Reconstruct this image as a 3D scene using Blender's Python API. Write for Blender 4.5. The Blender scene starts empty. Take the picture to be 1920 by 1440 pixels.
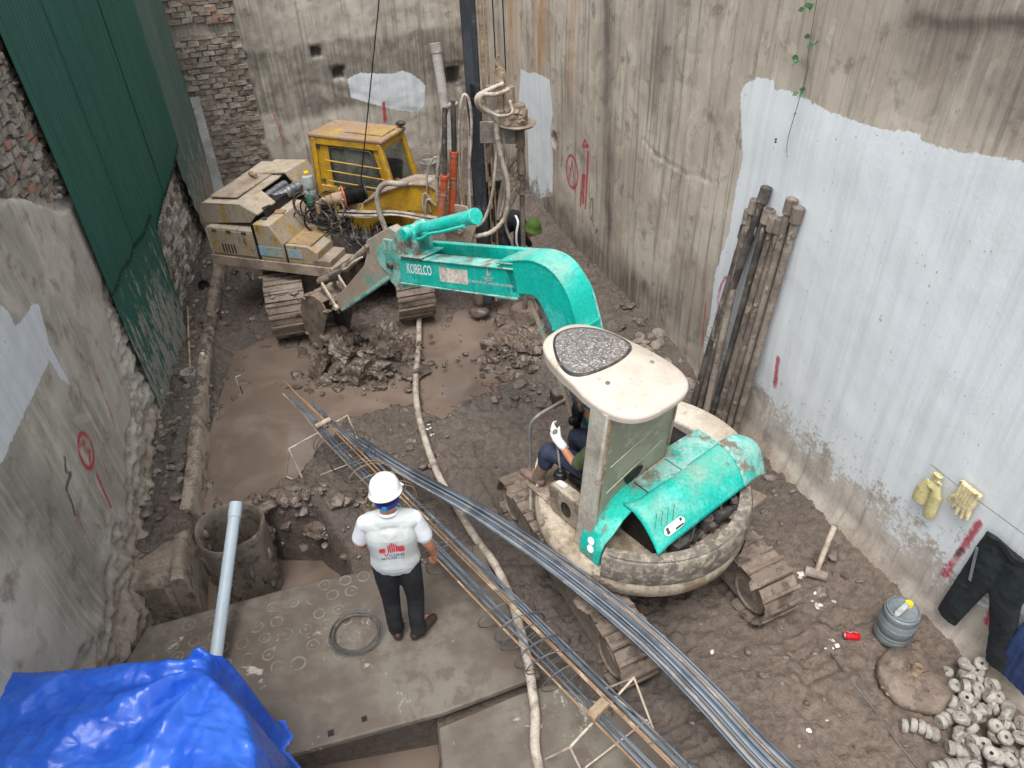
import bpy, bmesh, math, random
import numpy as np
from mathutils import Vector, Matrix, Euler
from mathutils.bvhtree import BVHTree

random.seed(7)
rng = np.random.default_rng(11)
SC = bpy.context.scene
COL = SC.collection
R = math.radians

# ------------------------------------------------------------------ camera
cam_d = bpy.data.cameras.new('camera')
cam = bpy.data.objects.new('camera', cam_d)
COL.objects.link(cam)
cam.location = (0.0, 0.0, 5.25)
_r = Vector((0.999, -0.027, -0.036))          # image right in the world
_u = Vector((0.045, 0.598, 0.800))            # image up
_b = Vector((0.0, -0.801, 0.599))             # behind the camera
_m = Matrix((_r, _u, _b)).transposed()
cam.rotation_euler = _m.to_euler()
cam_d.sensor_fit = 'HORIZONTAL'
cam_d.sensor_width = 36.0
cam_d.lens = 36.0 * 1340.0 / 1920.0
cam_d.clip_start = 0.05
cam_d.clip_end = 500.0
SC.camera = cam

# ------------------------------------------------------------------ overcast sky, soft sun, exposure
SUN_EL, SUN_AZ = R(70), R(198)
W = bpy.data.worlds.new('World')
SC.world = W
W.use_nodes = True
wn = W.node_tree
wn.nodes.clear()
sky = wn.nodes.new('ShaderNodeTexSky')
sky.sky_type = 'NISHITA'
sky.sun_disc = False
sky.sun_elevation = SUN_EL
sky.sun_rotation = SUN_AZ
sky.dust_density = 4.0
sky.air_density = 1.0
hs = wn.nodes.new('ShaderNodeHueSaturation')
hs.inputs['Saturation'].default_value = 0.16
bg = wn.nodes.new('ShaderNodeBackground')
bg.inputs['Strength'].default_value = 0.15
wo = wn.nodes.new('ShaderNodeOutputWorld')
wn.links.new(sky.outputs[0], hs.inputs['Color'])
wn.links.new(hs.outputs[0], bg.inputs['Color'])
wn.links.new(bg.outputs[0], wo.inputs['Surface'])
sun_d = bpy.data.lights.new('sun', 'SUN')
sun_d.energy = 1.05
sun_d.angle = R(28)
sun_d.color = (1.0, 0.97, 0.93)
sun = bpy.data.objects.new('sun', sun_d)
COL.objects.link(sun)
# the lamp shines from azimuth SUN_AZ (clockwise from +Y) and elevation SUN_EL
_dir = Vector((math.sin(SUN_AZ) * math.cos(SUN_EL), math.cos(SUN_AZ) * math.cos(SUN_EL), math.sin(SUN_EL)))
sun.rotation_euler = _dir.to_track_quat('Z', 'Y').to_euler()
SC.view_settings.view_transform = 'Standard'
SC.view_settings.look = 'None'
SC.view_settings.gamma = 1.0
SC.view_settings.exposure = 1.0
SC.view_settings.use_curve_mapping = False
SC.render.film_transparent = False
SC.cycles.max_bounces = 6
SC.cycles.diffuse_bounces = 3
SC.cycles.glossy_bounces = 2
SC.cycles.transparent_max_bounces = 8

# ------------------------------------------------------------------ node helpers and materials
def lin(c):
    def f(v):
        v /= 255.0
        return v / 12.92 if v <= 0.04045 else ((v + 0.055) / 1.055) ** 2.4
    return (f(c[0]), f(c[1]), f(c[2]), 1.0)

class NT:
    def __init__(s, name):
        s.m = bpy.data.materials.new(name)
        s.m.use_nodes = True
        s.t = s.m.node_tree
        s.t.nodes.clear()
        s.out = s.t.nodes.new('ShaderNodeOutputMaterial')
        s.p = s.t.nodes.new('ShaderNodeBsdfPrincipled')
        s.t.links.new(s.p.outputs[0], s.out.inputs['Surface'])
        s._pos = None
    def n(s, k, **kw):
        nd = s.t.nodes.new(k)
        for a, b in kw.items(): setattr(nd, a, b)
        return nd
    def l(s, a, b): s.t.links.new(a, b)
    def setin(s, sock, v):
        if isinstance(v, bpy.types.NodeSocket): s.l(v, sock)
        else: sock.default_value = v
    def pos(s):
        if s._pos is None: s._pos = s.n('ShaderNodeNewGeometry').outputs['Position']
        return s._pos
    def obj(s): return s.n('ShaderNodeTexCoord').outputs['Object']
    def mapv(s, v, scale=(1, 1, 1), loc=(0, 0, 0)):
        m = s.n('ShaderNodeMapping')
        s.l(v, m.inputs['Vector'])
        m.inputs['Scale'].default_value = scale
        m.inputs['Location'].default_value = loc
        return m.outputs[0]
    def noise(s, v, scale=5.0, detail=5.0, rough=0.6, dist=0.0):
        nd = s.n('ShaderNodeTexNoise')
        s.l(v, nd.inputs['Vector'])
        nd.inputs['Scale'].default_value = scale
        nd.inputs['Detail'].default_value = detail
        nd.inputs['Roughness'].default_value = rough
        nd.inputs['Distortion'].default_value = dist
        return nd.outputs[0]
    def voro(s, v, scale=5.0, feature='F1', out=0):
        nd = s.n('ShaderNodeTexVoronoi', feature=feature)
        s.l(v, nd.inputs['Vector'])
        nd.inputs['Scale'].default_value = scale
        return nd.outputs[out]
    def rng(s, v, a, b, c=0.0, d=1.0, smooth=True):
        nd = s.n('ShaderNodeMapRange')
        if smooth: nd.interpolation_type = 'SMOOTHSTEP'
        s.setin(nd.inputs[0], v)
        nd.inputs[1].default_value = a
        nd.inputs[2].default_value = b
        nd.inputs[3].default_value = c
        nd.inputs[4].default_value = d
        return nd.outputs[0]
    def math(s, op, a, b=0.0):
        nd = s.n('ShaderNodeMath', operation=op)
        s.setin(nd.inputs[0], a)
        s.setin(nd.inputs[1], b)
        return nd.outputs[0]
    def mix(s, f, a, b):
        nd = s.n('ShaderNodeMix', data_type='RGBA')
        s.setin(nd.inputs[0], f)
        s.setin(nd.inputs[6], a)
        s.setin(nd.inputs[7], b)
        return nd.outputs[2]
    def attr(s, name):
        return s.n('ShaderNodeAttribute', attribute_name=name).outputs['Fac']
    def sep(s, v):
        nd = s.n('ShaderNodeSeparateXYZ')
        s.l(v, nd.inputs[0])
        return nd.outputs
    def bump(s, h, strength=0.3, dist=0.02, normal=None):
        b = s.n('ShaderNodeBump')
        b.inputs['Strength'].default_value = strength
        b.inputs['Distance'].default_value = dist
        s.l(h, b.inputs['Height'])
        if normal is not None: s.l(normal, b.inputs['Normal'])
        s.l(b.outputs[0], s.p.inputs['Normal'])
        return b.outputs[0]
    def fin(s, col, rough=0.7, metal=0.0, spec=0.4):
        s.setin(s.p.inputs['Base Color'], col)
        s.setin(s.p.inputs['Roughness'], rough)
        s.setin(s.p.inputs['Metallic'], metal)
        s.p.inputs['Specular IOR Level'].default_value = spec
        return s.m

MUD = (104, 91, 81)
MUDL = (138, 124, 112)

def grime(name, base, alt=None, alt_amt=0.5, scale=3.0, mud=MUDL, mud_amt=0.35, mud_scale=5.0,
          rough=0.65, metal=0.0, bump=0.2, bscale=40.0, spec=0.35, streak=False, stain=0.0, dust=0.0, var=1.0):
    """painted or bare surface with faded patches, mud smears and fine relief (world-space noise)"""
    t = NT(name)
    p = t.pos()
    ps = t.mapv(p, (3.0, 3.0, 0.45)) if streak else p
    n1 = t.noise(ps, scale, 6, 0.65)
    c = lin(base)
    if alt is not None:
        c = t.mix(t.rng(n1, 0.62 - 0.35 * alt_amt, 0.70 - 0.2 * alt_amt), c, lin(alt))
    n2 = t.noise(t.mapv(p, (1, 1, 1), (7.3, 2.1, 5.5)), mud_scale, 8, 0.7)
    f = t.rng(n2, 0.70 - 0.42 * mud_amt, 0.80 - 0.36 * mud_amt)
    c = t.mix(f, c, lin(mud))
    if stain:
        n5 = t.noise(t.mapv(p, (4, 4, 0.7), (2, 8, 3)), 2.4, 8, 0.7)
        c = t.mix(t.rng(n5, 0.56, 0.70, 0, stain), c, lin((66, 56, 48)))
        n6 = t.noise(t.mapv(p, (1, 1, 1), (9, 4, 6)), 9.0, 8, 0.7)
        c = t.mix(t.rng(n6, 0.60, 0.68, 0, stain), c, lin((120, 84, 58)))
    if dust:
        up_ = t.sep(t.n('ShaderNodeNewGeometry').outputs['Normal'])[2]
        n7 = t.noise(t.mapv(p, (1, 1, 1), (3, 6, 9)), 3.5, 8, 0.7)
        c = t.mix(t.math('MULTIPLY', t.rng(up_, 0.35, 0.95), t.rng(n7, 0.35, 0.68, 0, dust)), c, lin((172, 160, 145)))
    n3 = t.noise(p, bscale, 6, 0.65)
    dk = t.rng(n3, 0.25, 0.75, 1 - 0.22 * var, 1 + 0.14 * var)
    hsv = t.n('ShaderNodeHueSaturation')
    t.l(dk, hsv.inputs['Value'])
    t.setin(hsv.inputs['Color'], c)
    c = hsv.outputs[0]
    r = t.mix(f, (rough, rough, rough, 1), (0.85, 0.85, 0.85, 1))
    h = t.math('ADD', t.math('MULTIPLY', f, 0.5), n3)
    t.bump(h, bump, 0.01)
    return t.fin(c, r, metal, spec)

M = {}
M['teal'] = grime('teal_paint', (6, 176, 160), (60, 190, 178), 0.42, 2.5, (150, 146, 134), 0.2, 4.0, rough=0.48, bump=0.15, stain=0.5, dust=0.5)
M['teal_worn'] = grime('worn_teal_paint', (12, 170, 156), (140, 190, 180), 0.75, 4.0, (120, 108, 96), 0.50, 5.0, rough=0.55, stain=0.6)
M['teal_mud'] = grime('muddy_teal_paint', (96, 152, 142), (164, 152, 138), 0.75, 3.0, (156, 141, 126), 0.66, 3.5, rough=0.7)
M['beige'] = grime('dusty_beige_paint', (196, 186, 172), (176, 164, 148), 0.5, 2.5, (150, 134, 118), 0.32, 5.0, rough=0.6)
M['canopy'] = grime('cream_canopy_paint', (192, 181, 169), (180, 167, 153), 0.5, 1.6, (156, 140, 124), 0.3, 4.0, rough=0.5, bump=0.08, var=0.4, stain=0.25)
M['beige_mud'] = grime('muddy_beige_paint', (168, 156, 140), (140, 128, 112), 0.5, 3.0, (110, 97, 85), 0.55, 6.0, rough=0.75)
M['postgrey'] = grime('dusty_grey_post', (176, 172, 160), (156, 150, 138), 0.5, 3.0, (134, 124, 110), 0.3, 7.0, rough=0.65, stain=0.5)
M['skirt'] = grime('scuffed_skirt', (176, 164, 146), (134, 118, 98), 0.45, 4.0, (104, 92, 80), 0.42, 7.0, rough=0.7, stain=0.5)
M['cw'] = grime('scuffed_black_paint', (92, 88, 82), (116, 108, 98), 0.6, 7.0, (150, 140, 126), 0.55, 15.0, rough=0.6)
M['dirtyglass'] = grime('dusty_panel', (132, 134, 116), (152, 152, 134), 0.55, 2.5, (166, 164, 146), 0.4, 9.0, rough=0.55, bump=0.1, bscale=90)
M['skylight'] = grime('speckled_skylight', (88, 88, 90), (112, 108, 106), 0.6, 20.0, (196, 184, 172), 0.46, 60.0, rough=0.5, bump=0.15, bscale=90)
M['yellow'] = grime('faded_yellow_paint', (186, 144, 34), (162, 126, 44), 0.5, 3.0, (128, 98, 62), 0.3, 6.0, rough=0.6, stain=0.7, dust=0.8)
M['yellow_worn'] = grime('worn_yellow_paint', (152, 124, 56), (146, 135, 120), 0.74, 2.2, (152, 138, 120), 0.55, 3.0, rough=0.7, streak=True, stain=0.8, dust=0.9)
M['yellow_roof'] = grime('rusty_yellow_roof', (160, 134, 78), (140, 112, 82), 0.6, 3.0, (142, 122, 106), 0.6, 4.0, rough=0.7, stain=0.6)
M['yellow_grey'] = grime('dusty_yellow_panel', (142, 133, 121), (142, 120, 66), 0.34, 2.6, (140, 128, 116), 0.50, 4.0, rough=0.75, streak=True, stain=0.75, dust=0.9)
M['blueband'] = grime('faded_blue_band', (116, 156, 172), (150, 148, 136), 0.5, 5.0, (146, 130, 112), 0.4, 7.0, rough=0.7)
M['deck_mud'] = grime('mud_caked_steel', (150, 134, 118), (120, 106, 94), 0.6, 3.0, (166, 152, 138), 0.4, 5.0, rough=0.85, bump=0.4)
M['orange'] = grime('orange_paint', (176, 82, 48), (144, 70, 46), 0.5, 6.0, (140, 108, 88), 0.45, 7.0, rough=0.5)
M['black'] = grime('oily_black', (22, 22, 23), (40, 38, 36), 0.5, 8.0, (70, 62, 54), 0.2, 9.0, rough=0.45)
M['darksteel'] = grime('dark_steel', (58, 58, 60), (84, 78, 72), 0.5, 6.0, (118, 106, 94), 0.4, 8.0, rough=0.5, metal=0.2)
M['steel'] = grime('grey_steel', (120, 118, 114), (150, 144, 136), 0.5, 6.0, (140, 124, 108), 0.5, 8.0, rough=0.5, metal=0.2)
M['mast'] = grime('blue_black_mast', (50, 54, 59), (66, 70, 76), 0.6, 3.0, (96, 100, 104), 0.26, 7.0, rough=0.45, metal=0.2, streak=True)
M['silver'] = grime('dusty_silver', (132, 134, 136), (104, 104, 106), 0.5, 9.0, (150, 138, 122), 0.3, 9.0, rough=0.4, metal=0.5)
M['mudcake'] = grime('caked_mud', (106, 93, 83), (128, 114, 102), 0.55, 4.0, (88, 76, 68), 0.45, 7.0, rough=0.7, bump=0.7, bscale=22)
M['mudwet'] = grime('wet_mud', (94, 82, 73), (112, 99, 89), 0.5, 5.0, (78, 68, 60), 0.4, 8.0, rough=0.26, bump=1.0, bscale=34, spec=0.55)
M['hose'] = grime('muddy_hose', (176, 166, 154), (140, 128, 116), 0.5, 7.0, (112, 98, 88), 0.3, 9.0, rough=0.75)
M['hose_dark'] = grime('dark_rubber_hose', (58, 56, 56), (92, 86, 80), 0.6, 7.0, (140, 128, 116), 0.4, 9.0, rough=0.6)
M['hose_grey'] = grime('grey_dusty_hose', (156, 148, 138), (124, 114, 104), 0.5, 7.0, (96, 86, 78), 0.3, 9.0, rough=0.7)
M['rustmud'] = grime('rusty_muddy_iron', (124, 104, 86), (150, 130, 106), 0.6, 7.0, (176, 160, 138), 0.4, 10.0, rough=0.8, bump=0.6)
M['rebar'] = grime('blue_grey_rebar', (110, 120, 131), (82, 90, 100), 0.5, 3.0, (168, 156, 140), 0.30, 5.0, rough=0.45, metal=0.35, bump=0.4, bscale=160)
M['rebar_gapshade'] = grime('gap_shade_rebar', (78, 85, 95), (64, 70, 78), 0.5, 3.0, (120, 110, 100), 0.25, 5.0, rough=0.5, metal=0.3, bump=0.4, bscale=160)  # darker copy of the bar steel; shade between bars put into the colour
M['rebar_pale'] = grime('pale_contrast_rebar', (140, 146, 152), (116, 122, 129), 0.5, 3.0, (176, 164, 148), 0.35, 5.0, rough=0.6, metal=0.2, bump=0.4, bscale=160)  # lighter copy of the bar steel, painted contrast to the shade-toned bars
M['rebar_rust'] = grime('rusty_rebar', (150, 124, 98), (126, 102, 80), 0.5, 4.0, (188, 168, 144), 0.4, 6.0, rough=0.75, bump=0.4, bscale=160)
M['wire'] = grime('tie_wire', (104, 104, 104), (84, 84, 86), 0.5, 4.0, (140, 124, 104), 0.25, 6.0, rough=0.5, metal=0.3)
M['bar_light'] = grime('pale_muddy_bar', (190, 176, 160), (160, 144, 128), 0.5, 6.0, (132, 116, 102), 0.3, 9.0, rough=0.8)
M['rod_light'] = grime('mud_coated_rod', (146, 135, 124), (118, 108, 99), 0.55, 4.0, (94, 84, 76), 0.3, 6.0, rough=0.75, bump=0.4)
M['rod_dark'] = grime('dark_drill_rod', (66, 63, 61), (100, 93, 86), 0.5, 4.0, (150, 136, 120), 0.3, 7.0, rough=0.6, bump=0.4)
M['rod_mid'] = grime('grey_drill_rod', (120, 110, 102), (92, 84, 78), 0.5, 4.0, (150, 134, 118), 0.4, 7.0, rough=0.7, bump=0.4)
M['pvc'] = grime('grey_pvc', (172, 185, 194), (168, 181, 190), 0.5, 3.0, (160, 166, 168), 0.08, 8.0, rough=0.35, bump=0.03, var=0.15)
M['cpipe'] = grime('cement_pipe', (176, 172, 166), (150, 146, 140), 0.5, 3.0, (128, 120, 112), 0.34, 5.0, rough=0.85, bump=0.3)
M['board'] = grime('grey_board', (172, 174, 172), (150, 150, 146), 0.5, 3.0, (134, 128, 120), 0.3, 6.0, rough=0.8)
M['wood'] = grime('dusty_wood', (180, 160, 138), (150, 130, 108), 0.5, 7.0, (134, 118, 100), 0.3, 9.0, rough=0.85)
M['brickred'] = grime('red_brick', (158, 122, 104), (146, 116, 100), 0.5, 9.0, (164, 154, 143), 0.45, 12.0, rough=0.9, bump=0.5)
M['brickgrey'] = grime('mortar_smeared_brick', (164, 155, 143), (142, 133, 122), 0.5, 6.0, (122, 113, 104), 0.36, 9.0, rough=0.9, bump=0.6)
M['brickmud'] = grime('muddy_brick', (136, 125, 113), (118, 107, 97), 0.5, 6.0, (150, 140, 128), 0.4, 9.0, rough=0.9, bump=0.6)
M['brickwhite'] = grime('whitewashed_brick', (206, 200, 192), (180, 170, 160), 0.5, 7.0, (142, 128, 116), 0.34, 9.0, rough=0.9, bump=0.6)
M['mortar'] = grime('rough_mortar', (146, 140, 132), (122, 116, 110), 0.5, 8.0, (160, 150, 140), 0.4, 14.0, rough=0.95, bump=0.8)
M['spacer'] = grime('cement_spacer', (160, 154, 145), (138, 132, 125), 0.5, 9.0, (118, 108, 99), 0.35, 14.0, rough=0.9, bump=0.5, bscale=60)
M['white'] = grime('white_plastic', (232, 234, 236), (224, 226, 228), 0.5, 3.0, (205, 203, 198), 0.08, 8.0, rough=0.35, bump=0.02, var=0.15)
M['vest'] = grime('white_vest_cloth', (190, 195, 193), (180, 186, 184), 0.5, 5.0, (170, 175, 173), 0.15, 9.0, rough=0.85, bump=0.12, bscale=14, var=0.35)
M['shirt'] = grime('white_shirt_cloth', (216, 219, 224), (206, 210, 217), 0.5, 6.0, (196, 199, 205), 0.12, 9.0, rough=0.85, bump=0.25, bscale=16, var=0.3)
M['trousers'] = grime('black_trouser_cloth', (28, 30, 33), (36, 38, 41), 0.5, 6.0, (46, 46, 48), 0.1, 9.0, rough=0.85, bump=0.3, bscale=14)
M['navy'] = grime('navy_trouser_cloth', (42, 48, 68), (54, 60, 80), 0.5, 6.0, (84, 80, 78), 0.15, 9.0, rough=0.85, bump=0.3, bscale=16)
M['olive'] = grime('olive_cloth', (74, 86, 58), (84, 96, 68), 0.5, 6.0, (96, 92, 76), 0.15, 9.0, rough=0.9, bump=0.3, bscale=16)
M['hatgreen'] = grime('green_hat_cloth', (78, 106, 46), (68, 94, 42), 0.5, 8.0, (104, 112, 70), 0.15, 12.0, rough=0.85, bump=0.2, bscale=30)
M['skin'] = grime('skin', (190, 134, 104), (176, 120, 92), 0.5, 9.0, (160, 108, 84), 0.1, 12.0, rough=0.55, bump=0.05, bscale=60)
M['hair'] = grime('black_hair', (22, 20, 20), None, 0, 9.0, (34, 30, 28), 0.3, 40.0, rough=0.5, bump=0.4, bscale=120)
M['shoe'] = grime('brown_leather', (66, 48, 42), (52, 38, 34), 0.5, 9.0, (104, 90, 78), 0.2, 14.0, rough=0.4)
M['boot'] = grime('muddy_rubber_boot', (126, 106, 94), (108, 92, 82), 0.5, 9.0, (146, 128, 114), 0.3, 14.0, rough=0.4)
M['redprint'] = grime('red_print', (206, 58, 72), None, 0, 5, (216, 110, 116), 0.18, 20, rough=0.8, bump=0.05)
M['blueprint'] = grime('blue_print', (60, 72, 130), None, 0, 5, (104, 112, 156), 0.18, 20, rough=0.8, bump=0.05)
M['cyan'] = grime('cyan_plastic', (30, 140, 190), None, 0, 5, (60, 150, 190), 0.1, 9, rough=0.4, bump=0.02)
M['bluestrap'] = grime('blue_strap', (40, 56, 150), None, 0, 5, (60, 70, 150), 0.1, 9, rough=0.6, bump=0.05)
M['glove'] = grime('cream_rubber_glove', (214, 200, 160), (200, 186, 146), 0.5, 8, (150, 138, 118), 0.32, 10, rough=0.5, bump=0.15)
M['glovewhite'] = grime('white_cotton_glove', (236, 236, 236), (222, 222, 222), 0.4, 20, (198, 192, 186), 0.2, 24, rough=0.9, bump=0.3, bscale=120)
M['gloveyellow'] = grime('yellow_rubber_glove', (200, 190, 142), (186, 175, 128), 0.5, 8, (170, 156, 118), 0.25, 10, rough=0.45, bump=0.15)
M['darkcloth'] = grime('faded_black_cloth', (34, 42, 44), (28, 32, 35), 0.5, 6, (66, 70, 70), 0.12, 30, rough=0.9, bump=0.4, bscale=14)
M['bluecloth'] = grime('blue_cloth', (44, 62, 104), (36, 52, 88), 0.5, 6, (80, 88, 110), 0.12, 30, rough=0.9, bump=0.4, bscale=14)
M['jerry'] = grime('grey_jerry_plastic', (116, 124, 128), (102, 110, 114), 0.5, 5, (142, 138, 132), 0.2, 10, rough=0.38, bump=0.05)
M['jugclear'] = grime('dusty_clear_jug', (166, 172, 174), (146, 150, 152), 0.5, 8, (172, 160, 146), 0.4, 9, rough=0.35, bump=0.05)
M['bottle'] = grime('green_glass_bottle', (62, 122, 104), (50, 104, 92), 0.5, 8, (134, 140, 128), 0.2, 9, rough=0.15, bump=0.02)
M['yellowcap'] = grime('yellow_cap', (232, 190, 30), None, 0, 5, (200, 160, 50), 0.15, 20, rough=0.4, bump=0.02)
M['cancan'] = grime('red_can', (196, 26, 38), None, 0, 5, (176, 30, 40), 0.1, 20, rough=0.3, metal=0.3, bump=0.02)
M['litter'] = grime('white_litter', (212, 208, 202), (190, 182, 174), 0.5, 9, (140, 126, 114), 0.45, 14, rough=0.7)
M['rubble'] = grime('rubble', (140, 131, 121), (118, 107, 98), 0.5, 9, (118, 104, 94), 0.4, 12, rough=0.9, bump=0.5)
M['bluetarp'] = None
M['leaf'] = grime('vine_leaf', (62, 104, 66), (50, 88, 56), 0.5, 12, (90, 120, 80), 0.2, 14, rough=0.5, bump=0.1)
M['stem'] = grime('vine_stem', (84, 96, 62), None, 0, 5, (110, 104, 80), 0.4, 12, rough=0.7)
M['bucketgrey'] = grime('dirty_pail', (176, 172, 164), (140, 132, 124), 0.5, 8, (118, 106, 96), 0.4, 10, rough=0.6)
M['slabsteel'] = None

def m_glass(name, col, rough=0.08, alpha=0.35):
    t = NT(name)
    n = t.noise(t.pos(), 9.0, 6, 0.7)
    tr = t.n('ShaderNodeBsdfTransparent')
    tr.inputs[0].default_value = (0.86, 0.9, 0.88, 1)
    mx = t.n('ShaderNodeMixShader')
    t.l(t.rng(n, 0.35, 0.75, alpha * 0.6, alpha * 1.6), mx.inputs[0])
    t.l(tr.outputs[0], mx.inputs[1])
    t.l(t.p.outputs[0], mx.inputs[2])
    t.l(mx.outputs[0], t.out.inputs['Surface'])
    return t.fin(lin(col), rough, 0.0, 0.5)
M['glass'] = m_glass('dusty_cab_glass', (118, 122, 116))

def m_tarp():
    t = NT('blue_tarpaulin')
    p = t.pos()
    n = t.noise(p, 4, 6, 0.6)
    c = t.mix(t.rng(n, 0.3, 0.7), lin((26, 78, 184)), lin((48, 102, 206)))
    c = t.mix(t.rng(t.noise(p, 14, 6, 0.7), 0.60, 0.75, 0, 0.35), c, lin((120, 148, 196)))
    cr = t.voro(t.mapv(t.mapv(p, (1, 1, 1)), (5.0, 8.0, 6.0)), 1.0, 'DISTANCE_TO_EDGE', 0)
    h = t.math('ADD', t.math('MULTIPLY', t.rng(cr, 0.0, 0.22), 0.55), t.math('ADD', t.math('MULTIPLY', t.noise(p, 26, 5, 0.6, 0.6), 0.25), t.math('MULTIPLY', t.noise(p, 420, 2, 0.5), 0.05)))
    t.bump(h, 0.35, 0.02)
    return t.fin(c, 0.25, 0.0, 0.5)
M['bluetarp'] = m_tarp()

def m_sheet(name, base, alt, dirt, amt):
    t = NT(name)
    p = t.obj()
    n = t.noise(t.mapv(p, (7, 7, 0.35)), 1.6, 6, 0.65)
    c = t.mix(t.rng(n, 0.35, 0.7), lin(base), lin(alt))
    sc = t.noise(t.mapv(p, (12, 12, 2.2)), 1.4, 9, 0.75)
    z = t.sep(p)[2]
    low = t.rng(z, 2.6, 0.2, -0.10, 0.16)
    f = t.rng(t.math('ADD', sc, low), 0.70 - amt, 0.80 - amt)
    c = t.mix(f, c, lin(dirt))
    t.bump(n, 0.1, 0.01)
    return t.fin(c, t.mix(f, (0.42,) * 3 + (1,), (0.8,) * 3 + (1,)), 0.0, 0.4)
M['sheet'] = m_sheet('green_corrugated_steel', (40, 90, 79), (33, 77, 68), (142, 150, 143), 0.045)
M['sheet_low'] = m_sheet('green_corrugated_steel_muddy', (40, 92, 80), (50, 88, 80), (140, 138, 130), 0.14)
M['sheet2'] = m_sheet('dusty_green_corrugated_steel', (90, 106, 98), (66, 98, 88), (142, 136, 126), 0.18)

def m_wall(name, c1, c2, c3, paintc, mudtop=0.45, paintwear=0.5):
    """weathered plaster: object x runs along the wall, z up; attributes paint/red/blk/dark/rust are real marks on it"""
    t = NT(name)
    p = t.obj()
    big = t.noise(p, 0.9, 6, 0.62, 0.4)
    med = t.noise(p, 3.2, 8, 0.68, 0.3)
    fine = t.noise(p, 24, 8, 0.7)
    strk = t.noise(t.mapv(p, (7, 1, 0.32)), 1.5, 7, 0.68)
    strk2 = t.noise(t.mapv(p, (16, 1, 0.55), (3, 0, 1)), 1.3, 7, 0.72)
    c = t.mix(t.rng(big, 0.35, 0.62), lin(c1), lin(c2))
    c = t.mix(t.rng(strk, 0.47, 0.68, 0, 0.85), c, lin(c3))
    strk3 = t.noise(t.mapv(p, (26, 1, 0.5), (1, 0, 7)), 1.2, 8, 0.72)
    c = t.mix(t.math('MULTIPLY', t.rng(strk3, 0.54, 0.68, 0, 0.5), t.rng(big, 0.40, 0.60, 0.15, 1.0)), c, lin((104, 96, 86)))
    c = t.mix(t.rng(strk2, 0.55, 0.72, 0, 0.55), c, lin((208, 201, 190)))
    c = t.mix(t.rng(med, 0.52, 0.68, 0, 0.75), c, lin((120, 109, 98)))
    c = t.mix(t.rng(t.math('ADD', fine, t.math('MULTIPLY', med, 0.5)), 0.92, 1.02, 0, 0.75), c, lin((214, 208, 200)))
    flake = t.noise(t.mapv(p, (1, 1, .8), (5, 0, 2)), 1.7, 9, 0.62, 0.5)
    c = t.mix(t.rng(flake, 0.57, 0.60, 0, 0.25), c, lin(tuple(min(255, v + 22) for v in c1)))
    c = t.mix(t.rng(flake, 0.41, 0.375, 0, 0.28), c, lin((128, 117, 105)))
    rust = t.math('MULTIPLY', t.attr('rust'), t.rng(strk, 0.3, 0.6))
    c = t.mix(rust, c, lin((164, 120, 74)))
    dark = t.math('MULTIPLY', t.attr('dark'), t.rng(t.math('ADD', t.math('MULTIPLY', strk2, 0.7), t.math('MULTIPLY', med, 0.4)), 0.36, 0.66, 0.25, 1.0))
    c = t.mix(dark, c, lin((84, 80, 74)))
    # white paint
    z = t.sep(p)[2]
    e = t.math('ADD', t.attr('paint'), t.math('MULTIPLY', t.math('SUBTRACT', t.noise(p, 16, 6, 0.7), 0.5), 0.09))
    pm = t.rng(e, -0.006, 0.006)
    wear = t.math('ADD', t.math('MULTIPLY', med, 0.6), t.math('MULTIPLY', fine, 0.5))
    lowz = t.rng(z, 1.35, 0.05, 0.0, 0.30 * paintwear * 2)
    spk = t.rng(t.math('ADD', wear, lowz), 0.66, 0.74)
    pm = t.math('MULTIPLY', pm, t.math('SUBTRACT', 1.0, t.math('MULTIPLY', spk, 0.85)))
    pc = t.mix(t.rng(strk, 0.4, 0.7), lin(paintc), lin(tuple(max(0, v - 14) for v in paintc)))
    c = t.mix(pm, c, pc)
    # thrown mud specks
    vs = t.voro(t.mapv(p, (1, 1, 0.7)), 26.0, 'F1', 0)
    cell = t.noise(p, 2.0, 3, 0.6)
    sp = t.math('MULTIPLY', t.rng(vs, 0.24, 0.17), t.rng(t.math('ADD', t.math('MULTIPLY', t.noise(p, 11, 2, 0.5), 0.8), t.math('ADD', t.math('MULTIPLY', cell, 0.45), t.rng(z, 1.6, 0.4, 0.0, 0.10))), 0.71, 0.78))
    c = t.mix(t.math('MULTIPLY', sp, 0.62), c, lin((138, 124, 112)))
    # mud splash at the foot
    foot = t.math('ADD', z, t.math('MULTIPLY', t.math('SUBTRACT', t.noise(p, 2.4, 8, 0.72), 0.5), 1.1))
    fm = t.rng(foot, mudtop + 0.30, mudtop - 0.25, 0, 0.82)
    c = t.mix(fm, c, t.mix(t.rng(fine, 0.3, 0.7), lin((122, 108, 96)), lin((152, 139, 124))))
    # sprayed marks
    for a, colr in (('red', (172, 40, 62)), ('blk', (58, 60, 62)), ('mag', (176, 34, 102))):
        d = t.math('ADD', t.attr(a), t.math('MULTIPLY', t.math('SUBTRACT', fine, 0.5), 0.05))
        c = t.mix(t.math('MULTIPLY', t.rng(d, -0.008, 0.02, 0, 0.88), t.rng(med, 0.25, 0.5, 0.35, 1.0)), c, lin(colr))
    h = t.math('ADD', t.math('MULTIPLY', med, 0.35), t.math('ADD', t.math('MULTIPLY', fine, 0.35), t.math('MULTIPLY', pm, 0.15)))
    t.bump(h, 0.38, 0.02)
    return t.fin(c, t.mix(pm, (0.92,) * 3 + (1,), (0.7,) * 3 + (1,)), 0.0, 0.25)
M['wall_r'] = m_wall('weathered_right_wall', (194, 185, 171), (168, 157, 144), (126, 117, 107), (216, 221, 224), 0.20)
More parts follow.
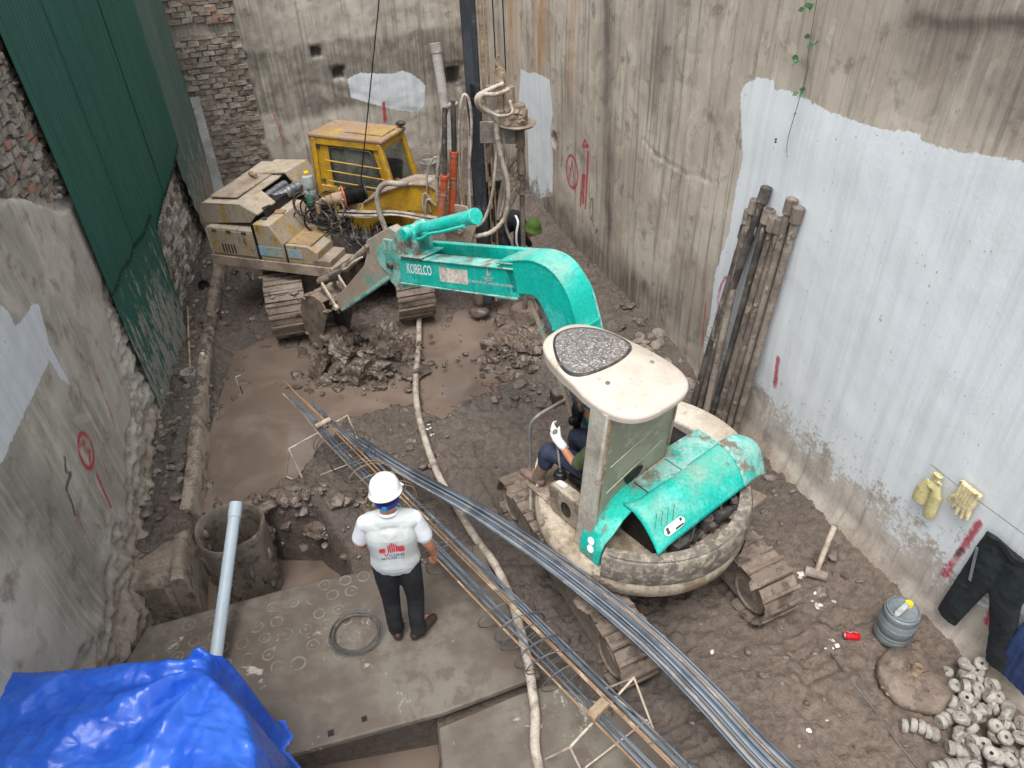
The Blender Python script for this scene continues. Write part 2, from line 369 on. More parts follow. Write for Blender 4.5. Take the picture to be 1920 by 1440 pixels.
M['wall_b'] = m_wall('weathered_back_wall', (188, 181, 168), (166, 159, 148), (128, 122, 113), (204, 210, 214), 0.5)
M['wall_l'] = m_wall('weathered_left_wall', (188, 183, 174), (156, 152, 143), (196, 190, 180), (206, 212, 218), 0.40)

def m_ground():
    t = NT('churned_mud')
    p = t.pos()
    a = t.noise(p, 1.1, 7, 0.65, 0.3)
    b = t.noise(p, 7.0, 9, 0.72, 0.2)
    f = t.noise(p, 38.0, 8, 0.7)
    c = t.mix(t.rng(a, 0.35, 0.65), lin((92, 83, 76)), lin((109, 98, 90)))
    c = t.mix(t.rng(b, 0.50, 0.72, 0, 0.75), c, lin((72, 64, 58)))
    g = t.noise(t.mapv(p, (1, 1, 1), (4, 9, 2)), 0.8, 7, 0.7)
    c = t.mix(t.rng(t.math('ADD', g, t.math('MULTIPLY', t.attr('grey'), 0.3)), 0.62, 0.74, 0, 0.8), c, lin((100, 95, 88)))
    c = t.mix(t.rng(f, 0.58, 0.76, 0, 0.5), c, lin((142, 127, 113)))
    c = t.mix(t.math('MULTIPLY', t.attr('dry'), t.rng(b, 0.3, 0.6, 0.3, 0.9)), c, lin((126, 110, 97)))
    specks = t.math('MULTIPLY', t.rng(t.voro(p, 30, 'F1', 0), 0.2, 0.12), t.rng(t.noise(p, 6, 3, 0.6), 0.62, 0.70))
    c = t.mix(t.math('MULTIPLY', specks, 0.6), c, lin((190, 176, 160)))
    wet = t.math('SUBTRACT', t.noise(t.mapv(p, (1, 1, 1), (1, 5, 7)), 1.6, 6, 0.65), t.math('MULTIPLY', t.attr('dry'), 0.12))
    r = t.rng(wet, 0.34, 0.54, 0.55, 0.18)
    m2 = t.noise(p, 17.0, 6, 0.66, 0.5)
    c = t.mix(t.rng(m2, 0.40, 0.66, 0, 0.7), c, lin((78, 69, 62)))
    c = t.mix(t.rng(t.noise(t.mapv(p, (1, 1, 1), (8, 3, 1)), 24.0, 6, 0.7, 0.6), 0.57, 0.72, 0, 0.28), c, lin((132, 118, 106)))
    h = t.math('ADD', t.math('MULTIPLY', b, 1.2), t.math('ADD', t.math('MULTIPLY', f, 0.3), t.math('MULTIPLY', m2, 0.8)))
    t.bump(h, 0.85, 0.045)
    return t.fin(c, r, 0.0, 0.5)
M['ground'] = m_ground()

def m_water():
    t = NT('muddy_water')
    p = t.pos()
    a = t.noise(p, 1.3, 6, 0.6, 1.2)
    c = t.mix(t.rng(a, 0.35, 0.68), lin((106, 92, 82)), lin((122, 108, 97)))
    w = t.noise(t.mapv(p, (1, 1.6, 1)), 4.5, 4, 0.5, 0.5)
    b = t.bump(w, 0.05, 0.02)
    return t.fin(c, 0.07, 0.0, 0.5)
M['water'] = m_water()

def m_slab():
    t = NT('wet_concrete_slab')
    p = t.pos()
    a = t.noise(p, 1.5, 7, 0.65)
    b = t.noise(p, 6, 9, 0.72, 0.3)
    f = t.noise(p, 40, 7, 0.7)
    c = t.mix(t.rng(a, 0.35, 0.6), lin((110, 104, 94)), lin((88, 79, 71)))
    c = t.mix(t.rng(b, 0.46, 0.62, 0, 0.85), c, lin((90, 78, 69)))
    w = t.noise(t.mapv(p, (1, 1, 1), (2, 7, 1)), 2.6, 9, 0.75, 0.6)
    c = t.mix(t.rng(w, 0.60, 0.66, 0, 0.85), c, lin((178, 170, 158)))
    c = t.mix(t.rng(f, 0.6, 0.8, 0, 0.5), c, lin((160, 150, 138)))
    t.bump(t.math('ADD', b, t.math('MULTIPLY', f, 0.4)), 0.4, 0.012)
    return t.fin(c, t.rng(a, 0.4, 0.65, 0.7, 0.42), 0.0, 0.4)
M['slab'] = m_slab()
M['teal_fender'] = grime('peeling_teal_paint', (20, 170, 152), (90, 190, 176), 0.4, 2.5, (112, 104, 96), 0.42, 5.0, rough=0.5)
M['plate_white'] = grime('worn_white_plate', (222, 218, 206), (196, 190, 178), 0.5, 8.0, (150, 138, 122), 0.42, 14.0, rough=0.6)
M['ring'] = grime('slab_ring', (122, 116, 106), (102, 94, 85), 0.5, 9, (108, 100, 90), 0.45, 12, rough=0.8)
M['ledge'] = grime('concrete_ledge', (150, 138, 124), (128, 116, 104), 0.5, 3, (104, 92, 82), 0.5, 5, rough=0.85, bump=0.5)
M['tread'] = grime('mud_caked_tread', (112, 99, 88), (130, 116, 104), 0.6, 3, (86, 75, 66), 0.45, 6, rough=0.7, bump=0.9, bscale=20)
M['idler'] = grime('muddy_idler', (132, 120, 108), (112, 100, 90), 0.5, 6, (94, 84, 76), 0.4, 9, rough=0.75, bump=0.5)
M['casing'] = grime('mud_coated_casing', (112, 104, 94), (130, 120, 108), 0.5, 4, (90, 80, 71), 0.45, 6, rough=0.55, bump=0.7, bscale=24)

# ------------------------------------------------------------------ mesh and object helpers
class MB:
    """collects simple shapes and links them as one mesh object"""
    def __init__(s): s.v = []; s.f = []
    def add(s, vs, fs):
        o = len(s.v)
        s.v.extend([tuple(v) for v in vs])
        s.f.extend([tuple(i + o for i in f) for f in fs])
        return s
    def box(s, c, size, rot=None):
        x, y, z = size[0] / 2, size[1] / 2, size[2] / 2
        vs = [Vector((a * x, b * y, d * z)) for d in (-1, 1) for b in (-1, 1) for a in (-1, 1)]
        if rot is not None:
            m = rot if isinstance(rot, Matrix) else Euler(rot).to_matrix()
            vs = [m @ v for v in vs]
        c = Vector(c)
        return s.add([v + c for v in vs], [(0, 2, 3, 1), (4, 5, 7, 6), (0, 1, 5, 4), (2, 6, 7, 3), (0, 4, 6, 2), (1, 3, 7, 5)])
    def bar(s, p0, p1, w, h, up=(0, 0, 1)):
        p0, p1 = Vector(p0), Vector(p1)
        d = p1 - p0
        L = d.length
        x = d.normalized()
        y = Vector(up).cross(x)
        if y.length < 1e-4: y = Vector((0, 1, 0)).cross(x)
        y.normalize()
        z = x.cross(y)
        m = Matrix((x, y, z)).transposed()
        return s.box((p0 + p1) / 2, (L, w, h), m)
    def cyl(s, p0, p1, r0, r1=None, n=14, caps=True):
        if r1 is None: r1 = r0
        p0, p1 = Vector(p0), Vector(p1)
        d = (p1 - p0).normalized()
        a = d.orthogonal().normalized()
        b = d.cross(a)
        vs = []
        for p, r in ((p0, r0), (p1, r1)):
            for i in range(n):
                t = 2 * math.pi * i / n
                vs.append(p + (a * math.cos(t) + b * math.sin(t)) * r)
        fs = [(i, (i + 1) % n, n + (i + 1) % n, n + i) for i in range(n)]
        if caps: fs += [tuple(range(n - 1, -1, -1)), tuple(range(n, 2 * n))]
        return s.add(vs, fs)
    def tube(s, pts, r, n=8, caps=True, jitter=0.0):
        pts = [Vector(p) for p in pts]
        N = len(pts)
        rs = r if isinstance(r, (list, tuple)) else [r] * N
        vs = []
        t0 = (pts[1] - pts[0]).normalized()
        a = t0.orthogonal().normalized()
        for i in range(N):
            t = (pts[min(i + 1, N - 1)] - pts[max(i - 1, 0)])
            if t.length < 1e-9: t = t0
            t = t.normalized()
            a = (a - t * a.dot(t))
            if a.length < 1e-6: a = t.orthogonal()
            a.normalize()
            b = t.cross(a)
            for k in range(n):
                w = 2 * math.pi * k / n
                rr = rs[i] * (1 + (random.uniform(-jitter, jitter) if jitter else 0))
                vs.append(pts[i] + (a * math.cos(w) + b * math.sin(w)) * rr)
        fs = []
        for i in range(N - 1):
            for k in range(n):
                fs.append((i * n + k, i * n + (k + 1) % n, (i + 1) * n + (k + 1) % n, (i + 1) * n + k))
        if caps: fs += [tuple(range(n - 1, -1, -1)), tuple(range((N - 1) * n, N * n))]
        return s.add(vs, fs)
    def lathe(s, prof, n=24, c=(0, 0, 0), a0=0.0, a1=2 * math.pi, mat=None):
        full = abs(a1 - a0 - 2 * math.pi) < 1e-6
        m = n if full else n + 1
        vs = []
        for (r, z) in prof:
            for i in range(m):
                t = a0 + (a1 - a0) * i / n
                v = Vector((r * math.cos(t), r * math.sin(t), z))
                if mat is not None: v = mat @ v
                vs.append(v + Vector(c))
        fs = []
        for j in range(len(prof) - 1):
            for i in range(n):
                k = (i + 1) % m
                fs.append((j * m + i, j * m + k, (j + 1) * m + k, (j + 1) * m + i))
        return s.add(vs, fs)
    def prism(s, poly, y0, y1, axis='y'):
        """poly of (a, b) extruded: axis y -> (a, y, b); z -> (a, b, z); x -> (x, a, b)"""
        n = len(poly)
        f = {'y': lambda a, b, h: (a, h, b), 'z': lambda a, b, h: (a, b, h), 'x': lambda a, b, h: (h, a, b)}[axis]
        vs = [f(a, b, y0) for a, b in poly] + [f(a, b, y1) for a, b in poly]
        fs = [tuple(range(n)), tuple(range(2 * n - 1, n - 1, -1))]
        fs += [(i, n + i, n + (i + 1) % n, (i + 1) % n) for i in range(n)]
        return s.add(vs, fs)
    def ribbon(s, path, wid, th):
        """solid strip: list of (centre, side vector, normal)"""
        vs = []
        for c, sd, nn in path:
            c, sd, nn = Vector(c), Vector(sd).normalized() * wid / 2, Vector(nn).normalized() * th / 2
            vs += [c - sd - nn, c + sd - nn, c + sd + nn, c - sd + nn]
        fs = [(0, 1, 2, 3)]
        for i in range(len(path) - 1):
            a, b = 4 * i, 4 * i + 4
            for k in range(4): fs.append((a + k, a + (k + 1) % 4, b + (k + 1) % 4, b + k)[::-1])
        e = 4 * (len(path) - 1)
        fs.append((e + 3, e + 2, e + 1, e))
        return s.add(vs, fs)
    def blob(s, c, size, seed=0, sub=2, rough=0.25):
        bm = bmesh.new()
        bmesh.ops.create_icosphere(bm, subdivisions=sub, radius=1.0)
        rr = random.Random(seed)
        k = [Vector((rr.uniform(-1, 1), rr.uniform(-1, 1), rr.uniform(-1, 1))) * 2.6 for _ in range(6)]
        ph = [rr.uniform(0, 6.28) for _ in range(6)]
        vs = []
        rot = Euler((rr.uniform(0, 6), rr.uniform(0, 6), rr.uniform(0, 6))).to_matrix()
        for v in bm.verts:
            d = sum(math.sin(k[i].dot(v.co) * (1 + i * 0.5) + ph[i]) / (1 + i * 0.5) for i in range(6)) / 3.0
            q = v.co * (1 + rough * d)
            q = rot @ q
            vs.append((c[0] + q.x * size[0], c[1] + q.y * size[1], c[2] + q.z * size[2]))
        fs = [tuple(x.index for x in f.verts) for f in bm.faces]
        bm.free()
        return s.add(vs, fs)
    def clod(s, c, size, seed=0, sub=3):
        """broken lump: a ball cut by random planes, then roughened"""
        rr = random.Random(seed)
        bm = bmesh.new()
        bmesh.ops.create_icosphere(bm, subdivisions=sub, radius=1.0)
        pl = []
        for i in range(9):
            n = Vector((rr.gauss(0, 1), rr.gauss(0, 1), rr.gauss(0, 1))).normalized()
            pl.append((n, rr.uniform(.42, .85)))
        k = [Vector((rr.uniform(-1, 1), rr.uniform(-1, 1), rr.uniform(-1, 1))) * (3.0 + 3.6 * i) for i in range(5)]
        ph = [rr.uniform(0, 6.28) for _ in range(5)]
        rot = Euler((rr.uniform(0, 6), rr.uniform(0, 6), rr.uniform(0, 6))).to_matrix()
        vs = []
        for v in bm.verts:
            q = v.co.copy()
            for n, d in pl:
                e = q.dot(n) - d
                if e > 0: q -= n * e * .92
            a = sum(abs(math.sin(k[i].dot(v.co) + ph[i])) / (1 + .45 * i) for i in range(5)) / 2.9 - .5
            q *= 1 + .62 * a
            q = rot @ q
            vs.append((c[0] + q.x * size[0] * 1.25, c[1] + q.y * size[1] * 1.25, c[2] + q.z * size[2] * 1.25))
        fs = [tuple(x.index for x in f.verts) for f in bm.faces]
        bm.free()
        return s.add(vs, fs)
    def mesh(s, name, smooth=35):
        me = bpy.data.meshes.new(name)
        me.from_pydata(s.v, [], s.f)
        me.validate()
        bm = bmesh.new()
        bm.from_mesh(me)
        bmesh.ops.recalc_face_normals(bm, faces=bm.faces)
        bm.to_mesh(me)
        bm.free()
        if smooth:
            me.polygons.foreach_set('use_smooth', [True] * len(me.polygons))
            try: me.set_sharp_from_angle(angle=R(smooth))
            except Exception: pass
        return me
    def build(s, name, mat, parent=None, smooth=35, bevel=0.0, loc=None, rot=None):
        o = bpy.data.objects.new(name, s.mesh(name, smooth))
        COL.objects.link(o)
        o.data.materials.append(M[mat] if isinstance(mat, str) else mat)
        if parent is not None: o.parent = parent
        if loc is not None: o.location = loc
        if rot is not None: o.rotation_euler = rot
        if bevel:
            b = o.modifiers.new('bevel', 'BEVEL')
            b.width = bevel
            b.segments = 2
            b.limit_method = 'ANGLE'
            b.angle_limit = R(40)
        return o

def tag(o, label, cat, group=None, kind=None):
    if label: o['label'] = label
    if cat: o['category'] = cat
    if group: o['group'] = group
    if kind: o['kind'] = kind
    return o

def thing(name, label, cat, loc=(0, 0, 0), rz=0.0, group=None):
    o = bpy.data.objects.new(name, None)
    COL.objects.link(o)
    o.location = loc
    o.rotation_euler = (0, 0, rz)
    o.empty_display_size = 0.1
    return tag(o, label, cat, group)

def inst(src, parent, loc, rot=(0, 0, 0), scale=None, name=None):
    o = src.copy()
    COL.objects.link(o)
    if name: o.name = name
    o.parent = parent
    o.location = loc
    o.rotation_euler = rot
    if scale is not None: o.scale = scale
    return o

def smooth_path(pts, sub=6):
    """Catmull-Rom through the points"""
    P = [Vector(p) for p in pts]
    P = [P[0] * 2 - P[1]] + P + [P[-1] * 2 - P[-2]]
    out = []
    for i in range(1, len(P) - 2):
        for k in range(sub):
            t = k / sub
            a, b, c, d = P[i - 1], P[i], P[i + 1], P[i + 2]
            out.append(0.5 * ((2 * b) + (c - a) * t + (2 * a - 5 * b + 4 * c - d) * t * t + (3 * b - a - 3 * c + d) * t ** 3))
    out.append(P[-2])
    return out

# ------------------------------------------------------------------ numpy noise and polygon distance
_lat = rng.random((256, 256))
def vnoise(x, y, seed=0):
    x = x + seed * 17.31
    y = y + seed * 9.77
    xi, yi = np.floor(x).astype(int), np.floor(y).astype(int)
    fx, fy = x - xi, y - yi
    fx = fx * fx * fx * (fx * (fx * 6 - 15) + 10)
    fy = fy * fy * fy * (fy * (fy * 6 - 15) + 10)
    g = lambda a, b: _lat[a % 256, b % 256]
    return (g(xi, yi) * (1 - fx) + g(xi + 1, yi) * fx) * (1 - fy) + (g(xi, yi + 1) * (1 - fx) + g(xi + 1, yi + 1) * fx) * fy
def fbm(x, y, octs=4, gain=0.5, seed=0):
    t, a, n = 0, 1.0, 0
    for i in range(octs):
        t = t + a * vnoise(x, y, seed + i * 3)
        n += a
        a *= gain
        x, y = x * 2.03 + 0.3, y * 2.03 + 0.7
    return t / n
def ridged(x, y, octs=4, seed=0):
    t, a, n = 0, 1.0, 0
    for i in range(octs):
        t = t + a * (1 - np.abs(2 * vnoise(x, y, seed + i * 5) - 1))
        n += a
        a *= 0.5
        x, y = x * 2.1, y * 2.1
    return t / n
def sstep(a, b, x):
    t = np.clip((x - a) / (b - a), 0, 1)
    return t * t * (3 - 2 * t)
def seg_dist(x, y, a, b):
    ax, ay = a
    dx, dy = b[0] - ax, b[1] - ay
    t = np.clip(((x - ax) * dx + (y - ay) * dy) / (dx * dx + dy * dy + 1e-12), 0, 1)
    return np.hypot(x - ax - t * dx, y - ay - t * dy)
def poly_sd(x, y, poly):
    """signed distance, positive inside"""
    d = np.full(x.shape, 1e9)
    ins = np.zeros(x.shape, bool)
    n = len(poly)
    for i in range(n):
        a, b = poly[i], poly[(i + 1) % n]
        d = np.minimum(d, seg_dist(x, y, a, b))
        c = (a[1] > y) != (b[1] > y)
        xx = (b[0] - a[0]) * (y - a[1]) / (b[1] - a[1] + 1e-12) + a[0]
        ins ^= c & (x < xx)
    return np.where(ins, d, -d)
def lines_mask(x, y, strokes):
    """r - distance to the strokes: positive on the sprayed line"""
    out = np.full(x.shape, -1.0)
    for pts, r in strokes:
        for a, b in zip(pts[:-1], pts[1:]):
            out = np.maximum(out, r - seg_dist(x, y, a, b))
    return out
def ring_pts(cx, cy, rx, ry, n=20, tilt=0.0):
    return [(cx + rx * math.cos(t) + tilt * ry * math.sin(t), cy + ry * math.sin(t)) for t in [2 * math.pi * i / n for i in range(n + 1)]]

def grid_obj(name, X, Y, Z, mat, attrs=None, smooth=True, extra=None):
    ny, nx = X.shape
    co = np.stack([X, Y, Z], -1).reshape(-1, 3).astype(np.float32)
    idx = np.arange(nx * ny).reshape(ny, nx)
    q = np.stack([idx[:-1, :-1], idx[:-1, 1:], idx[1:, 1:], idx[1:, :-1]], -1).reshape(-1, 4)
    me = bpy.data.meshes.new(name)
    me.vertices.add(len(co))
    me.vertices.foreach_set('co', co.ravel())
    me.loops.add(q.size)
    me.loops.foreach_set('vertex_index', q.ravel().astype(np.int32))
    me.polygons.add(len(q))
    me.polygons.foreach_set('loop_start', (np.arange(len(q)) * 4).astype(np.int32))
    me.polygons.foreach_set('loop_total', np.full(len(q), 4, np.int32))
    me.update(calc_edges=True)
    me.polygons.foreach_set('use_smooth', np.full(len(q), smooth))
    for k, v in (attrs or {}).items():
        a = me.attributes.new(k, 'FLOAT', 'POINT')
        a.data.foreach_set('value', np.broadcast_to(v, X.shape).reshape(-1).astype(np.float32))
    o = bpy.data.objects.new(name, me)
    COL.objects.link(o)
    me.materials.append(M[mat])
    return o

# ------------------------------------------------------------------ walls (u along the wall, v up, relief towards the site)
def make_wall(name, label, p, q, u0, u1, h, sgn, mat, res, disp, attrs, z0=-1.0, thick=0.3):
    p, q = Vector((p[0], p[1], 0)), Vector((q[0], q[1], 0))
    d = (q - p).normalized()
    root = thing(name, label, 'wall', p, math.atan2(d.y, d.x))
    u = np.arange(u0, u1 + res / 2, res)
    v = np.arange(z0, h + res / 2, res)
    U, V = np.meshgrid(u, v)
    D = disp(U, V)
    at = {k: f(U, V) for k, f in attrs.items()}
    for k in ('paint', 'red', 'blk', 'mag', 'dark', 'rust'):
        at.setdefault(k, np.full(U.shape, 0.0 if k in ('dark', 'rust') else -1.0))
    if sgn > 0:
        o = grid_obj('plaster', U[:, ::-1], D[:, ::-1], V, mat, {k: a[:, ::-1] for k, a in at.items()})
    else:
        o = grid_obj('plaster', U, -D, V, mat, at)
    o.parent = root
    core = MB()
    core.box(((u0 + u1) / 2, -sgn * (0.45 + thick / 2), (h + z0) / 2), (u1 - u0, thick, h - z0))
    core.box(((u0 + u1) / 2, -sgn * (0.45 / 2 - 0.0), h + 0.03), (u1 - u0, 0.45 + thick, 0.08))
    core.build('wall_core', 'mortar', root, bevel=0.0)
    return root

RW_P, RW_Q = (4.495, 0.0), (-0.4, 14.47)
BW_P, BW_Q = (-5.66, 12.69), (-0.4, 14.47)
LW_P, LW_Q = (-2.474, 0.0), (-4.16, 6.77)
L2_P, L2_Q = (-4.16, 6.77), (-5.27, 12.83)

# right wall -------------------------------------------------------
paintR = [(6.94, 3.57), (7.11, 3.47), (7.14, 3.37), (7.0, 2.94), (6.96, 2.84), (6.99, 2.57), (6.97, 2.09), (7.04, 1.85), (7.1, 1.53), (7.07, 1.03), (7.14, 0.57),
          (6.96, 0.34), (6.2, 0.32), (5.63, 0.22), (5.11, 0.14), (4.59, 0.12), (3.97, 0.10), (3.44, 0.10), (2.4, 0.10), (0.5, 0.1), (0.5, 3.9), (3.6, 3.75), (4.41, 3.64),
          (4.64, 3.61), (4.81, 3.57), (5.09, 3.56), (5.11, 3.6), (5.49, 3.53), (5.82, 3.52), (5.99, 3.52), (6.24, 3.54), (6.51, 3.56), (6.69, 3.52), (6.72, 3.59)]
paintR2 = [(12.87, 2.43), (12.49, 2.44), (12.22, 2.51), (11.65, 2.52), (11.55, 2.07), (11.66, 1.77), (11.56, 1.45), (11.56, 0.79), (12.2, 0.5), (12.63, 0.34), (12.62, 1.47), (13.01, 1.91)]
redR = [(ring_pts(10.83, 1.42, 0.19, 0.24), 0.028), ([(10.92, 1.25), (10.83, 1.6), (10.74, 1.25)], 0.022), ([(10.42, 2.01), (10.31, 1.95), (10.5, 1.89), (10.42, 2.01)], 0.026),
        ([(10.31, 1.87), (10.33, 1.61), (10.36, 1.04)], 0.034), ([(10.48, 1.48), (10.53, 1.02)], 0.036), ([(10.42, 1.5), (10.44, 1.1)], 0.036),
        ([(7.19, 1.17), (7.14, 0.6)], 0.02), ([(5.94, 1.21), (5.91, 0.89)], 0.034), ([(3.64, 1.23), (3.66, 0.9), (3.69, 0.57)], 0.032), ([(3.27, 0.95), (3.27, 0.52)], 0.04)]
magR = [(smooth := [(6.83, 1.66), (6.92, 1.6), (6.97, 1.49), (6.99, 1.32), (6.95, 1.22), (6.88, 1.15)], 0.022)]
def dispR(U, V):
    d = 0.04 * (fbm(U * 0.7, V * 0.7, 3) - 0.5) + 0.006 * (fbm(U * 5, V * 5, 4, seed=4) - 0.5)
    d = d + 0.035 * sstep(4.40, 4.48, V + 0.14 * (U - 4.0) + 0.12 * (fbm(U * 3, V * 2, 4, seed=61) - .5)) * sstep(5.6, 5.2, U)      # band of thicker render at the top right
    d = d + 0.10 * sstep(0.25, -0.1, V - 0.1 * fbm(U * 3, V * 0 + 2, 3)) * sstep(9, 6, U)
    d = d - 0.40 * sstep(0.11, 0.08, np.hypot((U - 11.49) * 1.4, V - 1.70) - 0.02 * fbm(U * 20, V * 20, 2))
    ck = np.full(U.shape, 9.0)
    c = [(8.85, 2.47), (8.52, 2.39), (8.23, 2.40), (7.89, 2.39), (7.3, 2.48)]
    for a, b in zip(c[:-1], c[1:]): ck = np.minimum(ck, seg_dist(U, V + 0.05 * (fbm(U * 6, V * 6, 3) - 0.5), a, b))
    d = d + 0.016 * sstep(0.07, 0.0, ck) * (fbm(U * 22, V * 22, 3) - .3) - 0.012 * sstep(0.03, 0.0, ck)
    return d
def darkR(U, V):
    m = 0.85 * np.exp(-((U - 9.72 - 0.12 * (V - 2)) / 0.16) ** 2) * sstep(0.5, 1.2, V)
    m += 0.5 * np.exp(-((U - 8.6) / 0.35) ** 2) * sstep(2.6, 3.4, V)
    m += 0.62 * sstep(6.2, 4.8, U + 0.5 * (fbm(U * 2, V * 2, 4) - 0.5)) * sstep(3.5, 4.2, V + 0.8 * (fbm(U * 3, V, 4, seed=3) - 0.5))
    m += 0.55 * np.exp(-((U - 7.9) / 0.7) ** 2) * np.exp(-((V - 0.75) / 0.35) ** 2)
    m += 0.9 * sstep(0.9, 0.5, V + 0.5 * (fbm(U * 1.7, V * 2, 4) - 0.5)) * sstep(7.5, 9.0, U)
    return np.clip(m, 0, 1)
def rustR(U, V):
    m = 0.95 * np.exp(-((U - 12.0) / 0.22) ** 2) + 0.8 * np.exp(-((U - 13.2) / 0.25) ** 2) + 0.4 * np.exp(-((U - 10.9) / 0.2) ** 2)
    return np.clip(m * sstep(1.9, 2.9, V), 0, 1)
wall_right = make_wall('site_wall', 'long weathered wall on the right with a big white painted patch', RW_P, RW_Q, 0.4, 15.5, 5.1, 1, 'wall_r', 0.03, dispR,
    {'paint': lambda U, V: np.maximum(poly_sd(U, V, paintR), poly_sd(U, V, paintR2)), 'red': lambda U, V: lines_mask(U, V, redR),
     'mag': lambda U, V: lines_mask(U, V, magR), 'blk': lambda U, V: lines_mask(U, V, [(ring_pts(10.16, 1.1, 0.05, 0.15), 0.02), ([(10.1, 0.95), (10.0, 0.8), (9.95, 0.9), (9.9, 0.7)], 0.02), ([(3.665, 0.92), (3.675, 0.82)], 0.026)]),
     'dark': darkR, 'rust': rustR})

# back wall --------------------------------------------------------
paintB = [(3.11, 2.05), (3.35, 2.12), (3.58, 2.08), (3.92, 2.04), (4.15, 2.07), (4.27, 2.0), (4.42, 1.89), (4.52, 1.76), (4.48, 1.43), (4.33, 1.28), (3.92, 1.39), (3.43, 1.58), (3.12, 1.72)]
holesB = [(2.65, 2.54, 0.065, 0.06), (2.97, 2.16, 0.09, 0.075), (5.08, 1.86, 0.14, 0.14)]
def dispB(U, V):
    d = 0.04 * (fbm(U * 0.9, V * 0.9, 3, seed=2) - 0.5) + 0.02 * (fbm(U * 6, V * 6, 4, seed=8) - 0.5)
    for (a, b, w, h) in holesB:
        e = np.maximum(np.abs(U - a) / w, np.abs(V - b) / h) + 0.25 * (fbm(U * 15, V * 15, 2) - 0.5)
        d = d - 0.3 * sstep(1.08, 0.92, e)
        d = d - 0.03 * sstep(1.9, 1.3, e + 0.6 * (fbm(U * 9, V * 9, 3, seed=5) - 0.5))
    pl = V - (2.1 - 0.35 * np.abs(U - 2.3) ** 1.2) + 0.2 * (fbm(U * 3, V * 3, 4) - 0.5)
    d = d - 0.010 * sstep(0.05, -0.05, pl) * sstep(1.5, 1.6, U)
    d = d - 0.14 * sstep(1.50, 1.46, U + 0.05 * (fbm(V * 4, V * 0, 3) - 0.5))      # unplastered brick strip lies back
    return d
wall_back = make_wall('site_wall', 'stained grey wall at the far end behind the yellow rig', BW_P, BW_Q, 0.1, 5.9, 5.0, -1, 'wall_b', 0.03, dispB,
    {'paint': lambda U, V: poly_sd(U, V, paintB), 'red': lambda U, V: lines_mask(U, V, [([(3.7, 1.55), (3.68, 1.21)], 0.035), ([(1.72, 1.6), (1.77, 1.11)], 0.02)]),
     'dark': lambda U, V: np.clip(0.75 * sstep(2.35, 2.05, np.abs(V - 2.25) * 2 + V * 0.5 + 0.6 * (fbm(U * 2, V * 2, 3) - 0.5)) + 0.6 * sstep(2.6, 3.4, V + 0.6 * fbm(U * 3, V * 0.6, 3)) * sstep(2.6, 1.6, U), 0, 1),
     'rust': lambda U, V: 0.5 * np.exp(-((U - 5.5) / 0.2) ** 2)})

# left wall: near plastered part, then the part behind the steel sheets
paintL = [(3.0, 2.2), (3.0, 3.0), (4.3, 2.9), (4.64, 2.8), (4.67, 2.7), (4.68, 2.59), (4.8, 2.56), (5.1, 2.54), (5.18, 2.48), (5.04, 2.2), (5.04, 1.79), (4.94, 1.92), (4.92, 2.13), (4.58, 2.14), (3.62, 2.17)]
redL = [(ring_pts(4.74, 1.31, 0.15, 0.15), 0.028), ([(4.68, 1.4), (4.78, 1.38), (4.73, 1.31), (4.80, 1.26), (4.70, 1.22)], 0.022), ([(5.61, 1.49), (5.49, 0.97)], 0.016), ([(4.71, 1.06), (4.65, 0.72)], 0.028),
        ([(4.92, 1.06), (4.89, 0.79)], 0.014), ([(4.09, 1.2), (4.05, 0.86)], 0.014)]
def dispL(U, V):
    d = 0.025 * (fbm(U * 0.8, V * 0.8, 3, seed=6) - 0.5) + 0.010 * (fbm(U * 6, V * 6, 4, seed=9) - 0.5)
    top = 2.72 + 0.55 * sstep(6.6, 5.4, U) + 0.12 * (fbm(U * 4, V * 0, 3) - 0.5)
    d = d - 0.07 * sstep(top - 0.012, top + 0.012, V)
    # broken brick footing: plaster fallen away near the sheet and along the foot
    low = V - (0.75 + 0.25 * np.sin(U * 1.1) + 0.9 * sstep(6.0, 6.7, U)) + 0.5 * (fbm(U * 3, V * 3, 4, seed=2) - 0.5)
    m = sstep(0.03, -0.05, low)
    rough = ridged(U * 4.0, V * 7.5, 4, seed=1)
    d = d + m * (-0.05 + 0.12 * (rough - 0.5) + 0.06 * (ridged(U * 13, V * 21, 3, seed=15) - 0.5)) + 0.09 * sstep(0.8, -0.1, V + 0.3 * (fbm(U * 2, V * 2, 3) - 0.5)) + 0.10 * sstep(0.35, 0.2, V + 0.2 * fbm(U * 4, V * 2, 3)) * fbm(U * 9, V * 14, 3)
    return d
wall_left = make_wall('site_wall', 'plastered wall on the left with crumbling footing and a red sprayed ring', LW_P, LW_Q, 0.3, 6.98, 4.75, -1, 'wall_l', 0.025, dispL,
    {'paint': lambda U, V: poly_sd(U, V, paintL), 'red': lambda U, V: lines_mask(U, V, redL),
     'blk': lambda U, V: lines_mask(U, V, [([(4.36, 1.56), (4.27, 1.5), (4.33, 1.42), (4.15, 1.43), (4.12, 1.3), (4.07, 1.22)], 0.024)]),
     'dark': lambda U, V: np.clip(0.55 * sstep(0.35, 0.9, fbm(U * 1.3, V * 0.8, 4)) * sstep(4.6, 3.4, U) , 0, 1)})
wall_left2 = make_wall('site_wall', 'brick wall behind the green corrugated sheets', L2_P, L2_Q, 0.0, 6.2, 4.75, -1, 'wall_l', 0.05,
    lambda U, V: -0.12 + 0.04 * (fbm(U * 5, V * 5, 4, seed=3) - 0.5), {})

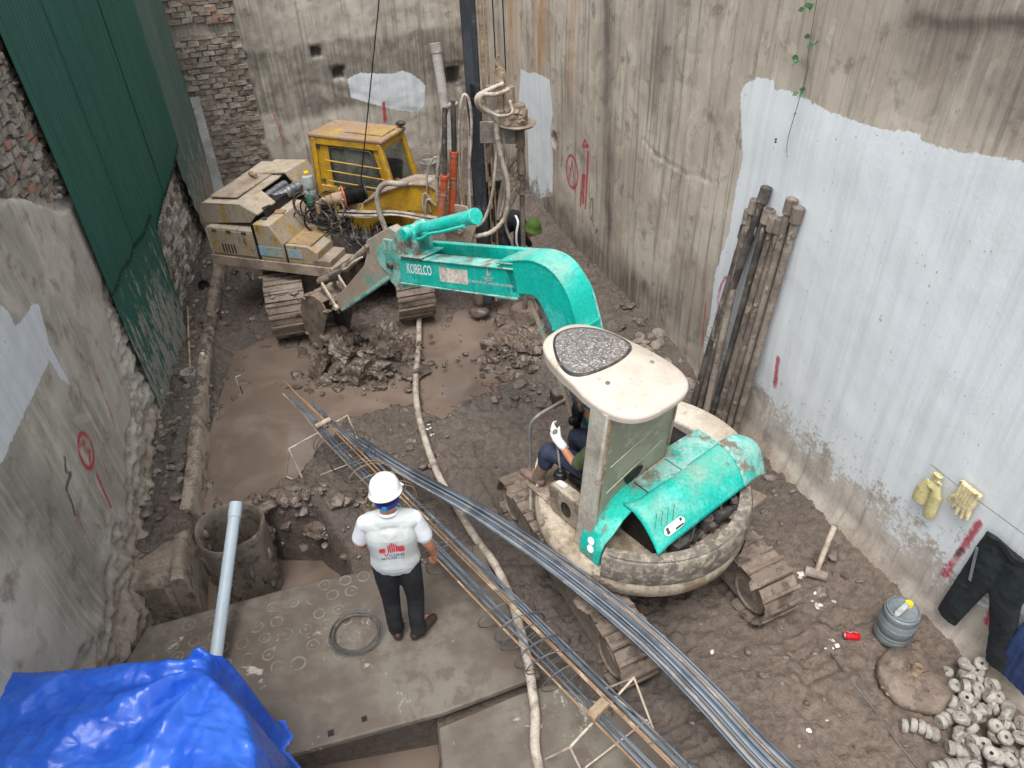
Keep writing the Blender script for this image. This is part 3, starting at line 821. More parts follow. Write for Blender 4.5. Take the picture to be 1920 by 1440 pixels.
# bricks as pieces of their walls
def brick_mesh(name, w, h, d, seed):
    rr = random.Random(seed)
    m = MB().box((0, 0, 0), (w, d, h))
    m.v = [(x + rr.uniform(-.010, .010), y + rr.uniform(-.012, .012), z + rr.uniform(-.010, .010)) for x, y, z in m.v]
    return m
def brick_field(root, sgn, u0, u1, v0, v1, pitch_u, pitch_v, inside, mats, depth0, n_shapes=6, name='brick', jit=0.012, maxn=300):
    protos = []
    for k in range(n_shapes):
        for mt in mats:
            me = brick_mesh(name, pitch_u * 0.93, pitch_v * 0.84, 0.12, k * 7 + len(protos)).mesh(name, 0)
            me.materials.append(M[mt])
            protos.append(me)
    cells = []
    row, v = 0, v0
    while v < v1:
        u = u0 + (row % 2) * pitch_u * 0.5
        while u < u1:
            if inside(u, v): cells.append((u, v))
            u += pitch_u
        row += 1
        v += pitch_v
    cells = cells[:maxn]
    for (u, v) in cells:
        o = bpy.data.objects.new(name, random.choice(protos))
        COL.objects.link(o)
        o.parent = root
        o.location = (u + random.uniform(-jit, jit), sgn * (depth0 + random.uniform(-0.012, 0.014)), v + random.uniform(-0.006, 0.006))
        o.rotation_euler = (random.uniform(-.03, .03), random.uniform(-.025, .025), random.uniform(-.03, .03))
        o.scale = (random.uniform(0.88, 1.04), 1, random.uniform(0.85, 1.1))
    return len(cells)
_pin = lambda poly: (lambda u, v: float(poly_sd(np.array([u]), np.array([v]), poly)[0]) > 0)
n_b = brick_field(wall_back, -1, 0.50, 1.44, 0.62, 3.95, 0.20, 0.086, lambda u, v: not (3.02 < v < 3.16), ['brickgrey', 'brickgrey', 'brickmud'], -0.165)
n_b += brick_field(wall_back, -1, 0.50, 1.44, 3.16, 3.6, 0.20, 0.086, lambda u, v: random.random() < 0.35, ['brickred'], -0.152, name='brick', maxn=20)
n_l = brick_field(wall_left, -1, 5.3, 6.98, 2.74, 4.35, 0.15, 0.075, lambda u, v: v > 2.78 + 0.55 * max(0, min(1, (6.6 - u) / 1.2)) and random.random() > 0.12,
                  ['brickred', 'brickgrey', 'mortar', 'brickmud', 'brickgrey'], -0.088, jit=0.012, maxn=260)
patch = [(4.45, 1.95), (1.6, 1.75), (1.5, 0.8), (1.45, -0.05), (2.15, -0.1), (3.2, -0.1), (4.9, 0.2)]
n_l2 = brick_field(wall_left2, -1, 1.4, 4.9, -0.05, 1.95, 0.20, 0.088, _pin(patch), ['brickwhite', 'brickwhite', 'brickgrey', 'brickmud'], -0.155, jit=0.015)
mm = MB()
for i in range(70):                                        # squeezed-out mortar on the left brickwork
    u, v = random.uniform(5.3, 6.8), random.uniform(2.8, 4.3)
    if v < 2.82 + 0.55 * max(0, min(1, (6.6 - u) / 1.2)): continue
    mm.clod((u, 0.03 + random.uniform(-0.02, 0.01), v), (random.uniform(.03, .08), .03, random.uniform(.015, .035)), i, 2)
o = mm.build('mortar_lumps', 'mortar', wall_left, 60); o['kind'] = 'stuff'
# ------------------------------------------------------------------ corrugated sheets
def corr_sheet(name, u0, u1, lower, upper, off, mat, pitch=0.085, amp=0.015, res_v=0.06):
    """a sheet standing in the plane of the far left wall; lower(u)/upper(u) give its cut edges"""
    us = np.arange(u0, u1 + 1e-6, pitch / 6)
    nv = 44
    U = np.repeat(us[None, :], nv, 0)
    lo = np.array([lower(u) for u in us])
    hi = np.array([upper(u) for u in us])
    T = np.linspace(0, 1, nv)[:, None]
    V = lo[None, :] + (hi - lo)[None, :] * T
    D = off + amp * np.sin(2 * np.pi * U / pitch) + 0.03 * (fbm(U * 0.7, V * 0.6, 3, seed=12) - 0.5)
    o = grid_obj(name, U, -D, V, mat)
    s = o.modifiers.new('solid', 'SOLIDIFY')
    s.thickness = 0.004
    return o
d2 = Vector((L2_Q[0] - L2_P[0], L2_Q[1] - L2_P[1], 0)).normalized()
L2rz = math.atan2(d2.y, d2.x)
def interp(pts):
    xs, ys = [p[0] for p in pts], [p[1] for p in pts]
    return lambda u: float(np.interp(u, xs, ys))
cut = interp([(1.68, 0.45), (1.70, 1.30), (1.80, 1.58), (2.55, 1.69), (3.33, 1.77), (3.9, 1.85), (4.1, 1.9)])
sh = thing('steel_sheet', 'tall dark green corrugated steel sheet, widest of the hanging sheets', 'metal sheet', (L2_P[0], L2_P[1], 0), L2rz, 'corrugated sheets on the left')
for k, (a, b) in enumerate([(-0.27, 0.86), (0.80, 1.72), (1.66, 2.6), (2.55, 3.5), (3.45, 4.15)]):
    lw = (lambda u: 1.75 + 0.02 * math.sin(u * 9)) if b < 1.75 else cut
    if a > 1.6: lw = cut
    o = corr_sheet('sheet_panel', a, b, lw, lambda u: 4.75, 0.075 + 0.012 * (k % 2), 'sheet')
    o.parent = sh
lowcut = interp([(-0.25, 0.09), (-0.1, 0.06), (0.05, 0.12), (0.2, 0.10), (0.33, 0.20), (0.36, 0.10), (0.46, -0.02), (0.7, 0.02), (1.2, 0.0), (1.5, 0.06), (1.66, 0.42), (1.69, 0.8)])
lo_s = thing('steel_sheet', 'mud splashed green corrugated sheet with a torn foot, lowest of the sheets', 'metal sheet', (L2_P[0], L2_P[1], 0), L2rz, 'corrugated sheets on the left')
for a, b in [(-0.25, 0.72), (0.69, 1.69)]:
    o = corr_sheet('sheet_panel', a, b, lambda u: max(lowcut(u), -0.1), lambda u: 1.95, 0.05, 'sheet_low')
    o.parent = lo_s
s2 = thing('steel_sheet', 'dusty grey green corrugated sheet beside the far brick strip', 'metal sheet', (L2_P[0], L2_P[1], 0), L2rz, 'corrugated sheets on the left')
for a, b in [(3.95, 5.0), (4.95, 6.0)]:
    o = corr_sheet('sheet_panel', a, b, interp([(3.95, 1.5), (4.3, 0.38), (5.6, 0.2), (6.0, 0.2)]), lambda u: 4.75, 0.03, 'sheet2')
    o.parent = s2

# ------------------------------------------------------------------ the churned ground
PUDDLE = [(-3.82, 7.9), (-3.58, 6.5), (-3.42, 5.7), (-3.25, 5.08), (-2.55, 5.12), (-2.3, 5.5), (-2.22, 5.97), (-1.95, 6.45), (-1.67, 6.60), (-1.17, 6.72), (-0.83, 6.45), (-0.59, 6.80), (-0.10, 7.02),
          (0.28, 7.41), (0.41, 7.88), (0.6, 8.54), (0.06, 9.1), (-0.41, 8.84), (-1.22, 9.3), (-1.32, 8.7), (-1.71, 8.19), (-1.9, 8.1), (-2.46, 8.2), (-2.84, 8.4), (-3.5, 8.45)]
PIT = [(-2.35, 4.86), (-1.95, 4.86), (-1.62, 4.5), (-1.5, 4.1), (-3.6, 3.5), (-3.5, 4.2), (-3.2, 4.62), (-2.7, 4.98)]
TRENCH = [(-1.95, 1.0), (-1.95, 2.75), (-0.72, 2.92), (-0.5, 1.0)]
LEDGE = [(-2.98, 4.10), (-3.13, 4.63), (-3.36, 5.68), (-3.78, 7.26), (-4.08, 8.53), (-4.22, 9.13), (-4.55, 10.6)]
def wall_gap_right(x, y): return ((4.495 - 0.3383 * y) - x) * 0.947
def gh(x, y, detail=True):
    x, y = np.asarray(x, float), np.asarray(y, float)
    h = 0.10 * (fbm(x * 0.55, y * 0.55, 3, seed=1) - 0.5) + 0.05 * (fbm(x * 1.9, y * 1.9, 3, seed=2) - 0.5)
    wob = 0.16 * (fbm(x * 2.2, y * 2.2, 4, seed=5) - 0.5)
    pd = poly_sd(x, y, PUDDLE) + wob
    pm = sstep(-0.16, 0.16, pd)
    rim = np.exp(-((pd + 0.16) / 0.12) ** 2)
    ch = sstep(0.38, 0.66, fbm(x * 0.9, y * 0.9, 3, seed=14))
    nearb = sstep(0.5, 0.0, np.abs(pd + 0.35) - 0.25)
    amt = 0.35 + 0.65 * np.maximum(ch, nearb)
    bill = np.abs(fbm(x * 5.2, y * 5.2, 4, 0.55, seed=7) - 0.5) * 2
    rg = ridged(x * 3.4, y * 3.4, 4, seed=3)
    rough = amt * (0.11 * bill + 0.075 * (rg - 0.55))
    if detail:
        wx, wy = x + 0.05 * (vnoise(x * 9, y * 9, 31) - .5), y + 0.05 * (vnoise(x * 9, y * 9, 37) - .5)
        n1 = 1 - np.abs(2 * vnoise(wx * 13, wy * 13, 2) - 1)
        n2 = np.abs(2 * vnoise(wx * 27, wy * 27, 6) - 1)
        rough = rough + (0.35 + 0.65 * amt) * (0.040 * (n1 - .5) + 0.024 * (n2 - .5))
    h = h + rough * (1 - 0.8 * pm) + 0.035 * rim
    h = h * (1 - 0.7 * pm) - 0.15 * pm
    # shallow islands in the puddle
    h = h + pm * 0.12 * sstep(0.64, 0.74, fbm(x * 1.6 + 3, y * 1.6, 4, seed=21))
    a_, b_ = (x - 1.0) * -.4 + (y - 4.15) * .917, (x - 1.0) * -.917 + (y - 4.15) * -.4
    for c_ in (.58, -.76):                                  # prints left by the crawler tracks
        bd_ = sstep(.22, .17, np.abs(b_ - c_)) * sstep(-1.7, -1.4, a_) * sstep(2.3, 2.0, a_) * (1 - pm) * sstep(.35, .55, fbm(x * 3, y * 3, 3, seed=51))
        h = h * (1 - .6 * bd_) + bd_ * (-.045 + .022 * np.sin(a_ * 62)) 
    # bank against the right wall, rubble bank at the far corner
    g = wall_gap_right(x, y)
    h = h + 0.30 * sstep(0.95, 0.05, g) * sstep(5.6, 7.6, y) + 0.12 * sstep(0.5, 0.0, g) * sstep(6.5, 5.0, y)
    h = h + 0.16 * sstep(10.2, 11.8, y)
    # the strip behind the ledge
    lx = np.interp(y, [p[1] for p in LEDGE], [p[0] for p in LEDGE])
    h = h + sstep(0.04, -0.02, x - lx) * sstep(3.9, 4.2, y) * (0.13 + 0.05 * fbm(x * 6, y * 6, 3))
    # mud heaped below the excavator bucket and at the rig tracks
    h = h + 0.20 * np.exp(-(((x + 1.75) / 0.42) ** 2 + ((y - 7.75) / 0.45) ** 2)) * (0.6 + 0.8 * rg)
    h = h + 0.17 * np.exp(-(((x - 0.1) / 0.5) ** 2 + ((y - 7.75) / 0.33) ** 2)) * (0.5 + rg)
    h = h + 0.20 * np.exp(-(((x + 2.05) / 0.55) ** 2 + ((y - 4.95) / 0.30) ** 2)) * (0.7 + 0.6 * rg)
    # flattened working lane on the right
    pit = sstep(-0.04, 0.16, poly_sd(x, y, PIT) + wob * 0.5)
    h = h * (1 - pit) + pit * (-0.75 + 0.05 * bill)
    tr = sstep(-0.03, 0.03, poly_sd(x, y, TRENCH))
    h = h * (1 - tr) - 0.95 * tr
    sl = sstep(-0.04, 0.06, poly_sd(x, y, [(-1.9, 2.4), (-3.2, 3.6), (-1.2, 4.3), (-0.30, 4.5), (0.2, 3.1), (1.3, 2.2), (1.0, 1.2), (-0.5, 1.2)])) * (1 - tr) * (1 - pit)
    h = h * (1 - sl) + sl * np.minimum(h, -0.02)
    return h
def gz(x, y): return float(gh(np.array([x]), np.array([y]), False)[0])
xs = np.concatenate([[-40, -20, -9, -6.3], np.arange(-5.6, 4.9, 0.024), [5.3, 9, 20, 40]])
ys = np.concatenate([[-40, -15, -4, -1], np.arange(0.6, 2.0, 0.06), np.arange(2.0, 9.6, 0.021), np.arange(9.6, 15.0, 0.05), [16, 20, 40]])
GX, GY = np.meshgrid(xs, ys)
GZ = gh(GX, GY)
far = (np.abs(GX) > 6.2) | (GY < 0) | (GY > 15.5)
GZ[far] = 0.0
ground = grid_obj('ground', GX, GY, GZ, 'ground', {
    'grey': np.clip(np.exp(-((GX - 0.0) / 0.7) ** 2 - ((GY - 6.6) / 0.5) ** 2) + np.exp(-((GX + 3.75) / 0.3) ** 2) * sstep(8.5, 7, GY) + np.exp(-((GX + 0.1) / 1.0) ** 2 - ((GY - 7.0) / 0.35) ** 2), 0, 1),
    'dry': sstep(1.0, 2.2, GX) * sstep(5.2, 3.4, GY)})
tag(ground, None, None, None, 'structure')

def flat_poly(name, poly, z, mat):
    m = MB()
    n = len(poly)
    cx, cy = sum(p[0] for p in poly) / n, sum(p[1] for p in poly) / n
    bm = bmesh.new()
    f = bm.faces.new([bm.verts.new((x, y, z)) for x, y in poly])
    bmesh.ops.triangulate(bm, faces=[f])
    me = bpy.data.meshes.new(name)
    bm.normal_update()
    for f in bm.faces:
        if f.normal.z < 0: f.normal_flip()
    bm.to_mesh(me)
    bm.free()
    o = bpy.data.objects.new(name, me)
    COL.objects.link(o)
    me.materials.append(M[mat])
    return tag(o, None, None, None, 'structure')
flat_poly('muddy_water', [(-3.75, 8.3), (-3.55, 6.4), (-3.45, 5.2), (-2.9, 5.08), (-2.2, 5.3), (-2.1, 6.2), (-1.2, 6.4), (-0.7, 6.2), (-0.3, 6.6), (0.5, 7.0), (0.7, 8.0), (0.9, 8.9), (0.2, 9.6), (-1.0, 9.9), (-2.5, 9.6), (-4.0, 9.3)], -0.062, 'water')
flat_poly('pit_water', [(-3.7, 3.4), (-3.6, 4.8), (-2.3, 5.1), (-1.4, 4.7), (-1.3, 4.0), (-2.0, 3.8)], -0.42, 'water')
flat_poly('trench_water', [(-2.1, 0.9), (-2.1, 2.85), (-0.6, 3.0), (-0.4, 0.9)], -0.55, 'water')

# concrete ledge along the left side
lm = MB()
path = smooth_path([(x, y, 0) for x, y in LEDGE], 6)
for i, c in enumerate(path):
    pass
vs, fs = [], []
for i, c in enumerate(path):
    t = (path[min(i + 1, len(path) - 1)] - path[max(i - 1, 0)]).normalized()
    sd = Vector((t.y, -t.x, 0))
    w = 0.13 + random.uniform(-.018, .018)
    ht = 0.215 + random.uniform(-.012, .012)
    for (a, z) in ((-w, -0.8), (-w, ht - .03), (-w * .8, ht), (-0.015, ht + random.uniform(-.006, .006)), (0.012, ht - .03), (0.05, -0.8)):
        p = c + sd * a
        vs.append((p.x, p.y, z))
for i in range(len(path) - 1):
    for k in range(5): fs.append((i * 6 + k, i * 6 + k + 1, i * 6 + 7 + k, i * 6 + 6 + k))
fs.append(tuple(range(6)))
lm.add(vs, fs)
tag(lm.build('concrete_ledge', 'ledge', None, 50), None, None, None, 'structure')
pb = MB()
pb.prism([(-3.62, 3.98), (-3.10, 4.06), (-3.12, 4.58), (-3.55, 4.62)], -0.9, 0.20, 'z')
o = pb.build('footing_block', 'ledge', None, 30, 0.05)
tag(o, 'mud coated concrete stub at the near end of the left ledge', 'block')

# ------------------------------------------------------------------ slabs bridging the trench
def slab(name, poly, z0, z1, label, holes=()):
    m = MB().prism(poly, z0, z1, 'z')
    root = thing(name, label, 'slab', (0, 0, 0))
    o = m.build('plate', 'slab', root, 30, 0.012)
    for (x, y, s, a) in holes:
        h = MB().box((0, 0, 0), (s, s, 0.004))
        h.build('lifting_hole', 'black', root, loc=(x, y, z1 + 0.003), rot=(0, 0, a))
    return root
slab1 = slab('concrete_slab', [(-3.14, 3.66), (-1.95, 4.02), (-1.22, 4.18), (-0.36, 4.40), (0.12, 3.06), (-0.62, 2.80), (-1.20, 2.66), (-1.78, 2.52), (-3.4, 2.1)], 0.09, 0.15,
             'long wet concrete slab under the engineer and the wire coil', [(-1.43, 2.68, .045, .3), (-1.20, 2.775, .04, .3)])
slab2 = slab('concrete_slab', [(-0.66, 2.735), (-0.10, 2.955), (0.20, 3.045), (0.85, 2.74), (1.45, 2.0), (1.2, 1.0), (-0.42, 1.0)], -0.07, 0.06, 'lower concrete slab beside the trench under the near cage end')
rm = MB()
for i in range(11):
    for j in range(6):
        x, y = -2.95 + i * 0.165 + (j % 2) * 0.08, 3.02 + j * 0.15 + i * 0.035
        if y > 3.62 + (x + 3.14) * 0.30 - .03 or x > -1.35 or random.random() < 0.12: continue
        r = random.uniform(0.05, 0.066)
        rm.lathe([(r, 0.1505), (r - .004, 0.1545), (r - .013, 0.1545), (r - .016, 0.1505)], 16, (x + random.uniform(-.01, .01), y + random.uniform(-.01, .01), 0))
        if random.random() < .5: rm.lathe([(0.014, 0.1505), (0.010, 0.154), (0.0, 0.1545)], 8, (x, y, 0))
o = rm.build('ring_imprint', 'ring', slab1, 60); o['kind'] = 'stuff'

# ------------------------------------------------------------------ loose mud: clods on the ground
cm = MB()
def clods(cx, cy, sx, sy, n, s0, s1, seed, z=0.0, sub=2):
    rr = random.Random(seed)
    for i in range(n):
        x, y = cx + rr.gauss(0, sx), cy + rr.gauss(0, sy)
        s = rr.uniform(s0, s1) * (1.0 if rr.random() < .7 else 0.6)
        zz = max(gz(x, y), -0.085)
        cm.clod((x, y, zz + s * 0.12 + z * rr.random()), (s * rr.uniform(.7, 1.3), s * rr.uniform(.7, 1.2), s * rr.uniform(.45, .8)), seed * 1000 + i, 4 if s > .085 else 3 if s > .03 else 2)
clods(-1.80, 7.75, 0.26, 0.24, 60, 0.05, 0.14, 1, 0.10, 3)
clods(-1.75, 7.72, 0.32, 0.30, 150, 0.012, 0.04, 41, 0.16)
clods(0.05, 7.70, 0.34, 0.20, 150, 0.012, 0.035, 42, 0.10)
clods(-2.1, 7.30, 0.36, 0.12, 110, 0.010, 0.03, 43, 0.04)
clods(-1.85, 4.95, 0.45, 0.20, 80, 0.012, 0.04, 44, 0.05)
clods(-0.1, 6.85, 0.7, 0.28, 60, 0.010, 0.03, 45)
clods(-1.2, 5.9, 0.5, 0.5, 40, 0.008, 0.025, 46)
clods(2.0, 3.1, 0.8, 0.6, 60, 0.006, 0.018, 47)
clods(-3.6, 6.6, 0.12, 1.2, 110, 0.010, 0.03, 48)
clods(-1.55, 7.75, 0.22, 0.22, 40, 0.03, 0.08, 2, 0.05)
clods(-2.15, 7.35, 0.30, 0.10, 34, 0.03, 0.10, 3, 0.03, 3)
clods(0.05, 7.7, 0.30, 0.16, 50, 0.03, 0.10, 4, 0.06, 3)
clods(-0.1, 7.25, 0.16, 0.13, 26, 0.03, 0.07, 5, 0.03)
clods(0.15, 8.3, 0.25, 0.12, 26, 0.03, 0.09, 6, 0.03)
clods(-1.9, 4.92, 0.38, 0.16, 46, 0.03, 0.10, 7, 0.05)
clods(-0.2, 6.9, 0.6, 0.25, 60, 0.02, 0.06, 8)
clods(-3.55, 6.9, 0.12, 1.2, 60, 0.02, 0.06, 9)
clods(-1.6, 7.15, 0.5, 0.15, 24, 0.015, 0.04, 10)
clods(-3.9, 5.6, 0.12, 0.8, 44, 0.015, 0.05, 11)
clods(2.75, 4.6, 0.25, 0.6, 40, 0.015, 0.05, 12)
clods(1.7, 8.4, 0.25, 1.0, 60, 0.02, 0.07, 13)
clods(2.2, 2.9, 0.6, 0.5, 60, 0.01, 0.03, 14)
clods(-2.6, 10.0, 0.9, 0.7, 50, 0.03, 0.09, 15)
clods(-4.2, 8.6, 0.12, 0.9, 36, 0.02, 0.06, 16)
clods(-3.2, 5.2, 0.12, 0.3, 20, 0.02, 0.06, 17)
clods(-1.15, 5.7, 0.3, 0.4, 40, 0.015, 0.045, 18)
o = cm.build('mud_clods', 'mudwet', None, 42)
tag(o, 'dark wet clods of churned mud scattered over the ground', 'mud', None, 'stuff')
# rubble by the right wall
rb = MB()
for i in range(70):
    x = random.uniform(1.55, 2.45)
    y = random.uniform(6.3, 7.6) if random.random() < .7 else random.uniform(5.6, 6.3)
    if wall_gap_right(x, y) < 0.06 or wall_gap_right(x, y) > 0.75: continue
    s = random.uniform(.025, .08)
    rb.clod((x, y, gz(x, y) + s * .2), (s, s * random.uniform(.6, 1.1), s * .7), i + 3000, 2)
for i in range(70):
    y = random.uniform(4.3, 10.5)
    lx = np.interp(y, [p[1] for p in LEDGE], [p[0] for p in LEDGE])
    x = lx - random.uniform(.16, .5)
    s = random.uniform(.012, .045)
    rb.clod((x, y, gz(x, y) + s * .2), (s, s * random.uniform(.6, 1.1), s * .7), i + 3300, 2)
tag(rb.build('rubble', 'rubble', None, 0), 'broken bits of brick and plaster along the foot of the walls', 'rubble', None, 'stuff')
lt = MB()
for (x, y, n, sp) in [(-0.96, 6.15, 5, .04), (2.42, 3.95, 9, .10), (2.52, 3.72, 5, .05), (2.0, 2.75, 2, .2), (2.5, 3.25, 5, .06), (1.9, 2.35, 2, .15), (2.85, 2.35, 3, .08), (-4.25, 9.0, 5, .1), (-3.95, 7.7, 3, .05), (1.2, 2.75, 3, .3), (-3.75, 5.4, 3, .2)]:
    for k in range(n):
        px, py = x + random.gauss(0, sp), y + random.gauss(0, sp)
        s = random.uniform(.006, .022)
        lt.clod((px, py, gz(px, py) + .012), (s, s * random.uniform(.5, 1.5), s * .45), int(px * 900 + k), 2)
tag(lt.build('litter', 'litter', None, 0), 'torn white scraps of plastic and paper trodden into the mud', 'litter', None, 'stuff')

# ------------------------------------------------------------------ blue tarpaulin heaped over stacked goods
tx, ty = np.arange(-3.30, -1.05, 0.016), np.arange(1.0, 2.86, 0.016)
TX, TY = np.meshgrid(tx, ty)
tp = [(-3.6, .8), (-3.6, 2.70), (-2.62, 2.72), (-2.05, 2.79), (-1.80, 2.78), (-1.72, 2.66), (-1.76, 2.56), (-1.50, 2.36), (-1.36, 2.12), (-1.27, 1.9), (-1.20, .8)]
sd = poly_sd(TX, TY, tp) + 0.03 * (fbm(TX * 5, TY * 5, 3) - 0.5)
fold = ridged(TX * 1.1 + 0.5 * fbm(TX * 2, TY * 2, 2), TY * 3.6 + TX * 0.5, 3, seed=31) - 0.5
fold2 = ridged(TX * 4.2, TY * 2.0 - TX * 2.2, 3, seed=37) - 0.5
edge = sstep(0.0, 0.20, sd)
gather = np.exp(-(((TX + 1.80) / 0.35) ** 2 + ((TY - 2.58) / 0.3) ** 2))
ang = np.arctan2(TY - 2.70, TX + 1.78)
TZ = 0.155 + edge * 1.08 + 0.12 * sstep(0.1, 0.5, sd) + 0.055 * fold * edge + 0.03 * fold2 * edge
dT = np.hypot(TX + 1.86, TY - 2.52)
TZ = TZ + edge * (0.06 * np.sin(np.arctan2(TY - 2.52, -(TX + 1.86)) * 10 + 0.6 + 1.5 * fbm(TX * 1.5, TY * 1.5, 2)) * np.exp(-dT / 1.1) * sstep(.02, .22, dT)) * sstep(-1.75, -2.0, TX)
TZ = TZ + 0.06 * edge
TZ = TZ + edge * gather * (0.05 + 0.035 * np.sin(ang * 13 + 2 * fbm(TX * 3, TY * 3, 2)))
TZ = TZ + edge * (0.030 * (ridged(TX * 5 + TY * 2, TY * 6 - TX, 3, seed=44) - .5) + 0.010 * (ridged(TX * 13, TY * 11 + TX * 4, 3, seed=47) - .5))
TZ = np.where(sd < 0, 0.157 + 0.0 * TZ, TZ)
TX2, TY2 = TX + 0.05 * (1 - edge) * 0, TY
me_t = grid_obj('tarpaulin', TX2, TY2, TZ, 'bluetarp')
bm = bmesh.new(); bm.from_mesh(me_t.data); bm.verts.ensure_lookup_table()
flat_sd = sd.reshape(-1)
kill = [f for f in bm.faces if all(flat_sd[v.index] < -0.005 for v in f.verts)]
bmesh.ops.delete(bm, geom=kill, context='FACES'); bm.to_mesh(me_t.data); bm.free()
tag(me_t, 'crumpled blue tarpaulin thrown over a heap in the near left corner', 'tarp')
# ------------------------------------------------------------------ steel casing in the pit, with a pvc pipe leaning on it
ca = thing('steel_casing', 'short wide mud coated steel casing standing in the pit', 'casing pipe', (-2.61, 4.47, -0.8))
cmb = MB().lathe([(0.285, 0), (0.287, 0.4), (0.292, 0.8), (0.30, 1.16), (0.305, 1.25), (0.296, 1.262), (0.284, 1.25), (0.278, 1.1), (0.272, 0.6), (0.27, 0.05)], 48)
cmb.v = [(x * (1 + .02 * math.sin(3 * math.atan2(y, x)) + .012 * math.sin(7 * math.atan2(y, x) + z * 4)), y * (1 + .02 * math.sin(3 * math.atan2(y, x))), z + .012 * math.sin(5 * math.atan2(y, x)) * (z > 1)) for x, y, z in cmb.v]
cmb.build('casing_shell', 'casing', ca, 60)
mm = MB()
for i in range(34):
    a, z = random.uniform(0, 6.28), random.uniform(0.35, 1.15)
    mm.clod((.284 * math.cos(a), .284 * math.sin(a), z), (.018 + .02 * random.random(), .018 + .02 * random.random(), random.uniform(.05, .16)), i + 70, 2)
o = mm.build('clinging_mud', 'mudcake', ca, 60); o['kind'] = 'stuff'
pv = MB()
p0, p1 = Vector((-2.40, 3.10, 0.22)), Vector((-2.455, 4.44, 0.76))
pv.cyl(p0, p1, 0.050, 0.050, 24, False)
dd = (p1 - p0).normalized()
pv.cyl(p1, p0, 0.044, 0.044, 24, False)
pv.cyl(p1 - dd * .13, p1 + dd * .004, 0.056, 0.056, 24, False)
pv.cyl(p1 + dd * .004, p1 - dd * .001, 0.056, 0.044, 24, False)
pv.cyl(p1 - dd * .13, p1 - dd * .135, 0.056, 0.050, 24, False)
tag(pv.build('pvc_pipe', 'pvc', None, 40), 'long pale grey plastic pipe leaning over the steel casing', 'pipe')

# ------------------------------------------------------------------ discharge hose over the mud
hp = [(-1.30, 9.15, .12), (-1.26, 8.6, .02), (-1.22, 8.0, 0.0), (-1.20, 7.3, 0.0), (-1.14, 6.7, .06), (-1.02, 6.1, .09), (-0.83, 5.45, .10), (-0.62, 4.95, .11), (-0.40, 4.5, .10), (-0.22, 4.1, .20), (-0.08, 3.7, .20), (0.02, 3.2, .19), (0.06, 2.8, .11), (0.05, 2.5, .10), (0.12, 2.2, .10), (0.25, 1.8, .10)]
hs_ = MB().tube(smooth_path(hp, 10), 0.038, 10, True, 0.05)
tag(hs_.build('discharge_hose', 'hose', None, 60), 'long mud caked hose running across the site to the near edge', 'hose')

# ------------------------------------------------------------------ loose bundle of reinforcing bars
bz = [(-1.83, 5.98, .19), (-1.1, 5.19, .34), (-.33, 4.37, .57), (.32, 3.67, .66), (.86, 3.09, .62), (1.25, 2.67, .47), (1.61, 2.28, .27), (2.1, 1.76, .12)]
bpath = smooth_path(bz, 5)
bdir = Vector((3.53, -3.79, 0)).normalized()
bside = Vector((-bdir.y, bdir.x, 0))
NB = 30
for i in range(NB):
    k = (i // 2 - 7) / 7.0 + random.uniform(-.05, .05)
    lay = i % 2
    st = random.choice([0, 0, 1, 2, 3]) if i > 2 else 0
    pts = []
    for j, c in enumerate(bpath[st:]):
        t = (j + st) / (len(bpath) - 1)
        w = 0.050 + 0.066 * t + 0.01 * math.sin(i * 2.1 + t * 3)
        pts.append(c + bside * (k * w) + Vector((0, 0, lay * 0.012 + 0.011 * math.sin(i * 2.4) + 0.005 * math.sin(i * 1.7 + t * 5))))
    o = MB().tube(pts, 0.0072, 6).build('rebar', 'rebar_rust' if i in (5, 21) else ['rebar', 'rebar_gapshade', 'rebar_pale', 'rebar', 'rebar_gapshade', 'rebar_pale', 'rebar'][(i * 5 + i // 3) % 7], None, 80)
    tag(o, 'steel reinforcing bar in the loose bundle lying beside the spiral cage', 'rebar', 'bars of the loose bundle')

# ------------------------------------------------------------------ spiral reinforcement cage on trestles
cage = thing('rebar_cage', 'long reinforcement cage with wire spirals resting on two low trestles', 'rebar cage', (0, 0, 0))
ca0, ca1 = Vector((-2.15, 6.02, .47)), Vector((1.15, 1.87, .42))
cdir = (ca1 - ca0).normalized()
cside = Vector((-cdir.y, cdir.x, 0)).normalized()
offs = [(-.125, 0, 1), (-.105, .012, 0), (-.085, 0, 0), (-.062, .010, 0), (-.04, .0, 0), (.035, .006, 1), (.055, .016, 1), (.078, 0, 0), (.10, .012, 0), (.125, .004, 0)]
for i, (s_, z_, rust) in enumerate(offs):
    st = {0: .55, 1: .40, 2: .42, 3: .45, 4: .40, 5: .75, 6: .30, 7: .15, 8: .1, 9: .2}[i]
    pts = []
    for j in range(13):
        t = j / 12
        p = ca0 - cdir * st * (1 - t) * (1 if t == 0 else 1) + (ca1 - ca0) * t
        pts.append(p + cside * (s_ * (1.0 if t > .1 else .7) + .008 * math.sin(i * 3 + t * 7)) + Vector((0, 0, z_ + .006 * math.sin(i + t * 9))))
    MB().tube(pts, 0.0088, 6).build('longitudinal_bar', 'rebar_rust' if rust else 'rebar', cage, 80)
def spiral(t0, t1, loops, mat, seed):
    rr = random.Random(seed)
    L = (ca1 - ca0).length
    pts = []
    n = loops * 22
    for j in range(n + 1):
        a = j / 22
        t = t0 + (t1 - t0) * j / n + 0.010 * math.sin(a * 2.1 + seed)
        r = 0.205 + 0.014 * math.sin(a * 1.3 + seed * 2)
        c = ca0 + (ca1 - ca0) * t + Vector((0, 0, -0.085))
        w = 2 * math.pi * a
        pts.append(c + cside * (r * 1.05 * math.sin(w)) + Vector((0, 0, r * 0.82 * math.cos(w))) + cdir * 0.05 * math.sin(w))
    MB().tube(pts, 0.0048, 5).build('spiral', mat, cage, 80)
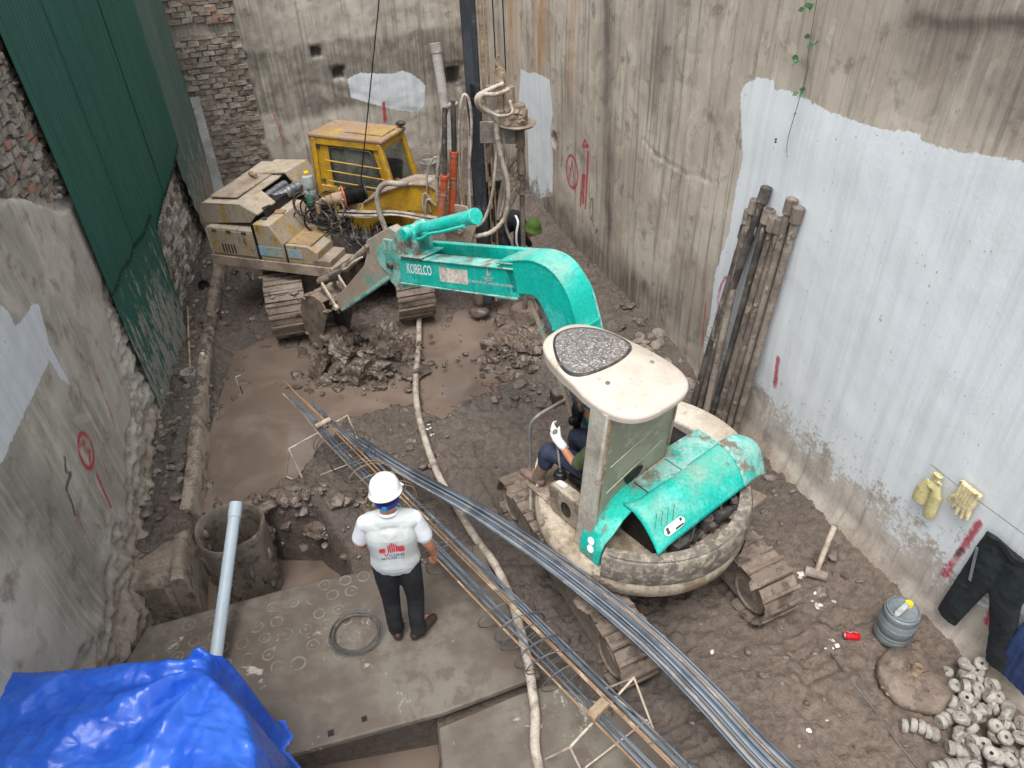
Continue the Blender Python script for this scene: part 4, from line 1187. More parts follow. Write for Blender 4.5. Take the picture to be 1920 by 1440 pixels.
spiral(0.06, 0.20, 6, 'wire', 1)
spiral(0.20, 0.33, 5, 'rebar_rust', 2)
spiral(0.36, 0.47, 6, 'wire', 3)
spiral(0.60, 0.74, 8, 'wire', 4)
spiral(0.90, 1.0, 5, 'wire', 5)

def trestle(label, a, b, feet, mat='bar_light', extra=()):
    t = thing('trestle', label, 'trestle', (0, 0, 0), 0, 'trestles under the cage')
    a, b = Vector(a), Vector(b)
    MB().tube([a, (a + b) / 2 + Vector((0, 0, -.006)), b], 0.010, 6).build('top_rail', mat, t, 80)
    for p, q in feet: MB().tube([p, q], 0.009, 6).build('leg', mat, t, 80)
    for p, q in extra: MB().tube([p, q], 0.008, 6).build('brace', mat, t, 80)
    return t
trestle('low bar trestle under the far end of the cage in the puddle', (-2.31, 5.52, .42), (-1.79, 6.03, .42),
        [((-2.31, 5.52, .42), (-2.46, 5.58, -.05)), ((-2.31, 5.52, .42), (-2.18, 5.38, -.05)), ((-1.79, 6.03, .42), (-1.95, 6.2, -.05)), ((-1.79, 6.03, .42), (-1.58, 5.68, -.05))],
        'bar_light', [((-2.22, 5.42, .05), (-1.62, 5.74, .05)), ((-2.45, 5.57, .0), (-2.2, 5.4, .0))])
trestle('low bar trestle under the near end of the cage on the lower slab', (0.28, 2.38, .40), (0.79, 2.86, .40),
        [((0.28, 2.38, .40), (0.12, 2.47, .06)), ((0.28, 2.38, .40), (0.38, 2.34, .06)), ((0.79, 2.86, .40), (0.60, 2.98, .05)), ((0.79, 2.86, .40), (0.92, 2.66, .05))],
        'bar_light', [((0.60, 2.96, .08), (0.90, 2.68, .08)), ((0.36, 2.36, .1), (0.88, 2.70, .1))])
rl = MB().cyl((-2.06, 5.74, .515), (-1.93, 5.86, .515), .030, .027, 12)
tag(rl.build('wood_roller', 'wood', None, 40, .004), 'short round wood billet lying across the far cage bars', 'wood block')
bb = MB().box((0, 0, 0), (.17, .075, .06))
tag(bb.build('brick_block', 'rustmud', None, 30, .008, loc=(.49, 2.59, .475), rot=(0, .05, .75)), 'brown half brick lying across the near cage bars', 'brick')

# ------------------------------------------------------------------ coil of tie wire on the slab
wc = thing('wire_coil', 'loose coil of dark tie wire lying on the slab', 'wire coil', (-1.36, 3.49, .152))
for i in range(13):
    r = random.uniform(.165, .225)
    ex, ey = random.uniform(-.02, .02), random.uniform(-.02, .02)
    z = .006 + i * .0028
    tl = random.uniform(-.04, .04)
    pts = [(ex + r * math.cos(a) * 1.02, ey + r * math.sin(a) * .96, z + .010 * (1 + math.sin(a + i)) + tl * .0) for a in [2 * math.pi * k / 40 for k in range(41)]]
    MB().tube(pts, 0.0022, 5, False).build('wire_loop', 'rebar_rust' if i in (5,) else 'wire', wc, 80)

# ------------------------------------------------------------------ drill rods leaning on the right wall
rods = [((2.36, 6.12, 2.74), (2.06, 6.36), 'rod_dark', 'darkest drill rod with the highest top in the leaning row'), ((2.32, 6.22, 2.59), (2.10, 6.26), 'rod_mid', 'drill rod with a grey collar left of the darkest rod'),
        ((2.30, 6.27, 2.47), (2.13, 6.10), 'rod_light', 'pale muddy drill rod, foremost on the left of the row'), ((2.39, 6.04, 2.57), (2.20, 6.08), 'rod_dark', 'drill rod with a squat muddy collar in the middle of the row'),
        ((2.42, 5.95, 2.53), (2.22, 5.98), 'rod_mid', 'grey drill rod just right of the middle of the row'), ((2.45, 5.87, 2.55), (2.28, 5.96), 'rod_mid', 'slim brown drill rod third from the right end'),
        ((2.475, 5.80, 2.76), (2.34, 5.90), 'rod_light', 'mud lumped drill rod second from the right end'), ((2.51, 5.70, 2.72), (2.38, 5.82), 'rod_light', 'clean collared pale drill rod at the right end'),
        ((2.30, 6.30, 2.30), (2.02, 6.28), 'rod_dark', 'short black drill rod at the left end of the row')]
for i, (tp_, bt, mt, lab) in enumerate(rods):
    t = thing('drill_rod', lab, 'drill rod', (0, 0, 0), 0, 'drill rods leaning on the right wall')
    a, b = Vector((bt[0], bt[1], gz(bt[0], bt[1]) - .03)), Vector(tp_)
    d = (b - a).normalized()
    N = 22
    MB().tube([a + (b - a) * k / N for k in range(N + 1)], 0.036, 12, True, .03).build('rod_tube', mt, t, 60)
    col = MB().cyl(b - d * .13, b, .053, .053, 16, False)
    col.cyl(b, b - d * .05, .041, .041, 16, False).cyl(b, b + d * .001, .053, .041, 16, False).cyl(b - d * .13, b - d * .145, .053, .040, 16, False)
    col.build('collar', 'rod_light' if i not in (0, 8) else 'rod_dark', t, 40)
    mm = MB()
    for k in range(9):
        s = random.uniform(.12, .95) if k > 4 else random.uniform(.86, .95)
        p = a + (b - a) * s + Vector((random.uniform(-.028, .02), random.uniform(-.03, -.01), 0))
        mm.clod(p, (random.uniform(.008, .018), .014, random.uniform(.02, .08)), i * 50 + k, 2)
    o = mm.build('clinging_mud', 'rod_light', t, 60); o['kind'] = 'stuff'

# ------------------------------------------------------------------ pile of concrete spacer rings
sp_me = []
for k in range(4):
    m = MB().lathe([(.013, -.022), (.044, -.023), (.051, -.010), (.052, .010), (.044, .022), (.013, .022), (.013, -.022)], 16)
    rr = random.Random(k)
    m.v = [(x * (1 + rr.uniform(-.03, .03)), y * (1 + rr.uniform(-.03, .03)), z + rr.uniform(-.002, .002)) for x, y, z in m.v]
    me = m.mesh('concrete_spacer', 32)
    me.materials.append(M['spacer'])
    sp_me.append(me)
placed = []
def spacer(x, y, z, rot):
    o = bpy.data.objects.new('concrete_spacer', random.choice(sp_me))
    COL.objects.link(o)
    o.location = (x, y, z)
    o.rotation_euler = rot
    tag(o, 'small grey cement ring in the heap of spacers by the right wall', 'spacer', 'heap of cement spacers')
for i in range(420):
    if len(placed) > 118: break
    x, y = random.uniform(2.98, 3.72), random.uniform(2.0, 2.98)
    if wall_gap_right(x, y) < 0.07: continue
    if wall_gap_right(x, y) > 0.30 + (2.98 - y) * 0.52: continue
    lvl = 0
    near = [p for p in placed if math.hypot(p[0] - x, p[1] - y) < .068]
    if len(near) > 2: continue
    z = gz(x, y) + .03 + (max([p[2] for p in near]) - gz(x, y) + .018 if near else 0)
    placed.append((x, y, z))
    lay = random.random() < .5
    spacer(x, y, z + (0.012 if not lay else 0), (random.uniform(-.5, .5), random.uniform(-.5, .5), random.uniform(0, 6)) if lay else (1.57 + random.uniform(-.4, .4), random.uniform(-.3, .3), random.uniform(0, 6)))
for row, (x0, y0, dx, dy, n) in enumerate([(2.74, 2.60, .046, -.018, 5), (3.02, 2.62, .044, .020, 4), (2.80, 2.28, .046, .004, 6), (2.98, 2.42, .044, -.014, 4)]):
    for k in range(n):
        x, y = x0 + dx * k, y0 + dy * k
        spacer(x, y, gz(x, y) + .05, (1.57, random.uniform(-.1, .1), math.atan2(dy, dx) + 1.57 + random.uniform(-.15, .15)))

# ------------------------------------------------------------------ mud covered disc with a pipe stub
dk = thing('mud_disc', 'thick round mud covered steel disc with a pipe stub on top', 'steel disc', (2.97, 2.94, gz(2.97, 2.94) - .01))
m = MB().lathe([(0, .0), (.22, .0), (.262, .03), (.268, .085), (.25, .125), (.15, .135), (.05, .142), (0, .145)], 40)
m.v = [(x + .010 * math.sin(9 * math.atan2(y, x) + z * 30), y + .010 * math.cos(7 * math.atan2(y, x)), z + .010 * math.sin(x * 22) * math.cos(y * 19)) for x, y, z in m.v]
m.build('disc_body', 'mudcake', dk, 60)
MB().lathe([(.036, .13), (.036, .215), (.031, .222), (.026, .215), (.026, .13)], 18, (.0, .02, 0)).build('pipe_stub', 'rustmud', dk, 40)
mm = MB()
for k in range(40):
    a, r_ = random.uniform(0, 6.28), random.uniform(.05, .26)
    mm.blob((r_ * math.cos(a), r_ * math.sin(a), .12 if r_ < .23 else .07), (random.uniform(.012, .035), random.uniform(.012, .035), .012), k + 10, 1, .5)
o = mm.build('clinging_mud', 'mudcake', dk, 60); o['kind'] = 'stuff'

# ------------------------------------------------------------------ jerry can
jc = thing('jerry_can', 'grey plastic jerry can with a yellow cap by the right wall', 'jerry can', (2.97, 3.33, gz(2.97, 3.33) + .005), 0.6)
m = MB().lathe([(0, 0), (.115, 0), (.135, .02), (.138, .10), (.134, .105), (.134, .115), (.138, .12), (.138, .26), (.132, .268), (.132, .276), (.136, .284), (.130, .325), (.105, .345), (.085, .338), (.0, .335)], 32)
m.build('can_body', 'jerry', jc, 40)
MB().lathe([(.118, .338), (.122, .356), (.112, .358), (.104, .338)], 30).build('top_rim', 'jerry', jc, 40)
MB().bar((-.105, 0, .372), (.045, 0, .372), .045, .024).bar((-.10, 0, .33), (-.10, 0, .38), .045, .035).bar((.03, 0, .33), (.03, 0, .38), .045, .03).build('handle', 'jugclear', jc, 30, .008)
MB().cyl((.075, .0, .33), (.075, 0, .368), .034, .030, 18).build('cap', 'yellowcap', jc, 40, .003)
MB().lathe([(.1385, .0), (.1395, .004), (.1385, .008)], 32, (0, 0, .06)).lathe([(.1385, .0), (.1395, .004), (.1385, .008)], 32, (0, 0, .20)).build('seam', 'jugclear', jc, 60)

# ------------------------------------------------------------------ red drink can
cn = thing('drink_can', 'crushed red drink can with white squiggle lying by the jerry can', 'can', (2.66, 3.345, gz(2.66, 3.345) + .035), -0.2)
MB().lathe([(0, -.058), (.022, -.060), (.026, -.052), (.033, -.045), (.033, .045), (.027, .056), (.024, .060), (.0, .056)], 22, mat=Matrix.Rotation(R(90), 3, 'Y')).build('can_body', 'cancan', cn, 40)
MB().lathe([(.0, -.0565), (.0255, -.0615), (.027, -.053)], 18, mat=Matrix.Rotation(R(90), 3, 'Y')).build('can_lid', 'silver', cn, 40)
MB().ribbon([((x, .0335 * math.sin(.7 + .5 * math.sin(x * 90)), .0335 * math.cos(.7 + .5 * math.sin(x * 90))), (1, 0, 0) if 0 else (0, math.cos(.7), -math.sin(.7)), (0, math.sin(.7), math.cos(.7))) for x in np.linspace(-.04, .04, 14)], .011, .0015).build('white_squiggle', 'white', cn, 60)

# ------------------------------------------------------------------ sledgehammer
hm = thing('sledgehammer', 'muddy sledgehammer with its handle tipped against the right wall', 'hammer', (0, 0, 0))
hx, hy = 2.60, 3.97
hz = gz(hx, hy) + .05
MB().cyl((hx - .085, hy + .04, hz), (hx + .085, hy - .04, hz), .045, .043, 14).build('hammer_head', 'rod_light', hm, 40, .008)
MB().tube([(hx, hy, hz), (hx + .05, hy + .07, hz + .18), (hx + .125, hy + .16, hz + .42)], [.024, .023, .026], 12).build('handle', 'bar_light', hm, 60)

# ------------------------------------------------------------------ things hung on the right wall (wall coordinates u, outwards, v)
rwd = Vector((RW_Q[0] - RW_P[0], RW_Q[1] - RW_P[1], 0)).normalized()
RWrz = math.atan2(rwd.y, rwd.x)
def on_rw(name, label, cat, u, off, v, group=None):
    p = Vector((RW_P[0], RW_P[1], 0)) + rwd * u + Vector((-rwd.y, rwd.x, 0)) * off
    return thing(name, label, cat, (p.x, p.y, v), RWrz, group)
def remesh_obj(mb, name, mat, parent=None, voxel=0.008, smooth_it=6, fac=0.6):
    o = mb.build(name, mat, None, 0)
    r = o.modifiers.new('r', 'REMESH')
    r.mode = 'VOXEL'
    r.voxel_size = voxel
    if smooth_it:
        s = o.modifiers.new('s', 'SMOOTH')
        s.iterations = smooth_it
        s.factor = fac
    dg = bpy.context.evaluated_depsgraph_get()
    dg.update()
    me = bpy.data.meshes.new_from_object(o.evaluated_get(dg))
    o.modifiers.clear()
    o.data = me
    me.materials.clear()
    me.materials.append(M[mat])
    me.polygons.foreach_set('use_smooth', [True] * len(me.polygons))
    if parent is not None: o.parent = parent
    return o
g1 = on_rw('rubber_glove', 'yellow rubber glove knotted at the top hanging on the wall', 'glove', 4.02, .02, 1.05, 'gloves hung on the right wall')
m = MB().tube([(0, .03, .34), (0, .03, .27), (.01, .035, .2)], [.045, .022, .05], 10).tube([(.04, .03, .24), (.06, .035, .14), (.065, .03, .05), (.06, .03, .0)], [.03, .055, .062, .058], 12)
m.tube([(-.02, .03, .25), (-.05, .035, .16), (-.055, .03, -.02), (-.055, .03, -.06)], [.03, .05, .05, .046], 12).tube([(.0, .04, .27), (-.06, .05, .29)], [.02, .015], 8).tube([(.0, .04, .28), (.05, .05, .32)], [.02, .012], 8)
m.v = [(x, .012 + (y - .0) * .6, z) for x, y, z in m.v]
remesh_obj(m, 'glove_body', 'gloveyellow', g1, .006, 3)
g2 = on_rw('rubber_glove', 'dirty cream work glove clipped to the wire with fingers down', 'glove', 3.77, .02, 1.2, 'gloves hung on the right wall')
m = MB()
for k in range(6): m.tube([(-.07 + .028 * k, .022, .28), (-.06 + .024 * k, .025, .16), (-.05 + .02 * k, .025, .10)], [.024, .024, .022], 8)
for k, (dx, ln) in enumerate([(-.058, .02), (-.025, -.01), (.012, -.012), (.046, .012)]): m.tube([(dx * .9, .025, .12), (dx * 1.15, .028, .06), (dx * 1.3, .03, ln)], [.022, .018, .014], 8)
m.tube([(.06, .03, .16), (.095, .035, .11), (.105, .04, .065)], [.022, .018, .014], 8)
remesh_obj(m, 'glove_body', 'glove', g2, .006, 3)
tr = on_rw('trousers', 'pair of black work trousers hung on the right wall by the waist', 'trousers', 3.33, .03, .3, None)
m = MB()
for s, (ax, bx) in ((1, (.10, .16)), (-1, (-.10, -.27))):
    m.tube([(s * .085, .05, .98), (s * .095, .055, .80), (ax, .055, .62), ((ax + bx) / 2, .05, .35), (bx, .045, .02)], [.095, .118, .112, .098, .085], 14)
for k in range(7): m.tube([(-.16 + .053 * k, .045, .99), (-.15 + .05 * k, .05, .80)], [.045, .05], 8)
m.v = [(x * 1.06, .03 + (y - .03) * .34, z) for x, y, z in m.v]
tro = remesh_obj(m, 'trouser_legs', 'darkcloth', tr, .010, 4)
co = np.empty(len(tro.data.vertices) * 3); tro.data.vertices.foreach_get('co', co); co = co.reshape(-1, 3)
co[:, 1] += .022 * (ridged(co[:, 0] * 9 + co[:, 2] * 3, co[:, 2] * 4, 3, seed=9) - .5) * (co[:, 1] > .03)
tro.data.vertices.foreach_set('co', co.ravel())
MB().ribbon([((x, .072 - .3 * x * x, .985 + .02 * math.sin(x * 30)), (0, 0, 1), (0, 1, 0)) for x in np.linspace(-.17, .17, 12)], .045, .012).build('waistband', 'trousers', tr, 60)
MB().ribbon([((.185 - .01 * k, .085, .85 - .05 * k), (1, 0, 0), (0, 1, 0)) for k in range(7)], .022, .004).build('side_stripe', 'jerry', tr, 60)
bc = on_rw('blue_cloth', 'blue garment hanging behind the black trousers', 'cloth', 2.92, .02, .32)
m = MB()
for k in range(5): m.tube([(-.10 + .05 * k, .03 + .012 * (k % 2), .75), (-.09 + .05 * k, .035 + .012 * ((k + 1) % 2), .35), (-.11 + .055 * k, .03, 0)], [.03, .036, .034], 8)
remesh_obj(m, 'garment', 'bluecloth', bc, .011, 3)
wl = on_rw('wall_wire', 'thin dark wire stretched along the painted wall above the gloves', 'wire', 0, .03, 0)
MB().tube([(4.12, .0, 1.40), (3.9, .03, 1.43), (3.4, .03, 1.46), (2.2, .02, 1.5)], .0025, 5).build('wire_strand', 'wire', wl, 60)
for k, (u, v) in enumerate([(3.84, 1.47), (3.70, 1.47)]): MB().box((u, .035, v), (.012, .014, .04)).build('clip', 'wood', wl)
vn = on_rw('vine', 'thin green vine trailing down the right wall', 'vine', 0, .05, 0)
vp = smooth_path([(6.36, .02, 5.3), (6.33, .03, 4.6), (6.30, .02, 4.26), (6.27, .03, 3.9), (6.25, .02, 3.77), (6.27, .03, 3.53), (6.32, .02, 3.23), (6.29, .03, 3.11)], 6)
MB().tube(vp, .003, 5).build('stem', 'stem', vn, 60)
lf = MB().add([(0, 0, 0), (.022, .006, .02), (.026, .008, .045), (0, .012, .075), (-.026, .008, .045), (-.022, .006, .02), (0, .004, .04)], [(0, 1, 6), (1, 2, 6), (2, 3, 6), (3, 4, 6), (4, 5, 6), (5, 0, 6)]).mesh('leaf', 60)
lf.materials.append(M['leaf'])
for (u, v, n) in [(6.33, 4.22, 5), (6.24, 4.0, 4), (6.33, 3.84, 5), (6.22, 3.62, 4), (6.34, 4.6, 6), (6.30, 3.12, 2), (6.40, 3.20, 2), (6.28, 3.45, 2)]:
    for k in range(n):
        o = bpy.data.objects.new('leaf', lf)
        COL.objects.link(o)
        o.parent = vn
        o.location = (u + random.uniform(-.045, .045), .03 + random.uniform(0, .03), v + random.uniform(-.03, .03))
        o.rotation_euler = (random.uniform(-1.0, -.2), random.uniform(1.5, 4.7), random.uniform(-.6, .6))
        o.scale = (.72,) * 3 if v > 3.5 else (.4,) * 3

# ------------------------------------------------------------------ things against the back wall and the left ledge
bwd = Vector((BW_Q[0] - BW_P[0], BW_Q[1] - BW_P[1], 0)).normalized()
BWrz = math.atan2(bwd.y, bwd.x)
bd = thing('board', 'long pale grey board leaning in the far left corner', 'board', (BW_P[0], BW_P[1], 0), BWrz)
MB().bar((.46, -.45, .12), (.46, -.08, 2.08), .21, .03, (0, 1, 0)).build('plank', 'board', bd, 30, .004)
cp = thing('cement_pipe', 'tall cement pipe leaning on the far wall beside the mast', 'pipe', (BW_P[0], BW_P[1], 0), BWrz)
a, b = Vector((4.83, -.52, .05)), Vector((4.75, -.16, 2.5))
dd = (b - a).normalized()
MB().tube([a + (b - a) * k / 10 for k in range(11)], .092, 24, True, .01).build('pipe_shell', 'cpipe', cp, 50)
MB().cyl(b - dd * .16, b, .104, .104, 24, False).cyl(b, b - dd * .1, .08, .08, 24, False).cyl(b, b + dd * .002, .104, .08, 24, False).cyl(b - dd * .16, b - dd * .18, .104, .092, 24, False).build('socket', 'cpipe', cp, 40)
def pail(name, label, cat, x, y, z, r, h, mat, handle=True):
    t = thing(name, label, cat, (x, y, z))
    MB().lathe([(0, 0), (r * .8, 0), (r * .98, h * .95), (r * 1.06, h * .96), (r * 1.06, h), (r * .95, h), (r * .93, h * .93), (r * .78, .02), (0, .02)], 26).build('pail_body', mat, t, 40)
    if handle: MB().tube([(r * math.cos(a), .02 + r * .2 * math.sin(a), h + r * .9 * math.sin(a)) for a in np.linspace(0, math.pi, 13)], .006, 5).build('handle', 'steel', t, 60)
    return t
pail('pail', 'small grey pail on the ground beside the far cement pipe', 'pail', -1.42, 13.68, gz(-1.42, 13.68), .15, .27, 'bucketgrey')
pail('mixing_pot', 'wide black pot standing behind the yellow cab', 'pot', -2.12, 13.3, gz(-2.12, 13.3) + .1, .26, .34, 'black')
pail('mortar_pail', 'small mud filled pail with wire handle on the left ledge', 'pail', -3.90, 7.10, gz(-3.90, 7.10), .085, .12, 'bucketgrey')
bl = thing('work_lamp', 'small black work lamp lying on the far left ledge', 'lamp', (-4.52, 9.5, gz(-4.52, 9.5) + .05), .7)
MB().lathe([(.0, -.05), (.05, -.045), (.085, .02), (.09, .05), (.07, .05), (.03, 0), (0, 0)], 18, mat=Matrix.Rotation(R(70), 3, 'X')).build('lamp_shade', 'black', bl, 40)
MB().tube([(0, .03, .0), (.04, .10, .05), (.06, .16, .14)], .012, 6).build('handle', 'black', bl, 60)
st = MB().tube([(-4.55, 8.9, .22), (-3.98, 7.32, .24)], .011, 6)
tag(st.build('wood_stick', 'wood', None, 60), 'thin pale stick lying along the left ledge behind the pail', 'stick')
for i, (x, y, z2) in enumerate([(-3.47, 7.35, .0), (-3.36, 7.16, -.01)]):
    t = MB().tube([(x, y, -.12), (x - .005, y, .04), (x + .0, y + .0, .06)] + ([(x + .06, y + .02, .075)] if i == 0 else []), .007, 6)
    tag(t.build('bar_stub', 'litter' if i == 0 else 'wire', None, 60), ['bent white bar stub sticking out of the puddle', 'short straight bar stub in the puddle beside the bent one'][i], 'bar stub')
gw = MB().tube(smooth_path([(2.45, 3.22, .02), (2.52, 2.95, .03), (2.60, 2.70, .02), (2.66, 2.46, .02), (2.78, 2.1, .02)], 5), .006, 5)
tag(gw.build('ground_wire', 'wire', None, 60), 'thin black cable lying over the mud in front of the jerry can', 'cable')
bx = thing('mud_box', 'mud covered square block half sunk beside the excavator rail', 'block', (.54, 6.6, gz(.54, 6.6)), .35)
m = MB().box((0, 0, .07), (.17, .15, .17))
m.build('block_body', 'darksteel', bx, 30, .012)
MB().blob((0, 0, .155), (.085, .075, .014), 5, 3, .2).build('mud_cap', 'mudcake', bx, 60)
dm = thing('bore_casing', 'sunken casing mouth full of slurry around the drill string', 'casing pipe', (.24, 8.68, -.2))
MB().lathe([(.235, 0), (.235, .33), (.228, .345), (.215, .33), (.215, .0)], 36).build('casing_shell', 'mudcake', dm, 50)
MB().lathe([(.214, .27), (.12, .275), (0, .275)], 30).build('slurry', 'water', dm, 60)

# ------------------------------------------------------------------ lettering
def text_mb(txt, size, flip=False):
    cu = bpy.data.curves.new('lettering', 'FONT')
    cu.body = txt
    cu.size = size
    cu.align_x = 'CENTER'
    cu.align_y = 'CENTER'
    cu.offset = size * 0.012
    cu.resolution_u = 3
    ob = bpy.data.objects.new('lettering', cu)
    COL.objects.link(ob)
    dg = bpy.context.evaluated_depsgraph_get()
    dg.update()
    me = bpy.data.meshes.new_from_object(ob.evaluated_get(dg))
    m = MB()
    m.add([tuple(v.co) for v in me.vertices], [tuple(p.vertices) for p in me.polygons])
    bpy.data.objects.remove(ob)
    bpy.data.curves.remove(cu)
    bpy.data.meshes.remove(me)
    return m
def solid_print(o, th):
    s = o.modifiers.new('s', 'SOLIDIFY')
    s.thickness = th
    return o

# ------------------------------------------------------------------ mini excavator (local x forward, y left)
EXC = thing('mini_excavator', 'teal mini excavator with cream canopy and open engine hood', 'excavator', (1.0, 4.15, 0.0), math.atan2(.789, -.614))

def track(parent, cx, cy, rot, half, rad, width, nshoe, shoe_mat='tread', cz=None, lug=0.012):
    cz = rad if cz is None else cz
    prof = []
    for i in range(11):
        a = -math.pi / 2 + math.pi * i / 10
        prof.append((half + (rad - .045) * math.cos(a), cz + (rad - .045) * math.sin(a)))
    for i in range(11):
        a = math.pi / 2 + math.pi * i / 10
        prof.append((-half + (rad - .045) * math.cos(a), cz + (rad - .045) * math.sin(a)))
    fr = MB().prism(prof, -width * .36, width * .36, 'y')
    fo = fr.build('track_frame', 'idler', parent, 35, .008, (cx, cy, 0), (0, 0, rot))
    for sx in (-1, 1):
        for sy in (-1, 1):
            MB().lathe([(0, 0), (rad * .30, .0), (rad * .34, -.012), (rad * .62, -.012), (rad * .68, .008), (rad * .74, .004), (rad * .74, -.05)], 24, (sx * half, sy * (width * .36 + .008), cz), mat=Matrix.Rotation(R(-90 * sy), 3, 'X')).build('idler_wheel', 'idler', fo, 40)
    P = 4 * half + 2 * math.pi * rad
    sm = MB().box((0, 0, 0), (P / nshoe * .93, width, .028)).box((-.3 * P / nshoe, 0, .014 + lug / 2), (.22 * P / nshoe, width * .98, lug))
    sm.v = [(x + random.uniform(-.004, .004), y + random.uniform(-.010, .010), z + random.uniform(-.004, .004)) for x, y, z in sm.v]
    proto = None
    for i in range(nshoe):
        s = (i + .5) * P / nshoe
        if s < 2 * half: x, z, a = -half + s, cz - rad, math.pi
        elif s < 2 * half + math.pi * rad:
            t = (s - 2 * half) / rad
            x, z, a = half + rad * math.sin(t), cz - rad * math.cos(t), math.pi - t
        elif s < 4 * half + math.pi * rad: x, z, a = half - (s - 2 * half - math.pi * rad), cz + rad, 0.0
        else:
            t = (s - 4 * half - math.pi * rad) / rad
            x, z, a = -half - rad * math.sin(t), cz + rad * math.cos(t), -t
        if z < 0.05 and abs(x) < half * .9: continue
        if proto is None: o = proto = sm.build('track_shoe', shoe_mat, fo, 30)
        else: o = inst(proto, fo, (0, 0, 0))
        o.location = (x + random.uniform(-.004, .004), random.uniform(-.006, .006), z)
        o.rotation_euler = (random.uniform(-.02, .02), a + random.uniform(-.03, .03), random.uniform(-.015, .015))
    mm = MB()
    for k in range(int(46 * half + 20)):
        x = random.uniform(-half - rad * .6, half + rad * .6)
        zt = cz + (rad if abs(x) < half else math.sqrt(max(0, rad ** 2 - (abs(x) - half) ** 2)))
        mm.blob((x, random.uniform(-.46, .46) * width, zt + .004), (random.uniform(.03, .10), random.uniform(.03, .10), random.uniform(.008, .022)), k + int(cx * 100), 1, .5)
    o = mm.build('caked_mud', 'tread', fo, 60); o['kind'] = 'stuff'
    return fo
TA = R(-14.4)
track(EXC, .26, .532, TA, .90, .235, .36, 40)
track(EXC, -.189, -.736, TA, .80, .235, .36, 38)
MB().box((.05, -.1, .28), (.8, 1.2, .22)).lathe([(0, .36), (.45, .36), (.45, .5), (0, .5)], 28, (.1, -.15, 0)).build('undercarriage', 'mudcake', EXC, 35, .02, rot=(0, 0, TA))

HC = (.10, -.15)
def sector(prof, a0, a1, n=40, c=(HC[0], HC[1], 0)):
    m = MB().lathe(prof, n, c, a0, a1)
    k = n + 1
    m.f.append(tuple(j * k for j in range(len(prof) - 1)))
    m.f.append(tuple(j * k + n for j in range(len(prof) - 1))[::-1])
    return m
MB().lathe([(0, .45), (.70, .45), (.82, .49), (.885, .55), (.905, .64), (.902, .72), (.868, .765), (0, .765)], 72, (HC[0], HC[1], 0)).build('slewing_deck', 'skirt', EXC, 40)
sector([(.872, .70), (.908, .715), (.916, .75), (.914, .89), (.896, .94), (.86, .955), (.80, .95), (.78, .82), (.78, .74), (.872, .70)], R(113), R(262), 60).build('counterweight', 'cw', EXC, 40, .006)
sector([(.80, .95), (.875, .9575), (.885, .962), (.875, .967), (.80, .963), (.80, .95)], R(116), R(258), 50).build('counterweight_lip', 'cw', EXC, 40)
MB().box((0, 0, 0), (.012, .14, .06)).build('tow_slot', 'black', EXC, 30, .01, (HC[0] + .905 * math.cos(R(200)), HC[1] + .905 * math.sin(R(200)), .60), (0, .25, R(200)))
# engine bay
eb = MB().box((-.24, -.30, .93), (.38, 1.10, .36)).box((.18, -.50, .93), (.46, .5, .34))
eb.build('engine_bay', 'black', EXC, 30, .02)
em = MB()
for k in range(26):
    y = random.uniform(-.85, .32)
    x = random.uniform(-.60, -.42)
    em.blob((x, y, random.uniform(.80, .93)), (.04, .05, .05), k, 1, .3)
for k in range(7):
    y = -.8 + k * .17
    em.tube(smooth_path([(-.45, y, 1.1), (-.52, y + .05, .98), (-.56, y + .12, .88), (-.55, y + .2, .82)], 4), .010, 6)
em.cyl((-.54, -.2, .84), (-.54, -.2, .98), .055, .055, 14).cyl((-.56, -.48, .86), (-.56, -.30, .92), .05, .05, 14).box((-.52, .12, .88), (.14, .14, .12))
em.build('engine', 'darksteel', EXC, 35)
MB().box((-.60, -.62, .87), (.16, .42, .02), (0, .2, 0)).box((-.66, -.1, .86), (.12, .3, .02), (0, .3, 0)).build('engine_tray', 'deck_mud', EXC, 30, .004)
hs2 = MB()
for k in range(6): hs2.tube(smooth_path([(.02 + .06 * k, -.22, 1.02), (.04 + .06 * k, -.34, 1.16 - .02 * k), (.06 + .05 * k, -.52, 1.10), (.05 + .05 * k, -.62, .95)], 5), .014, 7)
hs2.build('side_hoses', 'hose_dark', EXC, 60)
MB().box((.02, -.58, 1.115), (.07, .05, .012)).build('valve_plate', 'beige', EXC, 30, .003)

# teal band of panels behind the cab, curving down at the left
def band(ypts, mat, w0=.215, xc=-.135):
    path = []
    for i, (y, z) in enumerate(ypts):
        a, b = ypts[max(i - 1, 0)], ypts[min(i + 1, len(ypts) - 1)]
        t = Vector((0, b[0] - a[0], b[1] - a[1])).normalized()
        n = Vector((0, -t.z, t.y))
        if n.z < 0: n = -n
        path.append(((xc + (.03 if z < 1.0 else 0), y, z), (1, 0, 0), n))
    return MB().ribbon(path, w0, .022)
fend = band([(.655, .77), (.645, .88), (.615, .98), (.55, 1.08), (.45, 1.165), (.32, 1.22), (.17, 1.25)], None).build('fender_panel', 'teal_fender' if 'teal_fender' in M else 'teal', EXC, 50, .006)
band([(.160, 1.252), (.0, 1.262), (-.20, 1.266)], None).build('top_panel', 'teal_worn', EXC, 50, .006)
band([(-.212, 1.266), (-.45, 1.262), (-.72, 1.24)], None, .26, -.12).build('top_panel', 'teal_worn', EXC, 50, .006)
MB().box((-.03, .0, 1.0), (.02, 1.1, .48)).build('firewall', 'beige_mud', EXC, 30)
for k, (y, z) in enumerate([(.640, .955), (.655, .885)]):
    MB().lathe([(0, .0), (.033, .0), (.034, -.003)], 20, (-.10 - .01 * k, y + .004, z), mat=Matrix.Rotation(R(-76), 3, 'X')).build('round_sticker', 'white', fend, 40)

